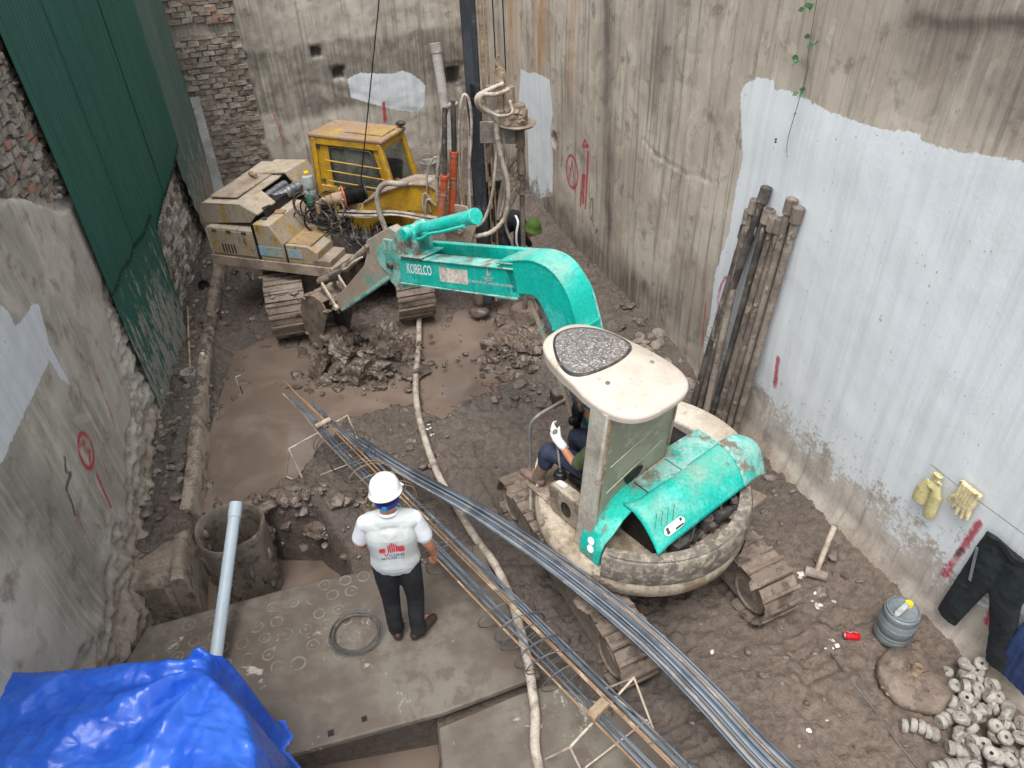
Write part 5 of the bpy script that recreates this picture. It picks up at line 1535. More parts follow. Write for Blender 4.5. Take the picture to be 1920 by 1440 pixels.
# open hood
yy = np.linspace(.38, -1.06, 44)
sec = np.linspace(0, 1, 18)
sx = np.interp(sec, [0, .2, .42, .62, .82, 1], [-.235, -.315, -.40, -.462, -.512, -.552])
sz = np.interp(sec, [0, .2, .42, .62, .82, 1], [1.275, 1.272, 1.222, 1.160, 1.090, 1.015])
Yg, Tg = np.meshgrid(yy, sec)
Xg = np.repeat(sx[:, None], 44, 1)
Zg = np.repeat(sz[:, None], 44, 1)
bend = np.clip((-.66 - Yg) / .40, 0, 1)
Zg = Zg - .14 * bend ** 2 + .025 * np.sin(Tg * 6 + Yg * 13) * bend * np.clip(bend * 2, 0, 1)
Xg = Xg + .06 * bend ** 2 * (Tg - .2)
Xg = Xg + np.clip((Yg - .25) / .13, 0, 1) ** 2 * .07 * (1 - Tg)
Zg = Zg - np.clip((Yg - .22) / .16, 0, 1) ** 2 * .035
Zg = Zg + .010 * (fbm(Yg * 3, Tg * 3, 3) - .5)
hood = grid_obj('engine_hood', Xg, Yg, Zg, 'teal')
hood.parent = EXC
sm_ = hood.modifiers.new('s', 'SOLIDIFY'); sm_.thickness = .016; sm_.offset = 1
dent = np.where(yy < -.64)[0]
i0 = dent[0]
hd = grid_obj('dented_hood_end', Xg[:, i0:], Yg[:, i0:], Zg[:, i0:] + .004, 'teal_worn')
hd.parent = EXC
sm_ = hd.modifiers.new('s', 'SOLIDIFY'); sm_.thickness = .006; sm_.offset = -1
def hood_pt(y, t): 
    return Vector((float(np.interp(t, sec, sx)), y, float(np.interp(t, sec, sz))))
def hood_patch(y0, y1, t0, t1, name, mat, lift, rnd=True):
    m = MB()
    n = 8
    vs, fs = [], []
    for i in range(n + 1):
        for j in range(4):
            y = y0 + (y1 - y0) * i / n
            e = abs(i / n - .5) * 2
            sh_ = (1 - .8 * max(0, e - .75) / .25) if rnd else 1
            t = (t0 + t1) / 2 + (j / 3 - .5) * (t1 - t0) * sh_
            p = hood_pt(y, t)
            vs.append(p + Vector((-.75, 0, .66)) * lift)
    for i in range(n):
        for j in range(3): fs.append((i * 4 + j, i * 4 + j + 1, i * 4 + j + 5, i * 4 + j + 4))
    m.add(vs, fs)
    return m.build(name, mat, hood, 60)
hood_patch(.28, .05, .68, .86, 'maker_sticker', 'white', .006)
hood_patch(.255, .225, .71, .83, 'sticker_print', 'darksteel', .0085, False)
hood_patch(.165, .075, .81, .845, 'sticker_print', 'darksteel', .0085, False)
hood_patch(.10, .075, .70, .76, 'sticker_print', 'darksteel', .0085, False)
for k in range(4):
    pts = [hood_pt(.26 - .06 * k + .02 * j, .40 + .05 * j + .02 * k) + Vector((-.75, 0, .66)) * .006 for j in range(5)]
    MB().tube(pts, .0025, 4).build('scratch', 'darksteel', hood, 60)
# right hand cover
sector([(.62, .76), (.93, .76), (.955, 1.0), (.94, 1.13), (.90, 1.165), (.66, 1.175), (.62, 1.15), (.62, .76)], R(-112), R(-52), 30).build('side_cover', 'beige', EXC, 40, .012)

# cab: rear left post, dusty rear panel, posts, canopy
MB().bar((.02, .60, .765), (-.062, .555, 2.20), .055, .165, (1, 0, 0)).build('rear_post', 'postgrey', EXC, 30, .012)
MB().bar((-.045, .575, .80), (-.140, .545, 2.20), .030, .030, (1, 0, 0)).build('post_trim', 'rustmud', EXC, 30, .004)
rp = MB()
poly = [(-.050, .545, .86), (-.048, .44, 1.13), (-.050, .28, 1.215), (-.052, .10, 1.25), (-.060, -.21, 1.275), (-.205, -.075, 2.16), (-.150, .535, 2.19)]
rp.add([Vector(p) for p in poly] + [Vector(p) + Vector((.014, 0, 0)) for p in poly], [tuple(range(7)), tuple(range(13, 6, -1))] + [(i, i + 7, (i + 1) % 7 + 7, (i + 1) % 7) for i in range(7)])
rpo = rp.build('rear_panel', 'dirtyglass', EXC, 30)
MB().tube([(-.062, -.215, 1.27), (-.212, -.085, 2.16)], .012, 8).tube([(-.062, .50, 1.03), (-.062, .44, 1.145), (-.064, .28, 1.23), (-.066, .1, 1.265), (-.072, -.21, 1.288)], .009, 6).build('panel_edge', 'beige_mud', EXC, 60)
def onrear(y, z, lift=.004):
    t = (z - 1.2) / 1.0
    return Vector((-.052 - .10 * t * 1.0 - lift - .04 * max(0, t) * max(0, .3 - y), y, z))
hl = MB()
ring = [onrear(.17 + .10 * math.cos(a) * (1 + .15 * math.sin(3 * a)), 1.335 + .075 * math.sin(a) * (1 + .2 * math.cos(2 * a + 1))) for a in [2 * math.pi * k / 18 for k in range(18)]]
hl.add(ring, [tuple(range(18))])
hl.build('torn_hole_shade', 'black', rpo, 0)  # flat black patch on the panel; colour stands for the hole's dark inside
for (a, b) in [((.47, 1.62), (-.08, 1.80)), ((.47, 1.33), (-.10, 1.55))]:
    MB().tube([onrear(*a), onrear((a[0] + b[0]) / 2, (a[1] + b[1]) / 2), onrear(*b)], .004, 5).build('panel_crease', 'beige', rpo, 60)
MB().bar((.62, -.06, .765), (.56, -.03, 2.2), .035, .04).bar((-.02, -.16, 1.2), (-.1, -.1, 2.18), .03, .03).build('cab_post', 'black', EXC, 30, .006)

# canopy roof
cF = [(.70, .46), (.76, -.08), (-.29, -.13), (-.28, .56)]           # front left, front right, back right, back left
def can_map(a, b):
    """a,b in -1..1: a forward, b left"""
    f = (a + 1) / 2
    l = (b + 1) / 2
    FL, FR, BR, BL = [Vector(p) for p in cF]
    return (BR * (1 - l) + BL * l) * (1 - f) + (FR * (1 - l) + FL * l) * f
def can_outline(t, k=1.0):
    n = 3.0
    c, s = math.cos(t), math.sin(t)
    a = math.copysign(abs(c) ** (2 / n), c)
    b = math.copysign(abs(s) ** (2 / n), s)
    b *= 1 - .10 * (a + 1) / 2 * (1 if a > 0 else .4)
    p = can_map(a * k * 1.15 + .02, b * k * 1.20)
    return p, a * k, b * k
def can_z(a, b):
    r = max(abs(a), abs(b))
    rr = (abs(a) ** 3 + abs(b) ** 3) ** (1 / 3)
    return 2.225 + .095 * (1 - min(1, rr) ** 2.6) + .012 * a
prof = [(1.0, 2.165, 0), (1.0, None, -.035), (1.012, None, -.012), (1.0, None, .004), (.965, None, .004), (.93, None, 0), (.86, None, 0), (.72, None, 0), (.55, None, 0), (.35, None, 0), (.15, None, 0)]
NC = 64
vs, fs = [], []
for k, z, dz in prof:
    for i in range(NC):
        p, a, b = can_outline(2 * math.pi * i / NC, k)
        zz = z if z is not None else can_z(a / max(k, 1e-6) * min(k, 1), b / max(k, 1e-6) * min(k, 1)) + dz
        vs.append((p.x, p.y, zz))
for j in range(len(prof) - 1):
    for i in range(NC): fs.append((j * NC + i, j * NC + (i + 1) % NC, (j + 1) * NC + (i + 1) % NC, (j + 1) * NC + i))
fs.append(tuple((len(prof) - 1) * NC + i for i in range(NC)))
fs.append(tuple(range(NC - 1, -1, -1)))
canopy = MB().add(vs, fs).build('canopy', 'canopy', EXC, 60)
can_bvh = BVHTree.FromPolygons([v.co.copy() for v in canopy.data.vertices], [pp.vertices[:] for pp in canopy.data.polygons])
def sky_ring(k):
    out = []
    for i in range(48):
        t = 2 * math.pi * i / 48
        a = .36 + .52 * k * math.cos(t)
        b = .03 + .84 * k * math.sin(t) * (1 - .24 * math.cos(t))
        p = can_map(a * 1.15 + .02, b * 1.20 * (1 - .10 * (a + 1) / 2))
        hit = can_bvh.ray_cast(Vector((p.x, p.y, 3.0)), Vector((0, 0, -1)))
        out.append((p.x, p.y, (hit[0].z if hit[0] is not None else can_z(a, b))))
    return out
vs = []
for k, dz in [(1.05, -.004), (1.045, .009), (.99, .011), (.97, .004), (.7, .004), (.4, .004), (.15, .004)]:
    vs += [(x, y, z + dz) for x, y, z in sky_ring(k)]
fs = [(j * 48 + i, j * 48 + (i + 1) % 48, (j + 1) * 48 + (i + 1) % 48, (j + 1) * 48 + i) for j in range(3, 6) for i in range(48)] + [tuple(6 * 48 + i for i in range(48))]
MB().add(vs, fs).build('skylight', 'skylight', canopy, 60)
fs = [(j * 48 + i, j * 48 + (i + 1) % 48, (j + 1) * 48 + (i + 1) % 48, (j + 1) * 48 + i) for j in range(0, 3) for i in range(48)]
MB().add(vs[:4 * 48], fs).build('skylight_seal', 'darksteel', canopy, 60)
for (a, b) in [(-.42, -.55), (-.35, .55)]:
    p = can_map(a * 1.11 + .01, b * 1.16)
    MB().lathe([(.018, 0), (.018, .006), (.012, .008), (.011, .012), (0, .012)], 14, (p.x, p.y, can_z(a, b))).build('bolt', 'steel', canopy, 30)

# operator's station
MB().box((.52, .20, .775), (.66, .62, .02)).build('floor_plate', 'deck_mud', EXC, 30)
MB().box((.20, .17, .90), (.34, .40, .24)).build('seat_base', 'darksteel', EXC, 30, .02)
MB().box((.25, .17, 1.06), (.42, .42, .09)).box((.03, .17, 1.32), (.09, .40, .50), (0, -.12, 0)).build('seat', 'black', EXC, 30, .03)
con = MB().prism([(.10, .78), (.47, .78), (.51, 1.03), (.46, 1.10), (.10, 1.10)], .44, .545, 'y').build('left_console', 'beige_mud', EXC, 30, .018)
MB().lathe([(.0, 0), (.058, 0), (.062, -.004)], 24, (.29, .548, .92), mat=Matrix.Diagonal((1, 1, 1.3)).to_3x3() @ Matrix.Rotation(R(-90), 3, 'X')).build('console_opening', 'black', con, 40)
MB().bar((.34, .495, 1.105), (.44, .495, 1.105), .05, .012).build('label_plate', 'litter', con, 30, .002)
MB().lathe([(.06, 0), (.058, .02), (.045, .03), (.047, .045), (.032, .055), (.034, .07), (.018, .085), (.0, .085)], 18, (.47, .44, 1.10)).build('lever_boot', 'black', EXC, 60)
MB().tube([(.47, .44, 1.15), (.52, .42, 1.33), (.57, .40, 1.45)], .010, 8).lathe([(0, 0), (.022, .005), (.024, .03), (.016, .045), (0, .05)], 12, (.58, .395, 1.46)).build('control_lever', 'steel', EXC, 60)
MB().tube(smooth_path([(.60, .66, .74), (.86, .44, .77), (.90, .40, 1.0), (.915, .385, 1.28), (.90, .33, 1.40), (.85, .16, 1.47), (.82, .06, 1.50)], 6), .016, 8).build('grab_rail', 'steel', EXC, 60)
MB().tube([(.70, .02, .78), (.72, .02, 1.2), (.70, .04, 1.52)], .035, 8).blob((.68, .06, 1.45), (.05, .05, .12), 3, 2, .3).blob((.66, .12, 1.40), (.04, .05, .05), 4, 2, .3).build('control_stand', 'black', EXC, 60)
MB().box((.62, .06, 1.60), (.03, .12, .14), (0, .2, .3)).build('meter_box', 'beige_mud', EXC, 30, .01)
MB().tube(smooth_path([(.86, .30, .80), (.90, .30, .92), (.80, .42, .94), (.74, .46, .80)], 5), .013, 7).build('foot_bar', 'beige', EXC, 60)

# ------------------------------------------------------------------ boom, arm, bucket (own plane, s along the boom)
BL, BR_ = (.8, -.25, 0), (0, 0, R(6.5))
def bpart(m, name, mat, bevel=.008, parent=EXC, smooth=35):
    return m.build(name, mat, parent, smooth, bevel, BL, BR_)
_c2 = lambda q: [(p.x, p.y) for p in smooth_path([(a, b, 0) for a, b in q], 4)]
curve_out = _c2([(-.42, .78), (-.34, 1.12), (-.15, 1.52), (.0, 1.86), (.09, 2.12), (.175, 2.35), (.275, 2.48), (.39, 2.55), (.53, 2.565), (.66, 2.54), (.87, 2.46), (.97, 2.42)])
curve_in = [(.96, 2.38), (.88, 2.36), (.82, 2.17), (.70, 2.20)] + _c2([(.58, 2.235), (.50, 2.19), (.42, 2.08), (.33, 1.93), (.16, 1.58), (-.04, 1.18), (-.16, .78)])
boom = bpart(MB().prism(curve_out + curve_in, -.125, .13, 'y'), 'boom', 'teal', .010)
fl = MB()
for i in range(len(curve_out) - 1):
    a, b = curve_out[i], curve_out[i + 1]
    fl.bar((a[0], .002, a[1]), (b[0], .002, b[1]), .272, .012, (0, 0, 1) if abs(b[0] - a[0]) > abs(b[1] - a[1]) else (1, 0, 0))
fl.build('boom_flange', 'teal', boom, 50, 0)
MB().tube(smooth_path([(-.30, -.15, 1.1), (-.05, -.15, 1.70), (.07, -.15, 2.05), (.17, -.15, 2.31), (.30, -.15, 2.46), (.5, -.15, 2.52)], 5), .014, 7).build('boom_pipe', 'teal_worn', boom, 60)
MB().bar((.07, .131, 2.08), (.36, .131, 1.99), .008, .014).bar((.072, .002, 2.08), (.078, .002, 2.10), .284, .03, (1, 0, 0)).build('weld_seam', 'teal', boom, 30)
MB().tube([(-.02, .03, .85), (.25, .03, 1.50), (.60, .03, 2.18)], .042, 12).build('boom_cylinder', 'silver', boom, 60)
MB().prism([(.10, .95), (.14, .95), (.40, 1.52), (.70, 2.12), (.66, 2.14)], .04, .07, 'y').build('cylinder_guard', 'teal_mud', boom, 30, .004)
beam = bpart(MB().prism([(.79, 2.405), (2.42, 1.985), (2.46, 1.70), (.74, 2.15)], -.01, .13, 'y'), 'boom_beam', 'teal', .010)
bm2 = MB()
bm2.bar((.80, .06, 2.412), (2.40, .06, 2.0), .17, .012).bar((.76, .06, 2.14), (2.45, .06, 1.695), .17, .012)
bm2.build('beam_flange', 'teal_worn', beam, 30, .003)
MB().cyl((.84, .06, 2.12), (.84, .06, 2.47), .045, .045, 16).box((.90, .06, 2.435), (.2, .17, .015), (0, .26, 0)).box((.90, .06, 2.10), (.26, .17, .02), (0, .26, 0)).build('hinge_pin', 'teal_worn', beam, 35, .004)
bpart(MB().bar((.72, -.185, 2.42), (2.25, -.185, 2.03), .06, .15), 'parallel_link', 'teal', .008)
# lettering and marks on the beam side
bslope = math.atan2(1.985 - 2.405, 2.42 - .79)
def on_beam(mb, cx_, cz_, name, mat, lift=.0015, sh=0.0):
    ca_, sa_ = math.cos(-bslope), math.sin(-bslope)
    m = MB()
    vs = []
    for x, y, z in mb.v:
        # text x runs towards the machine, i.e. against s
        s_, z_ = -x, y
        vs.append((cx_ + s_ * math.cos(bslope) - 0 * z_, .13 + lift, cz_ + s_ * math.sin(bslope) + z_))
    m.add(vs, mb.f)
    return solid_print(m.build(name, mat, beam, 0), .0012)
kb = text_mb('KOBELCO', .105); kb.v = [(x * .86, y * 1.45, z) for x, y, z in kb.v]
on_beam(kb, 2.115, 1.955, 'lettering', 'white')
pl = MB().add([(-.21, -.075, 0), (.21, -.075, 0), (.21, .075, 0), (-.21, .075, 0)], [(0, 1, 2, 3)])
on_beam(pl, 1.595, 2.07, 'white_plate', 'plate_white' if 'plate_white' in M else 'beige', .0015)
on_beam(text_mb('XE MAY HUOC SAIGON AN NINH', .040), 1.10, 2.165, 'lettering', 'pvc')
boat = MB().add([(-.02, .0, 0), (.02, .0, 0), (.0, .085, 0)], [(0, 1, 2)]).add([(.022, 0, 0), (.036, 0, 0), (.026, .05, 0)], [(0, 1, 2)])
for k in range(3):
    w = .09 - .02 * k
    boat.add([(-w, -.012 - .014 * k, 0), (w, -.012 - .014 * k, 0), (w * .8, -.018 - .014 * k, 0), (-w * .8, -.018 - .014 * k, 0)], [(0, 3, 2, 1)])
on_beam(boat, 1.12, 2.235, 'boat_emblem', 'pvc')
# head bracket with the pivot
br = MB()
bp = [(2.13, 2.10), (2.14, 2.33), (2.24, 2.385), (2.34, 2.34), (2.46, 2.24), (2.62, 2.02), (2.72, 1.80), (2.66, 1.62), (2.52, 1.58), (2.36, 1.66), (2.36, 2.04)]
br.prism(bp, .075, .115, 'y').prism(bp, -.10, -.06, 'y').box((2.2, .01, 2.075), (.36, .30, .02), (0, .25, 0))
brk = bpart(br, 'head_bracket', 'teal_worn', .008)
MB().cyl((2.24, -.10, 2.31), (2.24, .175, 2.31), .062, .062, 20).build('pivot_pin', 'teal', brk, 40, .006)
MB().cyl((2.60, -.12, 1.84), (2.60, .15, 1.84), .035, .035, 16).build('pivot_pin', 'darksteel', brk, 40, .004)
cy = MB().cyl((2.16, .03, 2.335), (1.95, .03, 2.43), .058, .058, 20).cyl((2.0, .03, 2.405), (1.34, .03, 2.70), .066, .066, 24).cyl((1.37, .03, 2.687), (1.33, .03, 2.705), .074, .074, 24)
cyl_ = bpart(cy, 'arm_cylinder', 'teal', .004)
MB().tube(smooth_path([(1.42, .10, 2.61), (1.75, .115, 2.46), (1.9, .115, 2.40), (2.0, .12, 2.33), (2.10, .11, 2.28)], 5), .016, 8).box((1.98, .10, 2.36), (.06, .05, .05), (0, .4, 0)).build('oil_pipe', 'teal', cyl_, 60)
ap = [(2.52, 2.22), (2.62, 2.24), (3.06, 1.965), (3.12, 1.88), (3.10, 1.80), (3.20, 1.62), (3.60, 1.245), (3.96, .93), (4.01, .84), (3.96, .76), (3.86, .78), (3.28, 1.22), (2.72, 1.66), (2.60, 1.75)]
arm = bpart(MB().prism(ap, -.05, .065, 'y'), 'arm', 'teal_mud', .008)
MB().prism([(2.55, 2.12), (2.72, 2.09), (2.90, 1.86), (2.86, 1.74), (2.66, 1.66), (2.56, 1.78)], .065, .085, 'y').prism([(2.70, 1.64), (3.28, 1.20), (3.86, .77), (3.87, .80), (3.29, 1.235), (2.71, 1.68)], .0, .085, 'y').build('arm_plate', 'teal_worn', arm, 30, .005)
MB().cyl((3.06, -.08, 1.89), (3.06, .10, 1.89), .026, .026, 14).cyl((3.97, -.10, .83), (3.97, .12, .83), .03, .03, 14).build('arm_pin', 'steel', arm, 40, .003)
bcl = bpart(MB().cyl((3.09, .02, 1.87), (3.66, .02, 1.42), .043, .043, 18).cyl((3.64, .02, 1.436), (3.69, .02, 1.397), .050, .050, 18), 'bucket_cylinder', 'beige_mud', .003)
MB().cyl((3.68, .02, 1.405), (4.12, .02, 1.13), .022, .022, 12).build('piston_rod', 'silver', bcl, 60)
MB().tube(smooth_path([(3.2, .07, 1.72), (3.35, .10, 1.62), (3.5, .10, 1.50), (3.64, .08, 1.42)], 5), .012, 7).build('oil_pipe', 'beige', bcl, 60)
MB().cyl((4.12, -.13, 1.13), (4.12, .16, 1.13), .045, .045, 16).cyl((4.12, .16, 1.13), (4.12, .18, 1.13), .028, .028, 12).build('link_pin', 'mudcake', bcl, 40, .004)
for y in (-.10, .145):
    bpart(MB().bar((4.12, y, 1.14), (3.86, y, .86), .022, .05).cyl((3.86, y - .02, .86), (3.86, y + .025, .86), .036, .036, 14), 'link_arm', 'bar_light', .004)
    bpart(MB().bar((4.12, y * .7, 1.13), (4.22, y * .7, .80), .022, .06), 'tipping_link', 'mudcake', .004)
# bucket
bs = [(3.96, .76), (4.05, .88), (4.20, .905), (4.38, .87), (4.55, .74), (4.64, .55), (4.66, .34), (4.60, .14), (4.47, .02), (4.38, -.03)]
bw0, bw1 = -.22, .22
bk = MB()
th = .016
for y in (bw0, bw1 - th): bk.prism(bs + [(4.30, .10), (4.20, .36), (4.06, .62)], y, y + th, 'y')
for (a, b) in zip(bs[1:-1], bs[2:]): bk.bar((a[0], 0, a[1]), (b[0], 0, b[1]), bw1 - bw0 + .006, .018, (0, 1, 0) if 0 else (1, 0, .3))
bucket = bpart(bk, 'bucket', 'mudcake', .004)
for y in np.linspace(-.19, .19, 4):
    MB().prism([(4.47, .045), (4.36, -.035), (4.27, -.11), (4.30, -.03), (4.40, .05)], y - .03, y + .03, 'y').build('tooth', 'steel', bucket, 30, .004)
for y in (-.09, .09): MB().prism([(3.92, .72), (3.94, .90), (4.06, .97), (4.24, .95), (4.32, .88), (4.1, .84)], y - .015, y + .015, 'y').build('hinge_ear', 'mudcake', bucket, 30, .004)
mm = MB()
for k in range(70):
    i = random.randrange(1, len(bs) - 1)
    f = random.random()
    s_, z_ = bs[i - 1][0] * f + bs[i][0] * (1 - f), bs[i - 1][1] * f + bs[i][1] * (1 - f)
    mm.blob((s_, random.uniform(-.23, .23), z_), (.05, .06, .022), k, 1, .5)
for k in range(26): mm.blob((random.uniform(4.2, 4.5), random.uniform(-.18, .18), random.uniform(.05, .3)), (.09, .09, .08), k + 400, 2, .5)
o = mm.build('clinging_mud', 'mudcake', bucket, 60); o['kind'] = 'stuff'
# big slabs of stiff clay dropped below the bucket
cl0 = bpy.context.scene
def clay(label, loc, size, seed, rot):
    m = MB().clod((0, 0, 0), size, seed, 5)
    o = m.build('clay_lump', 'mudwet', None, 60, loc=loc, rot=rot)
    tag(o, label, 'clay lump', 'clay lumps under the bucket')
clay('large wet slab of clay tipped up right under the bucket mouth', (-2.16, 7.66, .16), (.17, .13, .20), 5, (.3, .5, .2))
clay('smooth rounded clay boulder at the puddle edge of the heap', (-1.93, 7.33, .07), (.19, .16, .15), 12, (0, 0, .4))
clay('dark ragged clay lump left of the clay slab', (-2.42, 7.50, .10), (.12, .10, .18), 23, (0, .4, 1.2))

# ------------------------------------------------------------------ yellow drilling rig (local x towards the mast, y away from the viewer)
RGO, RGA = Vector((-2.6, 9.3, 0)), math.atan2(-.31, .95)
RIG = thing('drilling_rig', 'old yellow crawler drilling rig with caged cab and tall mast', 'drilling rig', RGO, RGA)
_ri = Matrix.Rotation(-RGA, 3, 'Z')
def rl(p): return _ri @ (Vector(p) - RGO)
track(RIG, -.68, -.01, R(-57.4), 1.02, .36, .50, 42, 'tread', .36, .02)
track(RIG, .80, .80, R(-57.4), 1.02, .36, .50, 42, 'tread', .36, .02)
MB().box((0, .3, .55), (1.4, 1.4, .4), (0, 0, .5)).lathe([(0, .7), (.55, .7), (.55, .9), (0, .9)], 24, (0, .3, 0)).build('undercarriage', 'mudcake', RIG, 35, .03)
MB().prism([(-1.20, -.78), (.62, -.79), (.80, .1), (.95, .95), (-1.2, 1.0)], .88, .99, 'z').build('deck', 'deck_mud', RIG, 30, .015)
MB().bar((-1.2, -.80, .94), (.60, -.81, .94), .03, .14).build('deck_skirt', 'deck_mud', RIG, 30, .006)
# engine housing
MB().prism([(-1.18, -.77), (-.47, -.77), (-.47, .9), (-1.18, .9)], .99, 1.40, 'z').build('engine_housing', 'yellow_grey', RIG, 30, .015)
MB().box((-.83, -.775, 1.20), (.66, .012, .34)).build('access_panel', 'yellow_worn', RIG, 30, .004)
for x in (-1.05, -.83, -.60):
    MB().box((x, -.786, 1.365), (.07, .014, .03)).build('hinge', 'darksteel', RIG, 30, .003)
for k in range(5): MB().box((-.98 + .045 * k, -.7825, 1.12), (.018, .006, .13)).build('vent_slot', 'black', RIG, 0)
MB().tube([(-.60, -.79, 1.22), (-.60, -.81, 1.23), (-.60, -.81, 1.29), (-.60, -.79, 1.30)], .007, 6).build('door_handle', 'darksteel', RIG, 60)
MB().bar((-1.165, -.785, 1.0), (-1.165, -.785, 1.39), .03, .02, (1, 0, 0)).build('corner_strip', 'beige_mud', RIG, 30, .003)
hd_ = MB()
T = .02
hd_.prism([(-1.27, 1.40), (-.52, 1.47), (-.40, 1.60), (-.52, 1.66), (-.62, 1.72), (-1.20, 1.70), (-1.28, 1.58)], -.68, -.66, 'y')   # near cheek
hd_.add([(-1.22, -.68, 1.68), (-.62, -.68, 1.72), (-.58, .20, 1.745), (-.62, .78, 1.755), (-1.22, .80, 1.73)] + [(-1.22, -.68, 1.655), (-.62, -.68, 1.695), (-.58, .20, 1.72), (-.62, .78, 1.73), (-1.22, .80, 1.705)],
        [(0, 1, 2, 3, 4), (9, 8, 7, 6, 5), (0, 5, 6, 1), (1, 6, 7, 2), (2, 7, 8, 3), (3, 8, 9, 4), (4, 9, 5, 0)])
hd_.prism([(-1.28, 1.42), (-1.22, 1.68), (-1.20, 1.68), (-1.26, 1.42)], -.66, .8, 'y')
lid = hd_.build('engine_lid', 'yellow_grey', RIG, 30, .008)
MB().add([(-.62, -.67, 1.725), (-.40, -.66, 1.59), (-.33, -.32, 1.63), (-.56, -.25, 1.745)] + [(-.63, -.67, 1.70), (-.41, -.66, 1.565), (-.34, -.32, 1.605), (-.57, -.25, 1.72)], [(0, 1, 2, 3), (7, 6, 5, 4), (0, 4, 5, 1), (1, 5, 6, 2), (2, 6, 7, 3), (3, 7, 4, 0)]).build('lid_cheek', 'yellow_worn', lid, 30, .004)
MB().box((-.95, -.1, 1.735), (.42, .9, .02), (.0, -.04, 0)).build('lid_patch', 'deck_mud', lid, 30, .004)
MB().add([(-1.0, .30, 1.75), (-.50, .28, 1.80), (-.46, .80, 1.80), (-1.0, .82, 1.76), (-.30, .28, 1.52), (-.28, .80, 1.52)] + [(-1.0, .30, 1.73), (-.52, .28, 1.775), (-.48, .80, 1.775), (-1.0, .82, 1.74), (-.33, .28, 1.51), (-.31, .80, 1.51)],
         [(0, 1, 2, 3), (1, 4, 5, 2), (9, 8, 7, 6), (8, 11, 10, 7), (0, 6, 7, 1), (3, 2, 8, 9), (1, 7, 10, 4), (2, 5, 11, 8), (4, 10, 11, 5), (0, 3, 9, 6)]).build('rear_cowl', 'yellow_worn', RIG, 30, .005)
MB().box((-.60, .1, 1.50), (.5, 1.3, .26)).build('engine_block', 'black', RIG, 30, .02)
en = MB().cyl((-.50, -.10, 1.56), (-.30, .22, 1.64), .075, .075, 18).cyl((-.33, .17, 1.625), (-.22, .36, 1.66), .055, .05, 16).cyl((-.62, -.15, 1.60), (-.52, .25, 1.64), .06, .06, 14)
for k in range(6): en.lathe([(.076, 0), (.082, .008), (.076, .016)], 18, Vector((-.50, -.10, 1.56)) + Vector((.2, .32, .08)) * (k / 6), mat=Vector((.2, .32, .08)).to_track_quat('Z', 'Y').to_matrix())
en.tube(smooth_path([(-.46, -.06, 1.57), (-.47, -.28, 1.53), (-.56, -.42, 1.49), (-.62, -.45, 1.42)], 6), .032, 12)
en.build('exhaust', 'silver', RIG, 40)
MB().cyl((-.70, -.05, 1.56), (-.55, .05, 1.62), .045, .045, 12).cyl((-1.02, .2, 1.78), (-.86, .1, 1.79), .03, .03, 10).build('rusty_pipe', 'rustmud', RIG, 40)
# tank boxes and steps on the near side
MB().box((-.457, -.70, 1.24), (.028, .14, .50)).build('gap_shade_strip', 'black', RIG, 0)  # solid black strip, painted shade for the gap between the boxes
MB().box((-.035, -.70, 1.12), (.016, .13, .26)).build('gap_shade_strip', 'black', RIG, 0)
tb = MB().prism([(-.44, .99), (-.06, .99), (-.04, 1.22), (-.20, 1.50), (-.44, 1.50)], -.765, .10, 'y').build('fuel_tank', 'yellow_worn', RIG, 30, .012)
MB().box((-.255, -.770, 1.13), (.355, .008, .13)).build('blue_stripe', 'blueband', tb, 30)
MB().lathe([(.035, 0), (.035, .02), (.02, .03), (0, .03)], 14, (-.36, -.6, 1.50)).build('filler_cap', 'darksteel', tb, 40)
MB().box((-.28, -.35, 1.51), (.13, .12, .02), (0, .05, .3)).build('loose_plate', 'yellow_roof', tb, 30, .003)
sb = MB().prism([(-.03, .99), (.42, .99), (.42, 1.17), (.30, 1.25), (-.03, 1.25)], -.76, -.08, 'y').build('step_box', 'yellow_worn', RIG, 30, .012)
MB().box((.16, -.42, 1.255), (.34, .6, .016), (0, .03, 0)).build('step_plate', 'yellow_roof', sb, 30, .004)
MB().box((.10, -.765, 1.13), (.22, .008, .12)).build('blue_stripe', 'blueband', sb, 30)
MB().box((.46, -.45, 1.03), (.26, .62, .09)).build('foot_step', 'deck_mud', RIG, 30, .012)
# cab ---------------------------------------------------------------
RC = [Vector((-.02, .34)), Vector((1.04, .22)), Vector((1.10, .80)), Vector((.06, .92))]
def frus(z0, z1, g0, g1, lo_shift=(0, 0)):
    c = sum(RC, Vector((0, 0))) / 4
    a = [c + (p - c) * g0 + Vector(lo_shift) for p in RC]
    b = [c + (p - c) * g1 for p in RC]
    return a, b
B4 = [Vector((-.05, .33)), Vector((1.30, .18)), Vector((1.36, .82)), Vector((.03, .95))]
T4 = [Vector((.0, .355)), Vector((1.01, .24)), Vector((1.07, .79)), Vector((.07, .90))]
Z0, Z1 = .99, 2.29
def cabpt(i, z): 
    t = (z - Z0) / (Z1 - Z0)
    p = B4[i] * (1 - t) + T4[i] * t
    return Vector((p.x, p.y, z))
post = MB()
for i in range(4):
    post.bar(cabpt(i, Z0), cabpt(i, Z1), .075, .065, (1, 0, 0))
for i, j in ((0, 1), (1, 2), (2, 3), (3, 0)):
    post.bar(cabpt(i, Z1 - .04), cabpt(j, Z1 - .04), .06, .10)
post.bar(cabpt(0, 1.60), cabpt(1, 1.60), .05, .10)
post.build('cab_frame', 'yellow', RIG, 30, .014)
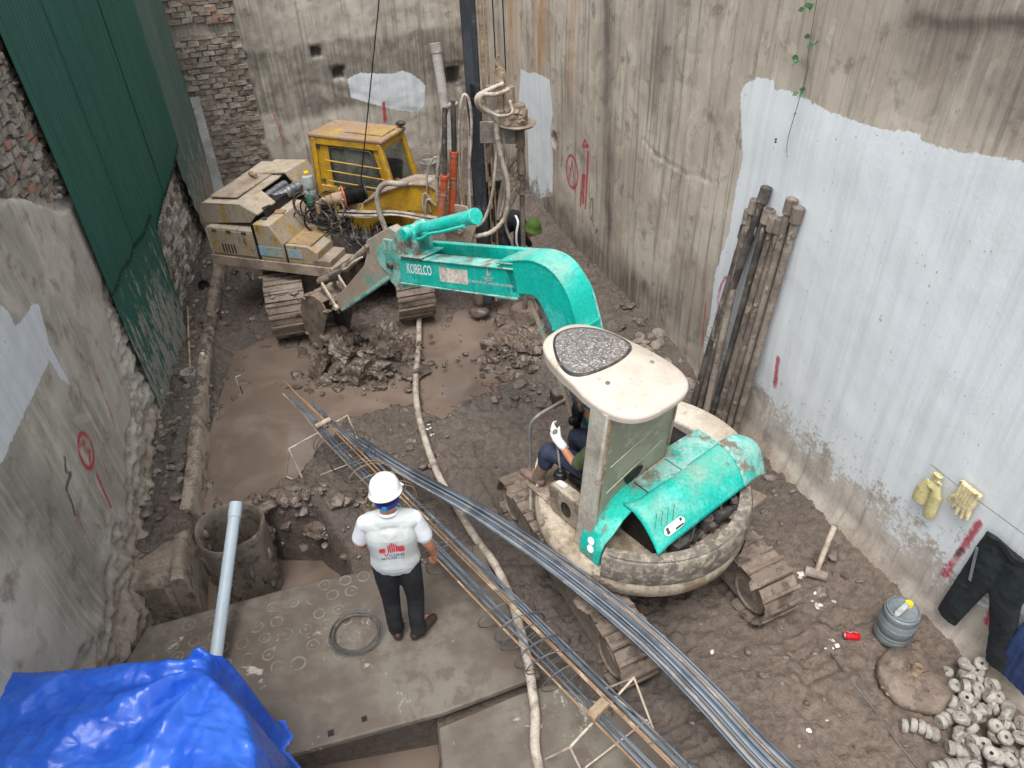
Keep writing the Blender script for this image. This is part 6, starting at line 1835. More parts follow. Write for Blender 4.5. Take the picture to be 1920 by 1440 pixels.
def panel(i, j, za, zb, name, mat, th=.02, inset=.0, s0=0.0, s1=1.0):
    a, b, c, d = cabpt(i, za).lerp(cabpt(j, za), s0), cabpt(i, za).lerp(cabpt(j, za), s1), cabpt(i, zb).lerp(cabpt(j, zb), s1), cabpt(i, zb).lerp(cabpt(j, zb), s0)
    n = (b - a).cross(d - a).normalized()
    m = MB().add([p - n * inset for p in (a, b, c, d)] + [p - n * (inset + th) for p in (a, b, c, d)], [(0, 1, 2, 3), (7, 6, 5, 4), (0, 4, 5, 1), (1, 5, 6, 2), (2, 6, 7, 3), (3, 7, 4, 0)])
    return m.build(name, mat, RIG, 30, .004 if th > .01 else 0)
panel(0, 1, Z0, 1.60, 'cab_side_panel', 'yellow')
panel(3, 0, Z0, Z1, 'cab_rear_panel', 'yellow_worn')
panel(2, 3, Z0, 1.50, 'cab_far_panel', 'yellow_worn')
panel(0, 1, 1.60, Z1, 'cab_side_strip', 'yellow', .02, 0, 0, .20)
panel(0, 1, 1.60, Z1, 'cab_side_strip', 'yellow', .02, 0, .88, 1.0)
panel(1, 2, Z0, 1.30, 'cab_front_panel', 'yellow')
panel(2, 3, 1.50, Z1, 'far_glass', 'glass', .006, .02)
wi = panel(0, 1, 1.60, Z1 - .05, 'side_window', 'glass', .006, .012, .20, .88)
sealp = [cabpt(0, z).lerp(cabpt(1, z), s) + Vector((0, -.012, 0)) for s, z in [(.24, 1.66), (.85, 1.66), (.87, 1.70), (.86, 2.12), (.83, 2.18), (.25, 2.18), (.22, 2.14), (.21, 1.70), (.24, 1.66)]]
MB().tube(sealp, .010, 6).build('window_seal', 'darksteel', wi, 60)
for z in (1.72, 1.86, 2.0):
    MB().tube([cabpt(0, z).lerp(cabpt(1, z), .16) + Vector((0, -.045, .01)), cabpt(0, z).lerp(cabpt(1, z), .95) + Vector((0, -.045, -.02))], .010, 7).build('guard_bar', 'yellow', RIG, 60)
c4 = sum(RC, Vector((0, 0))) / 4
rf = MB().prism([(c4 + (p - c4) * 1.08)[:] for p in RC], 2.29, 2.345, 'z')
roof = rf.build('cab_roof', 'yellow_roof', RIG, 30, .018)
MB().prism([(c4 + (p - c4) * .55 + Vector((.2, -.02)))[:] for p in RC], 2.345, 2.362, 'z').build('roof_hatch', 'yellow_roof', roof, 30, .005)
MB().blob((1.10, .76, 2.40), (.07, .05, .04), 3, 2, .2).tube([(1.08, .76, 2.34), (1.1, .76, 2.4)], .012, 6).build('head_lamp', 'darksteel', roof, 50)
MB().bar(cabpt(0, 1.0) + Vector((-.10, .02, 0)), cabpt(0, Z1 + .02) + Vector((-.07, .02, 0)), .02, .03, (1, 0, 0)).bar(cabpt(0, Z1 + .02) + Vector((-.07, .02, 0)), cabpt(0, Z1 + .02) + Vector((.03, .02, 0)), .02, .02).build('door_rail', 'yellow_worn', RIG, 30, .003)
for s, z in ((.06, 2.17), (.07, 1.72), (.07, 1.50)):
    p = cabpt(0, z).lerp(cabpt(1, z), s)
    MB().cyl(p + Vector((0, -.035, 0)), p + Vector((0, 0, 0)), .022, .022, 12).build('bolt', 'darksteel', RIG, 40)
MB().box((.62, .56, 1.30), (.42, .40, .5)).box((.42, .56, 1.62), (.10, .38, .35)).build('driver_seat', 'black', RIG, 30, .04)
# winch
wd = Vector((.80, .60, .05)).normalized()
w0 = Vector((.55, -.13, 1.68))
W_ = MB().cyl(w0 - wd * .26, w0 - wd * .10, .05, .06, 16).cyl(w0 - wd * .12, w0 + wd * .02, .085, .085, 18).cyl(w0 - wd * .20, w0 - wd * .13, .072, .072, 16).build('winch_motor', 'rustmud', RIG, 40, .006)
MB().cyl(w0 - wd * .33, w0 - wd * .25, .03, .035, 10).box(w0 - wd * .30 + Vector((0, -.03, -.07)), (.05, .05, .12)).build('motor_valve', 'yellow_roof', W_, 40, .004)
wf = MB().cyl(w0 + wd * .015, w0 + wd * .04, .15, .15, 28).build('winch_flange', 'orange', RIG, 40, .004)
for k in range(8):
    a = 2 * math.pi * k / 8
    e1 = wd.orthogonal().normalized(); e2 = wd.cross(e1)
    p = w0 + wd * .008 + (e1 * math.cos(a) + e2 * math.sin(a)) * .12
    MB().cyl(p - wd * .012, p, .014, .014, 8).build('bolt', 'beige', wf, 40)
dr = MB().cyl(w0 + wd * .04, w0 + wd * .30, .105, .105, 24).cyl(w0 + wd * .30, w0 + wd * .325, .155, .155, 28)
dr.build('winch_drum', 'black', RIG, 40, .003)
q = wd.to_track_quat('Z', 'Y').to_matrix()
cw = MB()
for k in range(13): cw.lathe([(.106, 0), (.116, .009), (.106, .018)], 24, w0 + wd * (.05 + .019 * k), mat=q)
cw.build('wound_cable', 'black', RIG, 60)
MB().box((.70, .05, 1.42), (.5, .25, .35)).build('winch_bed', 'yellow_worn', RIG, 30, .01)
d0, d1 = rl((-1.83, 9.0, 1.89)), rl((-1.29, 9.0, 3.95))
MB().cyl(d0, d0 + (d1 - d0) * 1.9, .008, .008, 6).build('hoist_cable', 'black', RIG, 60)
# gooseneck boom
gb = MB().prism([(.60, 1.30), (.85, 1.62), (1.16, 1.80), (1.50, 1.93), (1.80, 1.94), (2.0, 1.84), (2.12, 1.66), (2.16, 1.40), (2.02, 1.22), (1.88, 1.40), (1.78, 1.56), (1.55, 1.58), (1.2, 1.50), (.95, 1.34), (.85, 1.05), (.62, 1.02)], -.12, .16, 'y').build('boom', 'yellow', RIG, 45, .014)
tp2 = [(.85, 1.625), (1.16, 1.805), (1.50, 1.935), (1.80, 1.945), (2.0, 1.845), (2.12, 1.665)]
fm = MB()
for a, b in zip(tp2[:-1], tp2[1:]): fm.bar((a[0], .02, a[1] + .004), (b[0], .02, b[1] + .004), .34, .02)
fm.build('boom_top_plate', 'deck_mud', gb, 40, .004)
MB().prism([(1.95, 1.35), (2.02, 1.75), (2.30, 1.72), (2.42, 1.50), (2.30, 1.15), (2.05, 1.10)], -.16, -.13, 'y').prism([(1.95, 1.35), (2.02, 1.75), (2.30, 1.72), (2.42, 1.50), (2.30, 1.15), (2.05, 1.10)], .18, .21, 'y').build('mast_bracket', 'deck_mud', RIG, 30, .01)
MB().cyl((2.2, -.19, 1.42), (2.2, .24, 1.42), .05, .05, 16).build('bracket_pin', 'steel', RIG, 40, .004)
for (a, b, c) in [((-.80, 8.42, 1.52), (-.70, 8.44, 2.12), (-.63, 8.50, 2.9)), ((-.66, 8.52, 1.56), (-.57, 8.55, 2.36), (-.53, 8.58, 2.95))]:
    cylp = MB().cyl(rl(a), rl(b), .048, .048, 20).cyl(rl(Vector(a).lerp(Vector(b), .94)), rl(Vector(a).lerp(Vector(b), 1.02)), .056, .056, 20).cyl(rl(Vector(a).lerp(Vector(b), .6)), rl(Vector(a).lerp(Vector(b), .63)), .053, .053, 20).blob(rl(a), (.06, .06, .06), 3, 2, .15).build('lift_cylinder', 'orange', RIG, 40, .004)
    MB().cyl(rl(b), rl(c), .03, .03, 14).build('piston_rod', 'darksteel', cylp, 60)
# mast
mx, my = -.30, 8.82
mast = MB().box(rl((mx, my, 3.6)), (.17, .20, 6.9), (0, 0, -RGA)).build('mast', 'mast', RIG, 30, .012)
MB().box(rl((mx + .135, my + .03, 3.6)), (.05, .14, 6.9), (0, 0, -RGA)).box(rl((mx + .19, my + .07, 3.6)), (.025, .16, 6.9), (0, 0, -RGA)).build('mast_rail', 'rustmud', mast, 30, .004)
for z in (1.15, 1.45, 1.75, 2.05): MB().box(rl((mx + .142, my - .05, z)), (.03, .02, .16), (0, 0, -RGA)).build('rail_slot', 'black', mast, 30)
MB().box(rl((mx - .005, my - .105, 2.98)), (.05, .02, .22), (0, 0, -RGA)).build('mast_opening', 'black', mast, 30)
MB().box(rl((mx + .17, my + .4, 1.0)), (.22, .03, 1.5), (.05, 0, -RGA + .1)).build('rear_shield', 'darksteel', RIG, 30, .004)
ft = MB().cyl(rl((-.42, 8.72, .12)), rl((-.40, 8.74, .75)), .055, .055, 14).build('jack_leg', 'rustmud', RIG, 40)
MB().blob(rl((-.43, 8.68, .06)), (.16, .11, .07), 8, 3, .3).blob(rl((-.40, 8.72, .25)), (.09, .08, .16), 9, 2, .4).build('jack_foot', 'mudwet', ft, 60)
MB().bar(rl((mx + .05, my - .02, .35)), rl((mx + .25, my + .6, .9)), .06, .06).build('mast_strut', 'rustmud', RIG, 30, .006)
# rotary head on its carriage
hy_ = 8.66
MB().box(rl((.0, hy_ + .06, 2.52)), (.50, .03, .26), (0, .06, -RGA)).box(rl((-.05, hy_ + .1, 2.75)), (.20, .06, .62), (0, 0, -RGA)).build('carriage_plate', 'steel', RIG, 30, .006)
rh = MB().cyl(rl((.20, hy_, 2.64)), rl((.20, hy_, 2.86)), .12, .10, 18).cyl(rl((.12, hy_, 2.86)), rl((.12, hy_, 3.06)), .07, .06, 14).box(rl((.06, hy_, 2.72)), (.18, .16, .16), (0, 0, .2)).cyl(rl((.28, hy_, 2.66)), rl((.28, hy_, 2.80)), .05, .05, 12)
rh.lathe([(0, 0), (.20, .01), (.235, .04), (.22, .05), (.12, .035)], 24, rl((.20, hy_, 2.60)))
for k in range(40): rh.clod(rl((random.uniform(.06, .28), hy_ - random.uniform(.02, .1), random.uniform(2.62, 2.84))), (.04, .04, .04), k, 2)
rh.build('rotary_head', 'deck_mud', RIG, 45)
sv = MB().cyl(rl((.02, hy_ - .03, 3.20)), rl((.02, hy_ + .03, 3.20)), .075, .075, 20).box(rl((.02, hy_, 3.12)), (.10, .09, .2)).tube(smooth_path([rl((.02, hy_, 3.26)), rl((-.02, hy_, 3.33)), rl((.02, hy_, 3.40)), rl((.05, hy_, 3.32))], 5), .014, 7)
sv.box(rl((.03, hy_ + .02, 2.95)), (.05, .04, .5), (0, 0, 0)).build('hook_block', 'rustmud', RIG, 40, .004)
for dx in (-.04, .07): MB().cyl(rl((.02 + dx, hy_, 3.18)), rl((.0 + dx, hy_ + .06, 7.0)), .008, .008, 6).build('hoist_rope', 'black', RIG, 60)
sw = MB().cyl(rl((.235, 8.68, 2.35)), rl((.235, 8.68, 2.55)), .055, .055, 14).cyl(rl((.235, 8.68, 2.02)), rl((.235, 8.68, 2.36)), .06, .045, 14).cyl(rl((.235, 8.68, 1.75)), rl((.235, 8.68, 2.02)), .045, .05, 14)
sw.build('swivel', 'mudcake', RIG, 40, .004)
MB().cyl(rl((.235, 8.68, .05)), rl((.235, 8.68, 1.8)), .032, .032, 14).build('drill_string', 'rod_mid', RIG, 40)
ch = MB()
for k in range(16):
    c = rl((.20 - .004 * k, 8.60, 2.42 - .042 * k))
    ch.lathe([(.012 + .008 * 1, -.006), (.028, -.006), (.028, .006), (.02, .006), (.02, -.006)], 8, c, mat=Matrix.Rotation(R(90), 3, 'X' if k % 2 else 'Y'))
ch.build('chain', 'rustmud', RIG, 40)
# hoses hanging from the head and along the boom
def hose(pts, r, mat, y=8.55, corr=False, bulge=0.0):
    P = smooth_path([rl((p[0], y - bulge * math.sin(math.pi * i / max(1, len(pts) - 1)), p[1])) for i, p in enumerate(pts)], 8)
    if corr:
        rs = [r * (1.12 if k % 2 else .9) for k in range(len(P))]
        MB().tube(P, rs, 8).build('hydraulic_hose', mat, RIG, 60)
    else: MB().tube(P, r, 8).build('hydraulic_hose', mat, RIG, 60)
hose([(-0.03, 2.84), (-0.05, 2.66), (-0.01, 2.31), (0.06, 1.97), (0.03, 1.59), (-0.15, 1.35), (-0.43, 1.29), (-0.66, 1.39), (-0.78, 1.56)], .030, 'hose', 8.5, True)
hose([(-0.02, 2.66), (-0.07, 2.25), (-0.15, 1.78), (-0.28, 1.46), (-0.46, 1.4), (-0.6, 1.52)], .020, 'hose', 8.55, True)
hose([(-0.48, 2.92), (-0.61, 2.87), (-0.7, 2.53), (-0.8, 2.08), (-0.82, 1.74), (-0.75, 1.52), (-.70, 1.2)], .026, 'hose_grey', 8.58, True)
hose([(-0.53, 1.6), (-0.53, 2.07), (-0.5, 2.59), (-0.42, 2.98), (-0.35, 2.94), (-0.34, 2.64), (-0.41, 2.06), (-0.43, 1.51)], .017, 'hose', 8.6, True)
hose([(-0.51, 1.5), (-0.51, 1.97), (-0.45, 2.58), (-0.4, 2.86), (-0.38, 2.52), (-0.46, 1.58)], .013, 'hose_grey', 8.62)
hose([(-.55, 2.9), (-.52, 2.4), (-.50, 1.8), (-.49, 1.3)], .012, 'yellow_worn', 8.6)
hose([(0.22, 2.23), (0.08, 2.11), (-0.02, 1.77), (-0.08, 1.42)], .034, 'rod_light', 8.7)
hose([(0.25, 2.07), (0.16, 1.76), (0.06, 1.56), (0.01, 1.35), (0.08, 1.1)], .020, 'hose_grey', 8.66)
hose([(.02, 2.6), (.05, 2.2), (.02, 1.8), (-.05, 1.5)], .018, 'hose_grey', 8.6, True)
hose([(0.06, 3.13), (-0.12, 3.08), (-0.24, 3.03), (-0.25, 2.94), (-0.17, 2.85), (-0.03, 2.8)], .026, 'hose', 8.52, True, .1)
hose([(0.12, 3.07), (-0.03, 3.04), (-0.19, 3.05), (-0.22, 2.94), (-0.12, 2.84), (-.03, 2.7)], .024, 'hose', 8.5, True, .12)
hose([(0.12, 2.95), (0.14, 2.83), (-0.01, 2.81), (-0.13, 2.87), (-.2, 2.95)], .018, 'hose', 8.5, True, .1)
hose([(-.66, 2.1), (-.80, 2.3), (-.92, 2.1), (-.95, 1.8), (-.93, 1.6)], .012, 'hose_grey', 8.6)
hose([(-.9, 1.75), (-.98, 1.85), (-1.02, 1.7), (-.98, 1.5)], .016, 'hose_grey', 8.6)
hose([(-.86, 1.7), (-.95, 1.78), (-1.0, 1.6), (-.99, 1.42)], .016, 'hose_grey', 8.57)
for k in range(9):
    dz, dy = random.uniform(-.06, .06), random.uniform(-.06, .06)
    P = smooth_path([(.35, -.22 + dy, 1.42 + dz), (.54, -.22 + dy, 1.47 + dz), (.94, -.24 + dy, 1.50 + dz), (1.33, -.24 + dy, 1.56 + dz * .6), (1.69, -.24 + dy, 1.54 + dz * .6), (1.98, -.2 + dy, 1.47 + dz), (2.2, -.18, 1.38 + dz)], 6)
    MB().tube(P, .012, 6).build('hydraulic_hose', 'hose_grey' if k % 3 else 'hose', RIG, 60)
MB().tube(smooth_path([(1.55, .0, 1.90), (1.47, -.22, 1.97), (1.29, -.27, 1.98), (1.17, -.28, 1.85), (1.16, -.30, 1.62), (1.24, -.32, 1.30), (1.3, -.35, 1.0)], 8), .036, 10).build('hydraulic_hose', 'hose_grey', RIG, 60)
tg = random.Random(5)
for k in range(26):
    c = Vector((.10 + tg.uniform(-.1, .42), -.22 + tg.uniform(-.15, .12), 1.50 + tg.uniform(-.12, .1)))
    r = tg.uniform(.09, .19)
    ax = Vector((tg.uniform(-.5, .5), -1, tg.uniform(-.4, .8))).normalized()
    e1 = ax.orthogonal().normalized(); e2 = ax.cross(e1)
    a0, n = tg.uniform(0, 6.28), 14
    dr_ = Vector((tg.uniform(-.012, .02), tg.uniform(-.006, .006), tg.uniform(-.014, .006)))
    P = [c + (e1 * math.cos(a0 + i * .42) + e2 * math.sin(a0 + i * .42)) * (r + .003 * i) + dr_ * i for i in range(n)]
    MB().tube(smooth_path(P, 3), tg.choice([.010, .011, .013]), 6).build('hydraulic_hose', tg.choice(['hose_dark', 'black', 'hose_dark']), RIG, 60)
for k in range(8):
    x = .55 + .09 * k
    MB().tube(smooth_path([(x, -.3, 1.42), (x + .06, -.36, 1.22), (x + .16, -.34, 1.12 + .1 * (k % 2)), (x + .2, -.25, 1.36)], 6), .011, 6).build('hydraulic_hose', ['hose_dark', 'black'][k % 2], RIG, 60)
MB().box((.75, -.1, 1.1), (.7, .5, .3)).build('valve_bank', 'darksteel', RIG, 30, .02)
# jug and bottle standing on the rig
jg = thing('water_jug', 'dusty clear plastic jug with yellow lid standing on the rig', 'jug', RIG.matrix_world @ Vector((0, 0, 0)))
jp = RGO + Matrix.Rotation(RGA, 3, 'Z') @ Vector((-.12, .20, 1.50))
jg.location = (jp.x, jp.y, 1.50)
MB().box((0, 0, -.26), (.2, .2, .5)).build('crate_seat', 'black', RIG, 30, loc=(-.12, .20, 1.5))
MB().lathe([(0, 0), (.075, 0), (.085, .02), (.085, .11), (.080, .12), (.085, .13), (.085, .24), (.07, .30), (.03, .32), (.03, .34), (0, .34)], 22).build('jug_body', 'jugclear', jg, 40)
MB().cyl((0, 0, .335), (0, 0, .365), .036, .034, 16).build('lid', 'yellowcap', jg, 40, .003)
bt_ = thing('glass_bottle', 'small green glass bottle among the hoses on the rig', 'bottle')
bpz = RGO + Matrix.Rotation(RGA, 3, 'Z') @ Vector((.0, -.02, 1.50))
bt_.location = (bpz.x, bpz.y, 1.49)
MB().lathe([(0, 0), (.042, 0), (.045, .01), (.045, .12), (.03, .155), (.016, .175), (.015, .22), (.018, .222), (.018, .235), (0, .235)], 20).build('bottle_body', 'bottle', bt_, 40)

# ------------------------------------------------------------------ people
def chain(m, pts, rs, n=14, sub=4):
    P = smooth_path(pts, sub) if len(pts) > 2 else [Vector(p) for p in pts]
    t = np.linspace(0, len(rs) - 1, len(P))
    rr = [float(np.interp(x, range(len(rs)), rs)) for x in t]
    m.tube(P, rr, n)
    for p, r in ((P[0], rr[0]), (P[-1], rr[-1])): ball(m, p, (r * .98,) * 3)
    return m
def ball(m, c, s, rot=None, n=2):
    bm = bmesh.new()
    bmesh.ops.create_icosphere(bm, subdivisions=n, radius=1.0)
    rm_ = Euler(rot).to_matrix() if rot else Matrix.Identity(3)
    m.add([Vector(c) + rm_ @ Vector((v.co.x * s[0], v.co.y * s[1], v.co.z * s[2])) for v in bm.verts], [tuple(x.index for x in f.verts) for f in bm.faces])
    bm.free()
def hand(m, wrist, d, side, palm_n, curl=.5, scale=1.0):
    """wrist point, direction of the fingers, side vector towards the thumb, palm normal"""
    d, sd, pn = Vector(d).normalized(), Vector(side).normalized(), Vector(palm_n).normalized()
    w = Vector(wrist)
    s = scale
    chain(m, [w, w + d * .035 * s + sd * .010 * s, w + d * .085 * s + sd * .012 * s], [.022 * s, .024 * s, .020 * s], 10)
    chain(m, [w, w + d * .035 * s - sd * .012 * s, w + d * .082 * s - sd * .014 * s], [.022 * s, .023 * s, .019 * s], 10)
    for k, (off, ln) in enumerate([(.030, .070), (.011, .078), (-.009, .073), (-.028, .058)]):
        b = w + d * .080 * s + sd * off * s
        c1 = b + d * ln * .42 * s + pn * ln * .10 * curl * s
        c2 = c1 + (d * (1 - .5 * curl) + pn * .9 * curl).normalized() * ln * .33 * s
        c3 = c2 + (d * (1 - .95 * curl) + pn * 1.1 * curl).normalized() * ln * .28 * s
        chain(m, [b - d * .015 * s, c1, c2, c3], [.0098 * s, .0090 * s, .0082 * s, .0068 * s], 8, 3)
    t0 = w + d * .022 * s + sd * .024 * s
    chain(m, [t0, t0 + (d * .7 + sd * .7 + pn * .2).normalized() * .036 * s, t0 + (d * .9 + sd * .5 + pn * .45 * curl).normalized() * .066 * s], [.012 * s, .0105 * s, .008 * s], 8, 3)
def head(m, c, f, up=(0, 0, 1), s=1.0):
    """skull, jaw, nose, ears; f is the facing direction"""
    f, u = Vector(f).normalized(), Vector(up).normalized()
    r = f.cross(u).normalized()
    u = r.cross(f).normalized()
    c = Vector(c)
    q = Matrix((r, f, u)).transposed()
    e = q.to_euler()
    ball(m, c + u * .015 * s - f * .008 * s, (.076 * s, .094 * s, .100 * s), e, 3)
    ball(m, c - u * .055 * s + f * .028 * s, (.056 * s, .060 * s, .058 * s), e, 3)
    chain(m, [c + f * .086 * s + u * .015 * s, c + f * .108 * s - u * .016 * s], [.009 * s, .014 * s], 8)
    ball(m, c + f * .088 * s - u * .052 * s, (.024 * s, .010 * s, .008 * s), e, 2)
    for k in (-1, 1):
        ball(m, c + r * k * .080 * s - u * .005 * s - f * .006 * s, (.010 * s, .020 * s, .032 * s), e, 2)
    return c, r, f, u
def eyes(parent, c, r, f, u, s=1.0):
    for k in (-1, 1):
        m = MB()
        ball(m, c + r * k * .032 * s + f * .080 * s + u * .012 * s, (.013 * s, .010 * s, .008 * s))
        m.build('eye', 'white', parent, 80)
        b = MB().tube([c + r * k * .018 * s + f * .090 * s + u * .032 * s, c + r * k * .050 * s + f * .080 * s + u * .034 * s], .005, 6)
        b.build('eyebrow', 'hair', parent, 80)

# --- the engineer standing on the slab, seen from behind (local x right, y forward)
ENG = thing('person', 'person in white helmet and printed white vest standing on the slab', 'person', (-.94, 3.47, .152), R(4))
LX = .045                                             # the body sways a little to the right above the feet
def sw_(p): return (p[0] + LX * p[2] / 1.6, p[1], p[2])
J = dict(ank=[(-.085, .02, .09), (.095, -.005, .09)], kne=[(-.09, .035, .47), (.10, .03, .47)], hip=[(-.085, 0, .88), (.085, 0, .88)],
         sho=[(-.170, -.005, 1.365), (.170, -.005, 1.365)], elb=[(-.250, .035, 1.10), (.250, .0, 1.085)], wri=[(-.20, .20, .965), (.270, .10, .855)])
J = {k: [sw_(p) for p in v] for k, v in J.items()}
body = MB()
for i in (0, 1):
    chain(body, [J['hip'][i], J['kne'][i], J['ank'][i]], [.062, .047, .034], 12)
    chain(body, [J['sho'][i], J['elb'][i], J['wri'][i]], [.045, .040, .029], 12)
    chain(body, [J['ank'][i], (J['ank'][i][0] + (.0 if i == 0 else .06), J['ank'][i][1] + .12, .04)], [.035, .030], 10)
chain(body, [sw_((0, 0, .90)), sw_((0, 0, 1.1)), sw_((0, -.0, 1.30)), sw_((0, 0, 1.40))], [.09, .085, .085, .06], 16)
chain(body, [J['sho'][0], J['sho'][1]], [.045, .045], 12)
hc = sw_((.0, .035, 1.565))
chain(body, [sw_((0, -.005, 1.38)), sw_((0, .01, 1.50))], [.058, .054], 12)
hinfo = head(body, hc, (-.10, 1, -.25))
hand(body, J['wri'][1], (.02, .25, -1), (-.35, 1, .15), (-1, -.1, 0), .75)
hand(body, J['wri'][0], (.55, .8, .1), (.2, -.1, 1), (.6, -.5, -.5), .6)
eng_body = remesh_obj(body, 'body', 'skin', ENG, .0062, 5, .5)
eyes(ENG, *hinfo)
# clothes
def torso_cloth(extra=0.0, sleeves=True, z0=.93, z1=1.405):
    m = MB()
    for s_ in (-1, 1):
        chain(m, [sw_((s_ * .055, 0, z0)), sw_((s_ * .052, .0, 1.08)), sw_((s_ * .075, -.012, 1.25)), sw_((s_ * .085, -.008, 1.34))], [.112 + extra, .107 + extra, .108 + extra, .082 + extra], 16)
    chain(m, [sw_((0, -.008, z0 - .01)), sw_((0, -.01, 1.10)), sw_((0, -.018, 1.28))], [.108 + extra, .103 + extra, .104 + extra], 16)
    chain(m, [sw_((-.150, -.005, 1.355)), sw_((0, -.01, 1.385)), sw_((.150, -.005, 1.355))], [.062 + extra, .068 + extra, .062 + extra], 14)
    if sleeves:
        for i in (0, 1):
            a, b = Vector(J['sho'][i]), Vector(J['elb'][i])
            chain(m, [a, a.lerp(b, .35), a.lerp(b, .70)], [.060, .061, .066], 14)
    return m
shirt = remesh_obj(torso_cloth(0, True), 'shirt', 'shirt', ENG, .009, 5, .5)
vest = remesh_obj(torso_cloth(.013, False, .955), 'vest', 'vest', ENG, .008, 6, .5)
# flat hem, slight folds on the vest
co = np.empty(len(vest.data.vertices) * 3); vest.data.vertices.foreach_get('co', co); co = co.reshape(-1, 3)
ang_ = np.arctan2(co[:, 1], co[:, 0] - LX * co[:, 2] / 1.6)
low = np.clip((1.15 - co[:, 2]) / .25, 0, 1)
fac = 1 + low * (.045 + .022 * np.sin(ang_ * 7 + co[:, 2] * 9)) 
ctr = LX * co[:, 2] / 1.6
co[:, 0] = ctr + (co[:, 0] - ctr) * fac
co[:, 1] = co[:, 1] * fac
co[:, 2] = np.maximum(co[:, 2], .865 + .012 * np.cos(ang_))
vest.data.vertices.foreach_set('co', co.ravel())
MB().tube([Vector(sw_((.066 * math.cos(a), -.005 + .060 * math.sin(a), 1.448 - .016 * math.sin(a)))) for a in np.linspace(0, 2 * math.pi, 25)], .013, 8, False).build('collar', 'shirt', ENG, 80)
tz = MB()
for i in (0, 1):
    h, k, a = J['hip'][i], J['kne'][i], J['ank'][i]
    chain(tz, [(h[0], h[1] - .005, h[2] + .05), (h[0] * 1.02, h[1] - .01, .78), k, (a[0], a[1] - .004, .24), (a[0], a[1] - .004, .085)], [.098, .093, .072, .064, .066], 16)
chain(tz, [sw_((-.05, 0, .93)), sw_((.05, 0, .93))], [.112, .112], 16)
trs = remesh_obj(tz, 'trousers', 'trousers', ENG, .009, 4, .5)
co = np.empty(len(trs.data.vertices) * 3); trs.data.vertices.foreach_get('co', co); co = co.reshape(-1, 3)
co[:, 1] += .006 * np.sin(co[:, 2] * 34 + co[:, 0] * 20) * np.clip((.5 - co[:, 2]) / .4, 0, 1)
co[:, 2] = np.maximum(co[:, 2], .045)
trs.data.vertices.foreach_set('co', co.ravel())
for i, (dx, dy) in enumerate([(-.02, .15), (.115, .115)]):
    a = J['ank'][i]
    m = MB()
    chain(m, [(a[0] - dx * .32, a[1] - dy * .30, .045), (a[0] + dx * .3, a[1] + dy * .3, .048), (a[0] + dx * 1.0, a[1] + dy * 1.0, .040)], [.042, .046, .036], 12)
    chain(m, [(a[0], a[1] - .01, .06), (a[0], a[1] - .01, .11)], [.042, .040], 12)
    m.v = [(x, y, max(z, .004)) for x, y, z in m.v]
    sh_ = remesh_obj(m, 'shoe', 'shoe', ENG, .007, 4, .5)
# helmet
ht = Matrix.Rotation(R(-14), 3, 'X') @ Matrix.Rotation(R(-4), 3, 'Y')
hp_ = Vector(hc) + Vector((0, -.012, .048))
hm_ = MB().lathe([(.124, -.004), (.126, .004), (.117, .012), (.114, .03), (.109, .062), (.094, .096), (.066, .120), (.032, .131), (0, .134)], 40, hp_, mat=Matrix.Diagonal((.93, 1.10, 1)) @ ht if False else ht @ Matrix.Diagonal((.94, 1.12, 1.0)))
hm_.lathe([(.124, -.004), (.110, -.006), (.104, .02), (.09, .08), (0, .12)], 40, hp_, mat=ht @ Matrix.Diagonal((.94, 1.12, 1.0)))
helmet = hm_.build('helmet', 'white', ENG, 60)
rd = []
for a in np.linspace(-.95, .95, 15): rd.append((hp_ + ht @ Vector((0, .124 * math.sin(a) * 1.08, .134 * math.cos(a) * .99)), ht @ Vector((1, 0, 0)), ht @ Vector((0, math.sin(a), math.cos(a)))))
MB().ribbon(rd, .036, .010).build('helmet_ridge', 'white', helmet, 60, .003)
MB().ribbon([(hp_ + ht @ Vector((.112 * math.sin(a), .128 * math.cos(a), -.003)), ht @ Vector((math.sin(a), math.cos(a), -.15)), ht @ Vector((0, 0, 1))) for a in np.linspace(-1.1, 1.1, 15)], .05, .006).build('helmet_peak', 'white', helmet, 60)
MB().ribbon([(Vector(hc) + Vector((.083 * math.sin(a), -.010 - .098 * math.cos(a), .002 - .012 * math.cos(a))), (0, .12, 1), (math.sin(a), -math.cos(a), 0)) for a in np.linspace(-1.5, 1.5, 19)], .036, .008).build('head_band', 'bluestrap', helmet, 60)
MB().cyl(Vector(hc) + Vector((-.012, -.108, -.012)), Vector(hc) + Vector((-.012, -.124, -.013)), .021, .019, 16).build('adjuster_knob', 'cyan', helmet, 40, .003)
hr = MB()
ball(hr, Vector(hc) + Vector((0, -.016, -.002)), (.0815, .092, .062), None, 3)
remesh_obj(hr, 'hair', 'hair', ENG, .008, 1)
# print on the back of the vest
bvh = BVHTree.FromPolygons([v.co for v in vest.data.vertices], [p.vertices[:] for p in vest.data.polygons])
def vest_print(mb, cx_, cz_, name, mat, lift=.0025, curve=0.0):
    vs = []
    for x, y, z in mb.v:
        p = Vector(sw_((cx_ + x, -.6, cz_ + y + curve * x * x)))
        h = bvh.ray_cast(p, Vector((0, 1, 0)))
        vs.append((p.x, (h[0].y if h[0] is not None else -.12) - lift, p.z))
    m = MB().add(vs, mb.f)
    return m.build(name, mat, vest, 0)
sx_ = MB()
for i in range(24):
    x0_, x1_ = -.165 + .33 * i / 24, -.165 + .33 * (i + 1) / 24
    sx_.add([(x0_, -.0025, 0), (x1_, -.0025, 0), (x1_, .0025, 0), (x0_, .0025, 0)], [(0, 1, 2, 3)])
vest_print(sx_, 0, 1.268, 'yoke_seam', 'pvc', .002)
hm2 = MB()
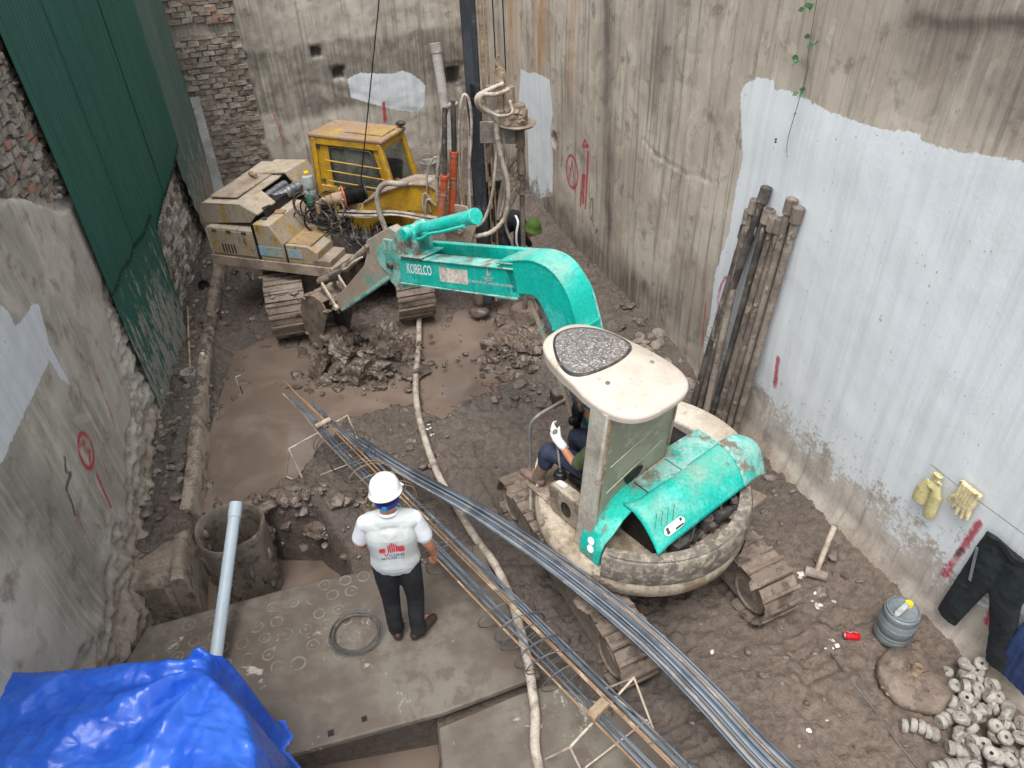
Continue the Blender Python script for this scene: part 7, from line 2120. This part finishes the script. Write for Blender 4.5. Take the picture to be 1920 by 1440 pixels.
for i in range(24):
    x0_, x1_ = -.15 + .30 * i / 24, -.15 + .30 * (i + 1) / 24
    hm2.add([(x0_, -.02, 0), (x1_, -.02, 0), (x1_, .02, 0), (x0_, .02, 0)], [(0, 1, 2, 3)])
vest_print(hm2, 0, .955, 'pocket_band', 'pvc', .002, 1.2)
tower = MB()
for k in range(7):
    x = -.022 + .0145 * (k - 1)
    t = [.055, .075, .092, .105, .092, .078, .058][k]
    if k in (0, 6): continue
    tower.add([(x - .005, 0, 0), (x + .005, 0, 0), (x + .005, t - .004 * (k > 3), 0), (x - .005, t - .004 * (k < 3), 0)], [(0, 1, 2, 3)])
for k in range(5):
    y = .002 + .0115 * k
    if k < 4: tower.add([(-.088, y, 0), (-.042, y, 0), (-.042, y + .007, 0), (-.066, y + .014, 0), (-.088, y + .007, 0)], [(0, 1, 2, 3, 4)])
    tower.add([(.042, y, 0), (.092, y, 0), (.092, y + .007, 0), (.080, y + .019, 0), (.042, y + .008, 0)], [(0, 1, 2, 3, 4)])
bmt = bmesh.new()
def subdiv(mb, cuts=2):
    bm = bmesh.new()
    vv = [bm.verts.new(v) for v in mb.v]
    for f in mb.f:
        try: bm.faces.new([vv[i] for i in f])
        except ValueError: pass
    bmesh.ops.triangulate(bm, faces=bm.faces[:])
    bmesh.ops.subdivide_edges(bm, edges=bm.edges[:], cuts=cuts, use_grid_fill=True)
    bm.verts.index_update()
    o = MB().add([v.co[:] for v in bm.verts], [tuple(v.index for v in f.verts) for f in bm.faces])
    bm.free()
    return o
vest_print(subdiv(tower), 0, 1.165, 'tower_emblem', 'redprint')
vest_print(subdiv(text_mb('V', .062), 1), -.042, 1.135, 'lettering', 'redprint')
vest_print(subdiv(text_mb('CONS', .040), 1), .032, 1.128, 'lettering', 'blueprint')
vest_print(subdiv(text_mb('0916.794.111', .030), 1), .0, 1.100, 'lettering', 'blueprint', curve=-1.2)

# --- excavator operator (excavator coordinates turned into the world)
EXM = Matrix.Translation((1.0, 4.15, 0)) @ Matrix.Rotation(math.atan2(.789, -.614), 4, 'Z')
OP = thing('person', 'person in olive shirt seated at the excavator levers with a white glove', 'person', (1.0, 4.15, 0), math.atan2(.789, -.614))
ob = MB()
hipL, hipR, kL, kR, aL, aR = (.22, .26, 1.17), (.22, .08, 1.17), (.64, .38, 1.22), (.64, .06, 1.20), (.77, .42, .88), (.76, .03, .88)
sL, sR, eL, eR, wL, wR = (.14, .36, 1.60), (.14, -.02, 1.60), (.31, .40, 1.32), (.30, -.06, 1.32), (.53, .405, 1.425), (.54, -.02, 1.40)
for h, k, a in ((hipL, kL, aL), (hipR, kR, aR)): chain(ob, [h, k, a], [.075, .052, .036], 12)
for s_, e, w in ((sL, eL, wL), (sR, eR, wR)): chain(ob, [s_, e, w], [.048, .040, .028], 12)
chain(ob, [(.20, .17, 1.16), (.16, .17, 1.36), (.13, .17, 1.56), (.14, .17, 1.68)], [.12, .12, .125, .06], 16)
chain(ob, [sL, sR], [.055, .055], 12)
chain(ob, [(.14, .17, 1.64), (.17, .17, 1.76)], [.055, .052], 12)
oc = head(ob, (.185, .17, 1.85), (1, .1, -.2))
hand(ob, wR, (.9, .1, .2), (0, -.3, 1), (.2, .9, -.2), .8)
remesh_obj(ob, 'body', 'skin', OP, .0075, 4, .5)
eyes(OP, *oc)
gl = MB()
hand(gl, Vector(wL) - Vector((.02, 0, .005)), (.8, -.1, .35), (.0, -.35, .9), (.35, -.9, -.15), 1.5, 1.28)
chain(gl, [Vector(wL) - Vector((.05, 0, .02)), Vector(wL) + Vector((.03, 0, .012))], [.037, .038], 12)
remesh_obj(gl, 'work_glove', 'glovewhite', OP, .006, 3, .5)
cl = MB()
chain(cl, [(.20, .17, 1.14), (.16, .17, 1.36), (.13, .17, 1.55)], [.140, .138, .142], 16)
chain(cl, [sL, (.13, .17, 1.63), sR], [.072, .075, .072], 14)
for s_, e in ((sL, eL), (sR, eR)):
    a, b = Vector(s_), Vector(e)
    chain(cl, [a, a.lerp(b, .5), a.lerp(b, .92)], [.070, .068, .068], 14)
remesh_obj(cl, 'shirt', 'olive', OP, .010, 4, .5)
tl = MB()
for h, k, a in ((hipL, kL, aL), (hipR, kR, aR)):
    K, A = Vector(k), Vector(a)
    chain(tl, [h, k, K.lerp(A, .45)], [.098, .082, .070], 14)
chain(tl, [hipL, hipR], [.115, .115], 14)
remesh_obj(tl, 'trousers', 'navy', OP, .010, 4, .5)
for k, a in ((kL, aL), (kR, aR)):
    K, A = Vector(k), Vector(a)
    m = MB()
    chain(m, [K.lerp(A, .42), A, A + Vector((-.01, 0, -.05))], [.060, .050, .050], 12)
    chain(m, [A + Vector((-.03, 0, -.05)), A + Vector((.07, .015, -.055)), A + Vector((.17, .03, -.06))], [.044, .046, .040], 12)
    m.v = [(x, y, max(z, .787)) for x, y, z in m.v]
    remesh_obj(m, 'rubber_boot', 'boot', OP, .008, 3, .5)
hr = MB(); ball(hr, (.172, .17, 1.885), (.092, .082, .085), None, 3); remesh_obj(hr, 'hair', 'hair', OP, .009, 1)

# --- worker bent over behind the drill string
WK = thing('person', 'person in black jacket and green hat bending down behind the drill string', 'person', (0, 0, 0))
wb = MB()
hp0, ch0, nk0, hd0 = Vector((-.06, 9.80, .82)), Vector((.14, 9.76, .93)), Vector((.28, 9.72, .88)), Vector((.385, 9.68, .80))
lg = [((-.10, 9.70, .80), (-.02, 9.66, .44), (-.12, 9.68, .12)), ((-.10, 9.90, .80), (-.0, 9.92, .44), (-.14, 9.95, .12))]
armp = [((.20, 9.58, .92), (.18, 9.52, .64), (.34, 9.56, .46)), ((.22, 9.90, .90), (.26, 9.94, .62), (.38, 9.84, .46))]
for h, k, a in lg:
    chain(wb, [h, k, a], [.075, .052, .038], 12)
    chain(wb, [a, (a[0] + .14, a[1], .06)], [.038, .032], 10)
for s_, e, w in armp: chain(wb, [s_, e, w], [.048, .040, .028], 12)
chain(wb, [hp0, ch0, nk0], [.12, .13, .06], 16)
chain(wb, [nk0, hd0], [.055, .052], 12)
wc_ = head(wb, hd0, (.55, -.1, -.83), (.8, 0, .55))
hand(wb, armp[0][2], (.6, .15, -.75), (.4, .8, .2), (.6, 0, .6), .7)
hand(wb, armp[1][2], (.6, -.3, -.75), (.4, -.8, .2), (.6, 0, .6), .7)
remesh_obj(wb, 'body', 'skin', WK, .009, 4, .5)
eyes(WK, *wc_)
wj = MB()
chain(wj, [hp0 + Vector((-.0, 0, .0)), ch0, nk0 - Vector((.03, 0, 0))], [.145, .155, .09], 16)
chain(wj, [armp[0][0], armp[1][0]], [.078, .078], 14)
for s_, e, w in armp: chain(wj, [s_, e, Vector(e).lerp(Vector(w), .85)], [.070, .060, .046], 14)
remesh_obj(wj, 'jacket', 'trousers', WK, .011, 4, .5)
st_ = smooth_path([Vector((.16, 9.66, 1.045)), Vector((.19, 9.535, .99)), Vector((.16, 9.465, .85)), Vector((.165, 9.455, .68)), Vector((.24, 9.49, .55))], 5)
MB().ribbon([(p, (1, 0, .1), (0, -1, .4 if i < 6 else 0)) for i, p in enumerate(st_)], .03, .008).build('sleeve_stripe', 'white', WK, 60)
wt = MB()
for h, k, a in lg: chain(wt, [h, k, Vector(a) + Vector((0, 0, .1))], [.105, .082, .062], 14)
chain(wt, [lg[0][0], lg[1][0]], [.125, .125], 14)
remesh_obj(wt, 'trousers', 'navy', WK, .011, 4, .5)
for h, k, a in lg:
    m = MB(); A = Vector(a)
    chain(m, [A + Vector((0, 0, .14)), A + Vector((0, 0, -.03))], [.056, .05], 12)
    chain(m, [A + Vector((-.02, 0, -.06)), A + Vector((.16, 0, -.07))], [.046, .04], 12)
    remesh_obj(m, 'rubber_boot', 'boot', WK, .010, 3, .5)
hq = Vector((.30, -.12, .95)).normalized().to_track_quat('Z', 'Y').to_matrix()
hatc = hd0 + Vector((.02, 0, .045))
MB().lathe([(.160, -.028), (.150, -.012), (.122, .004), (.114, .02), (.112, .05), (.096, .09), (.056, .114), (0, .12)], 30, hatc, mat=hq).lathe([(.160, -.028), (.12, .0), (.1, .05), (0, .10)], 30, hatc, mat=hq).build('brim_hat', 'hatgreen', WK, 60)

# --- rig driver behind the dusty cab glass
DRV = thing('person', 'person in dark clothes and cap sitting inside the yellow rig cab', 'person', RGO, RGA)
db = MB()
chain(db, [(.60, .56, 1.50), (.58, .56, 1.75), (.58, .56, 1.90)], [.12, .125, .06], 14)
for s_, e, w in (((.58, .38, 1.84), (.70, .34, 1.62), (.92, .42, 1.62)), ((.58, .74, 1.84), (.70, .76, 1.62), (.92, .68, 1.62))): chain(db, [s_, e, w], [.048, .04, .028], 10)
chain(db, [(.58, .38, 1.84), (.58, .74, 1.84)], [.055, .055], 10)
chain(db, [(.58, .56, 1.86), (.62, .56, 1.98)], [.055, .052], 10)
for y in (.46, .66): chain(db, [(.60, y, 1.52), (.98, y, 1.50), (1.02, y, 1.12)], [.075, .052, .036], 10)
dc_ = head(db, (.65, .56, 2.05), (1, 0, -.1), s=.95)
for y in (.42, .68): hand(db, (.92, y, 1.62), (1, 0, .1), (0, .4, 1), (0, 0, -1), .7)
remesh_obj(db, 'body', 'skin', DRV, .010, 3, .5)
eyes(DRV, *dc_, .95)
dj = MB()
chain(dj, [(.60, .56, 1.46), (.58, .56, 1.75), (.58, .56, 1.84)], [.14, .145, .09], 14)
for s_, e, w in (((.58, .38, 1.84), (.70, .34, 1.62), (.90, .42, 1.62)), ((.58, .74, 1.84), (.70, .76, 1.62), (.90, .68, 1.62))): chain(dj, [s_, e, w], [.068, .055, .04], 12)
for y in (.46, .66): chain(dj, [(.60, y, 1.52), (.98, y, 1.50), (1.02, y, 1.16)], [.095, .075, .06], 12)
remesh_obj(dj, 'work_clothes', 'darkcloth', DRV, .012, 3, .5)
MB().lathe([(.098, 0), (.095, .04), (.07, .075), (0, .085)], 20, (.645, .56, 2.085)).box((.76, .56, 2.09), (.10, .13, .008)).build('cap', 'black', DRV, 60)
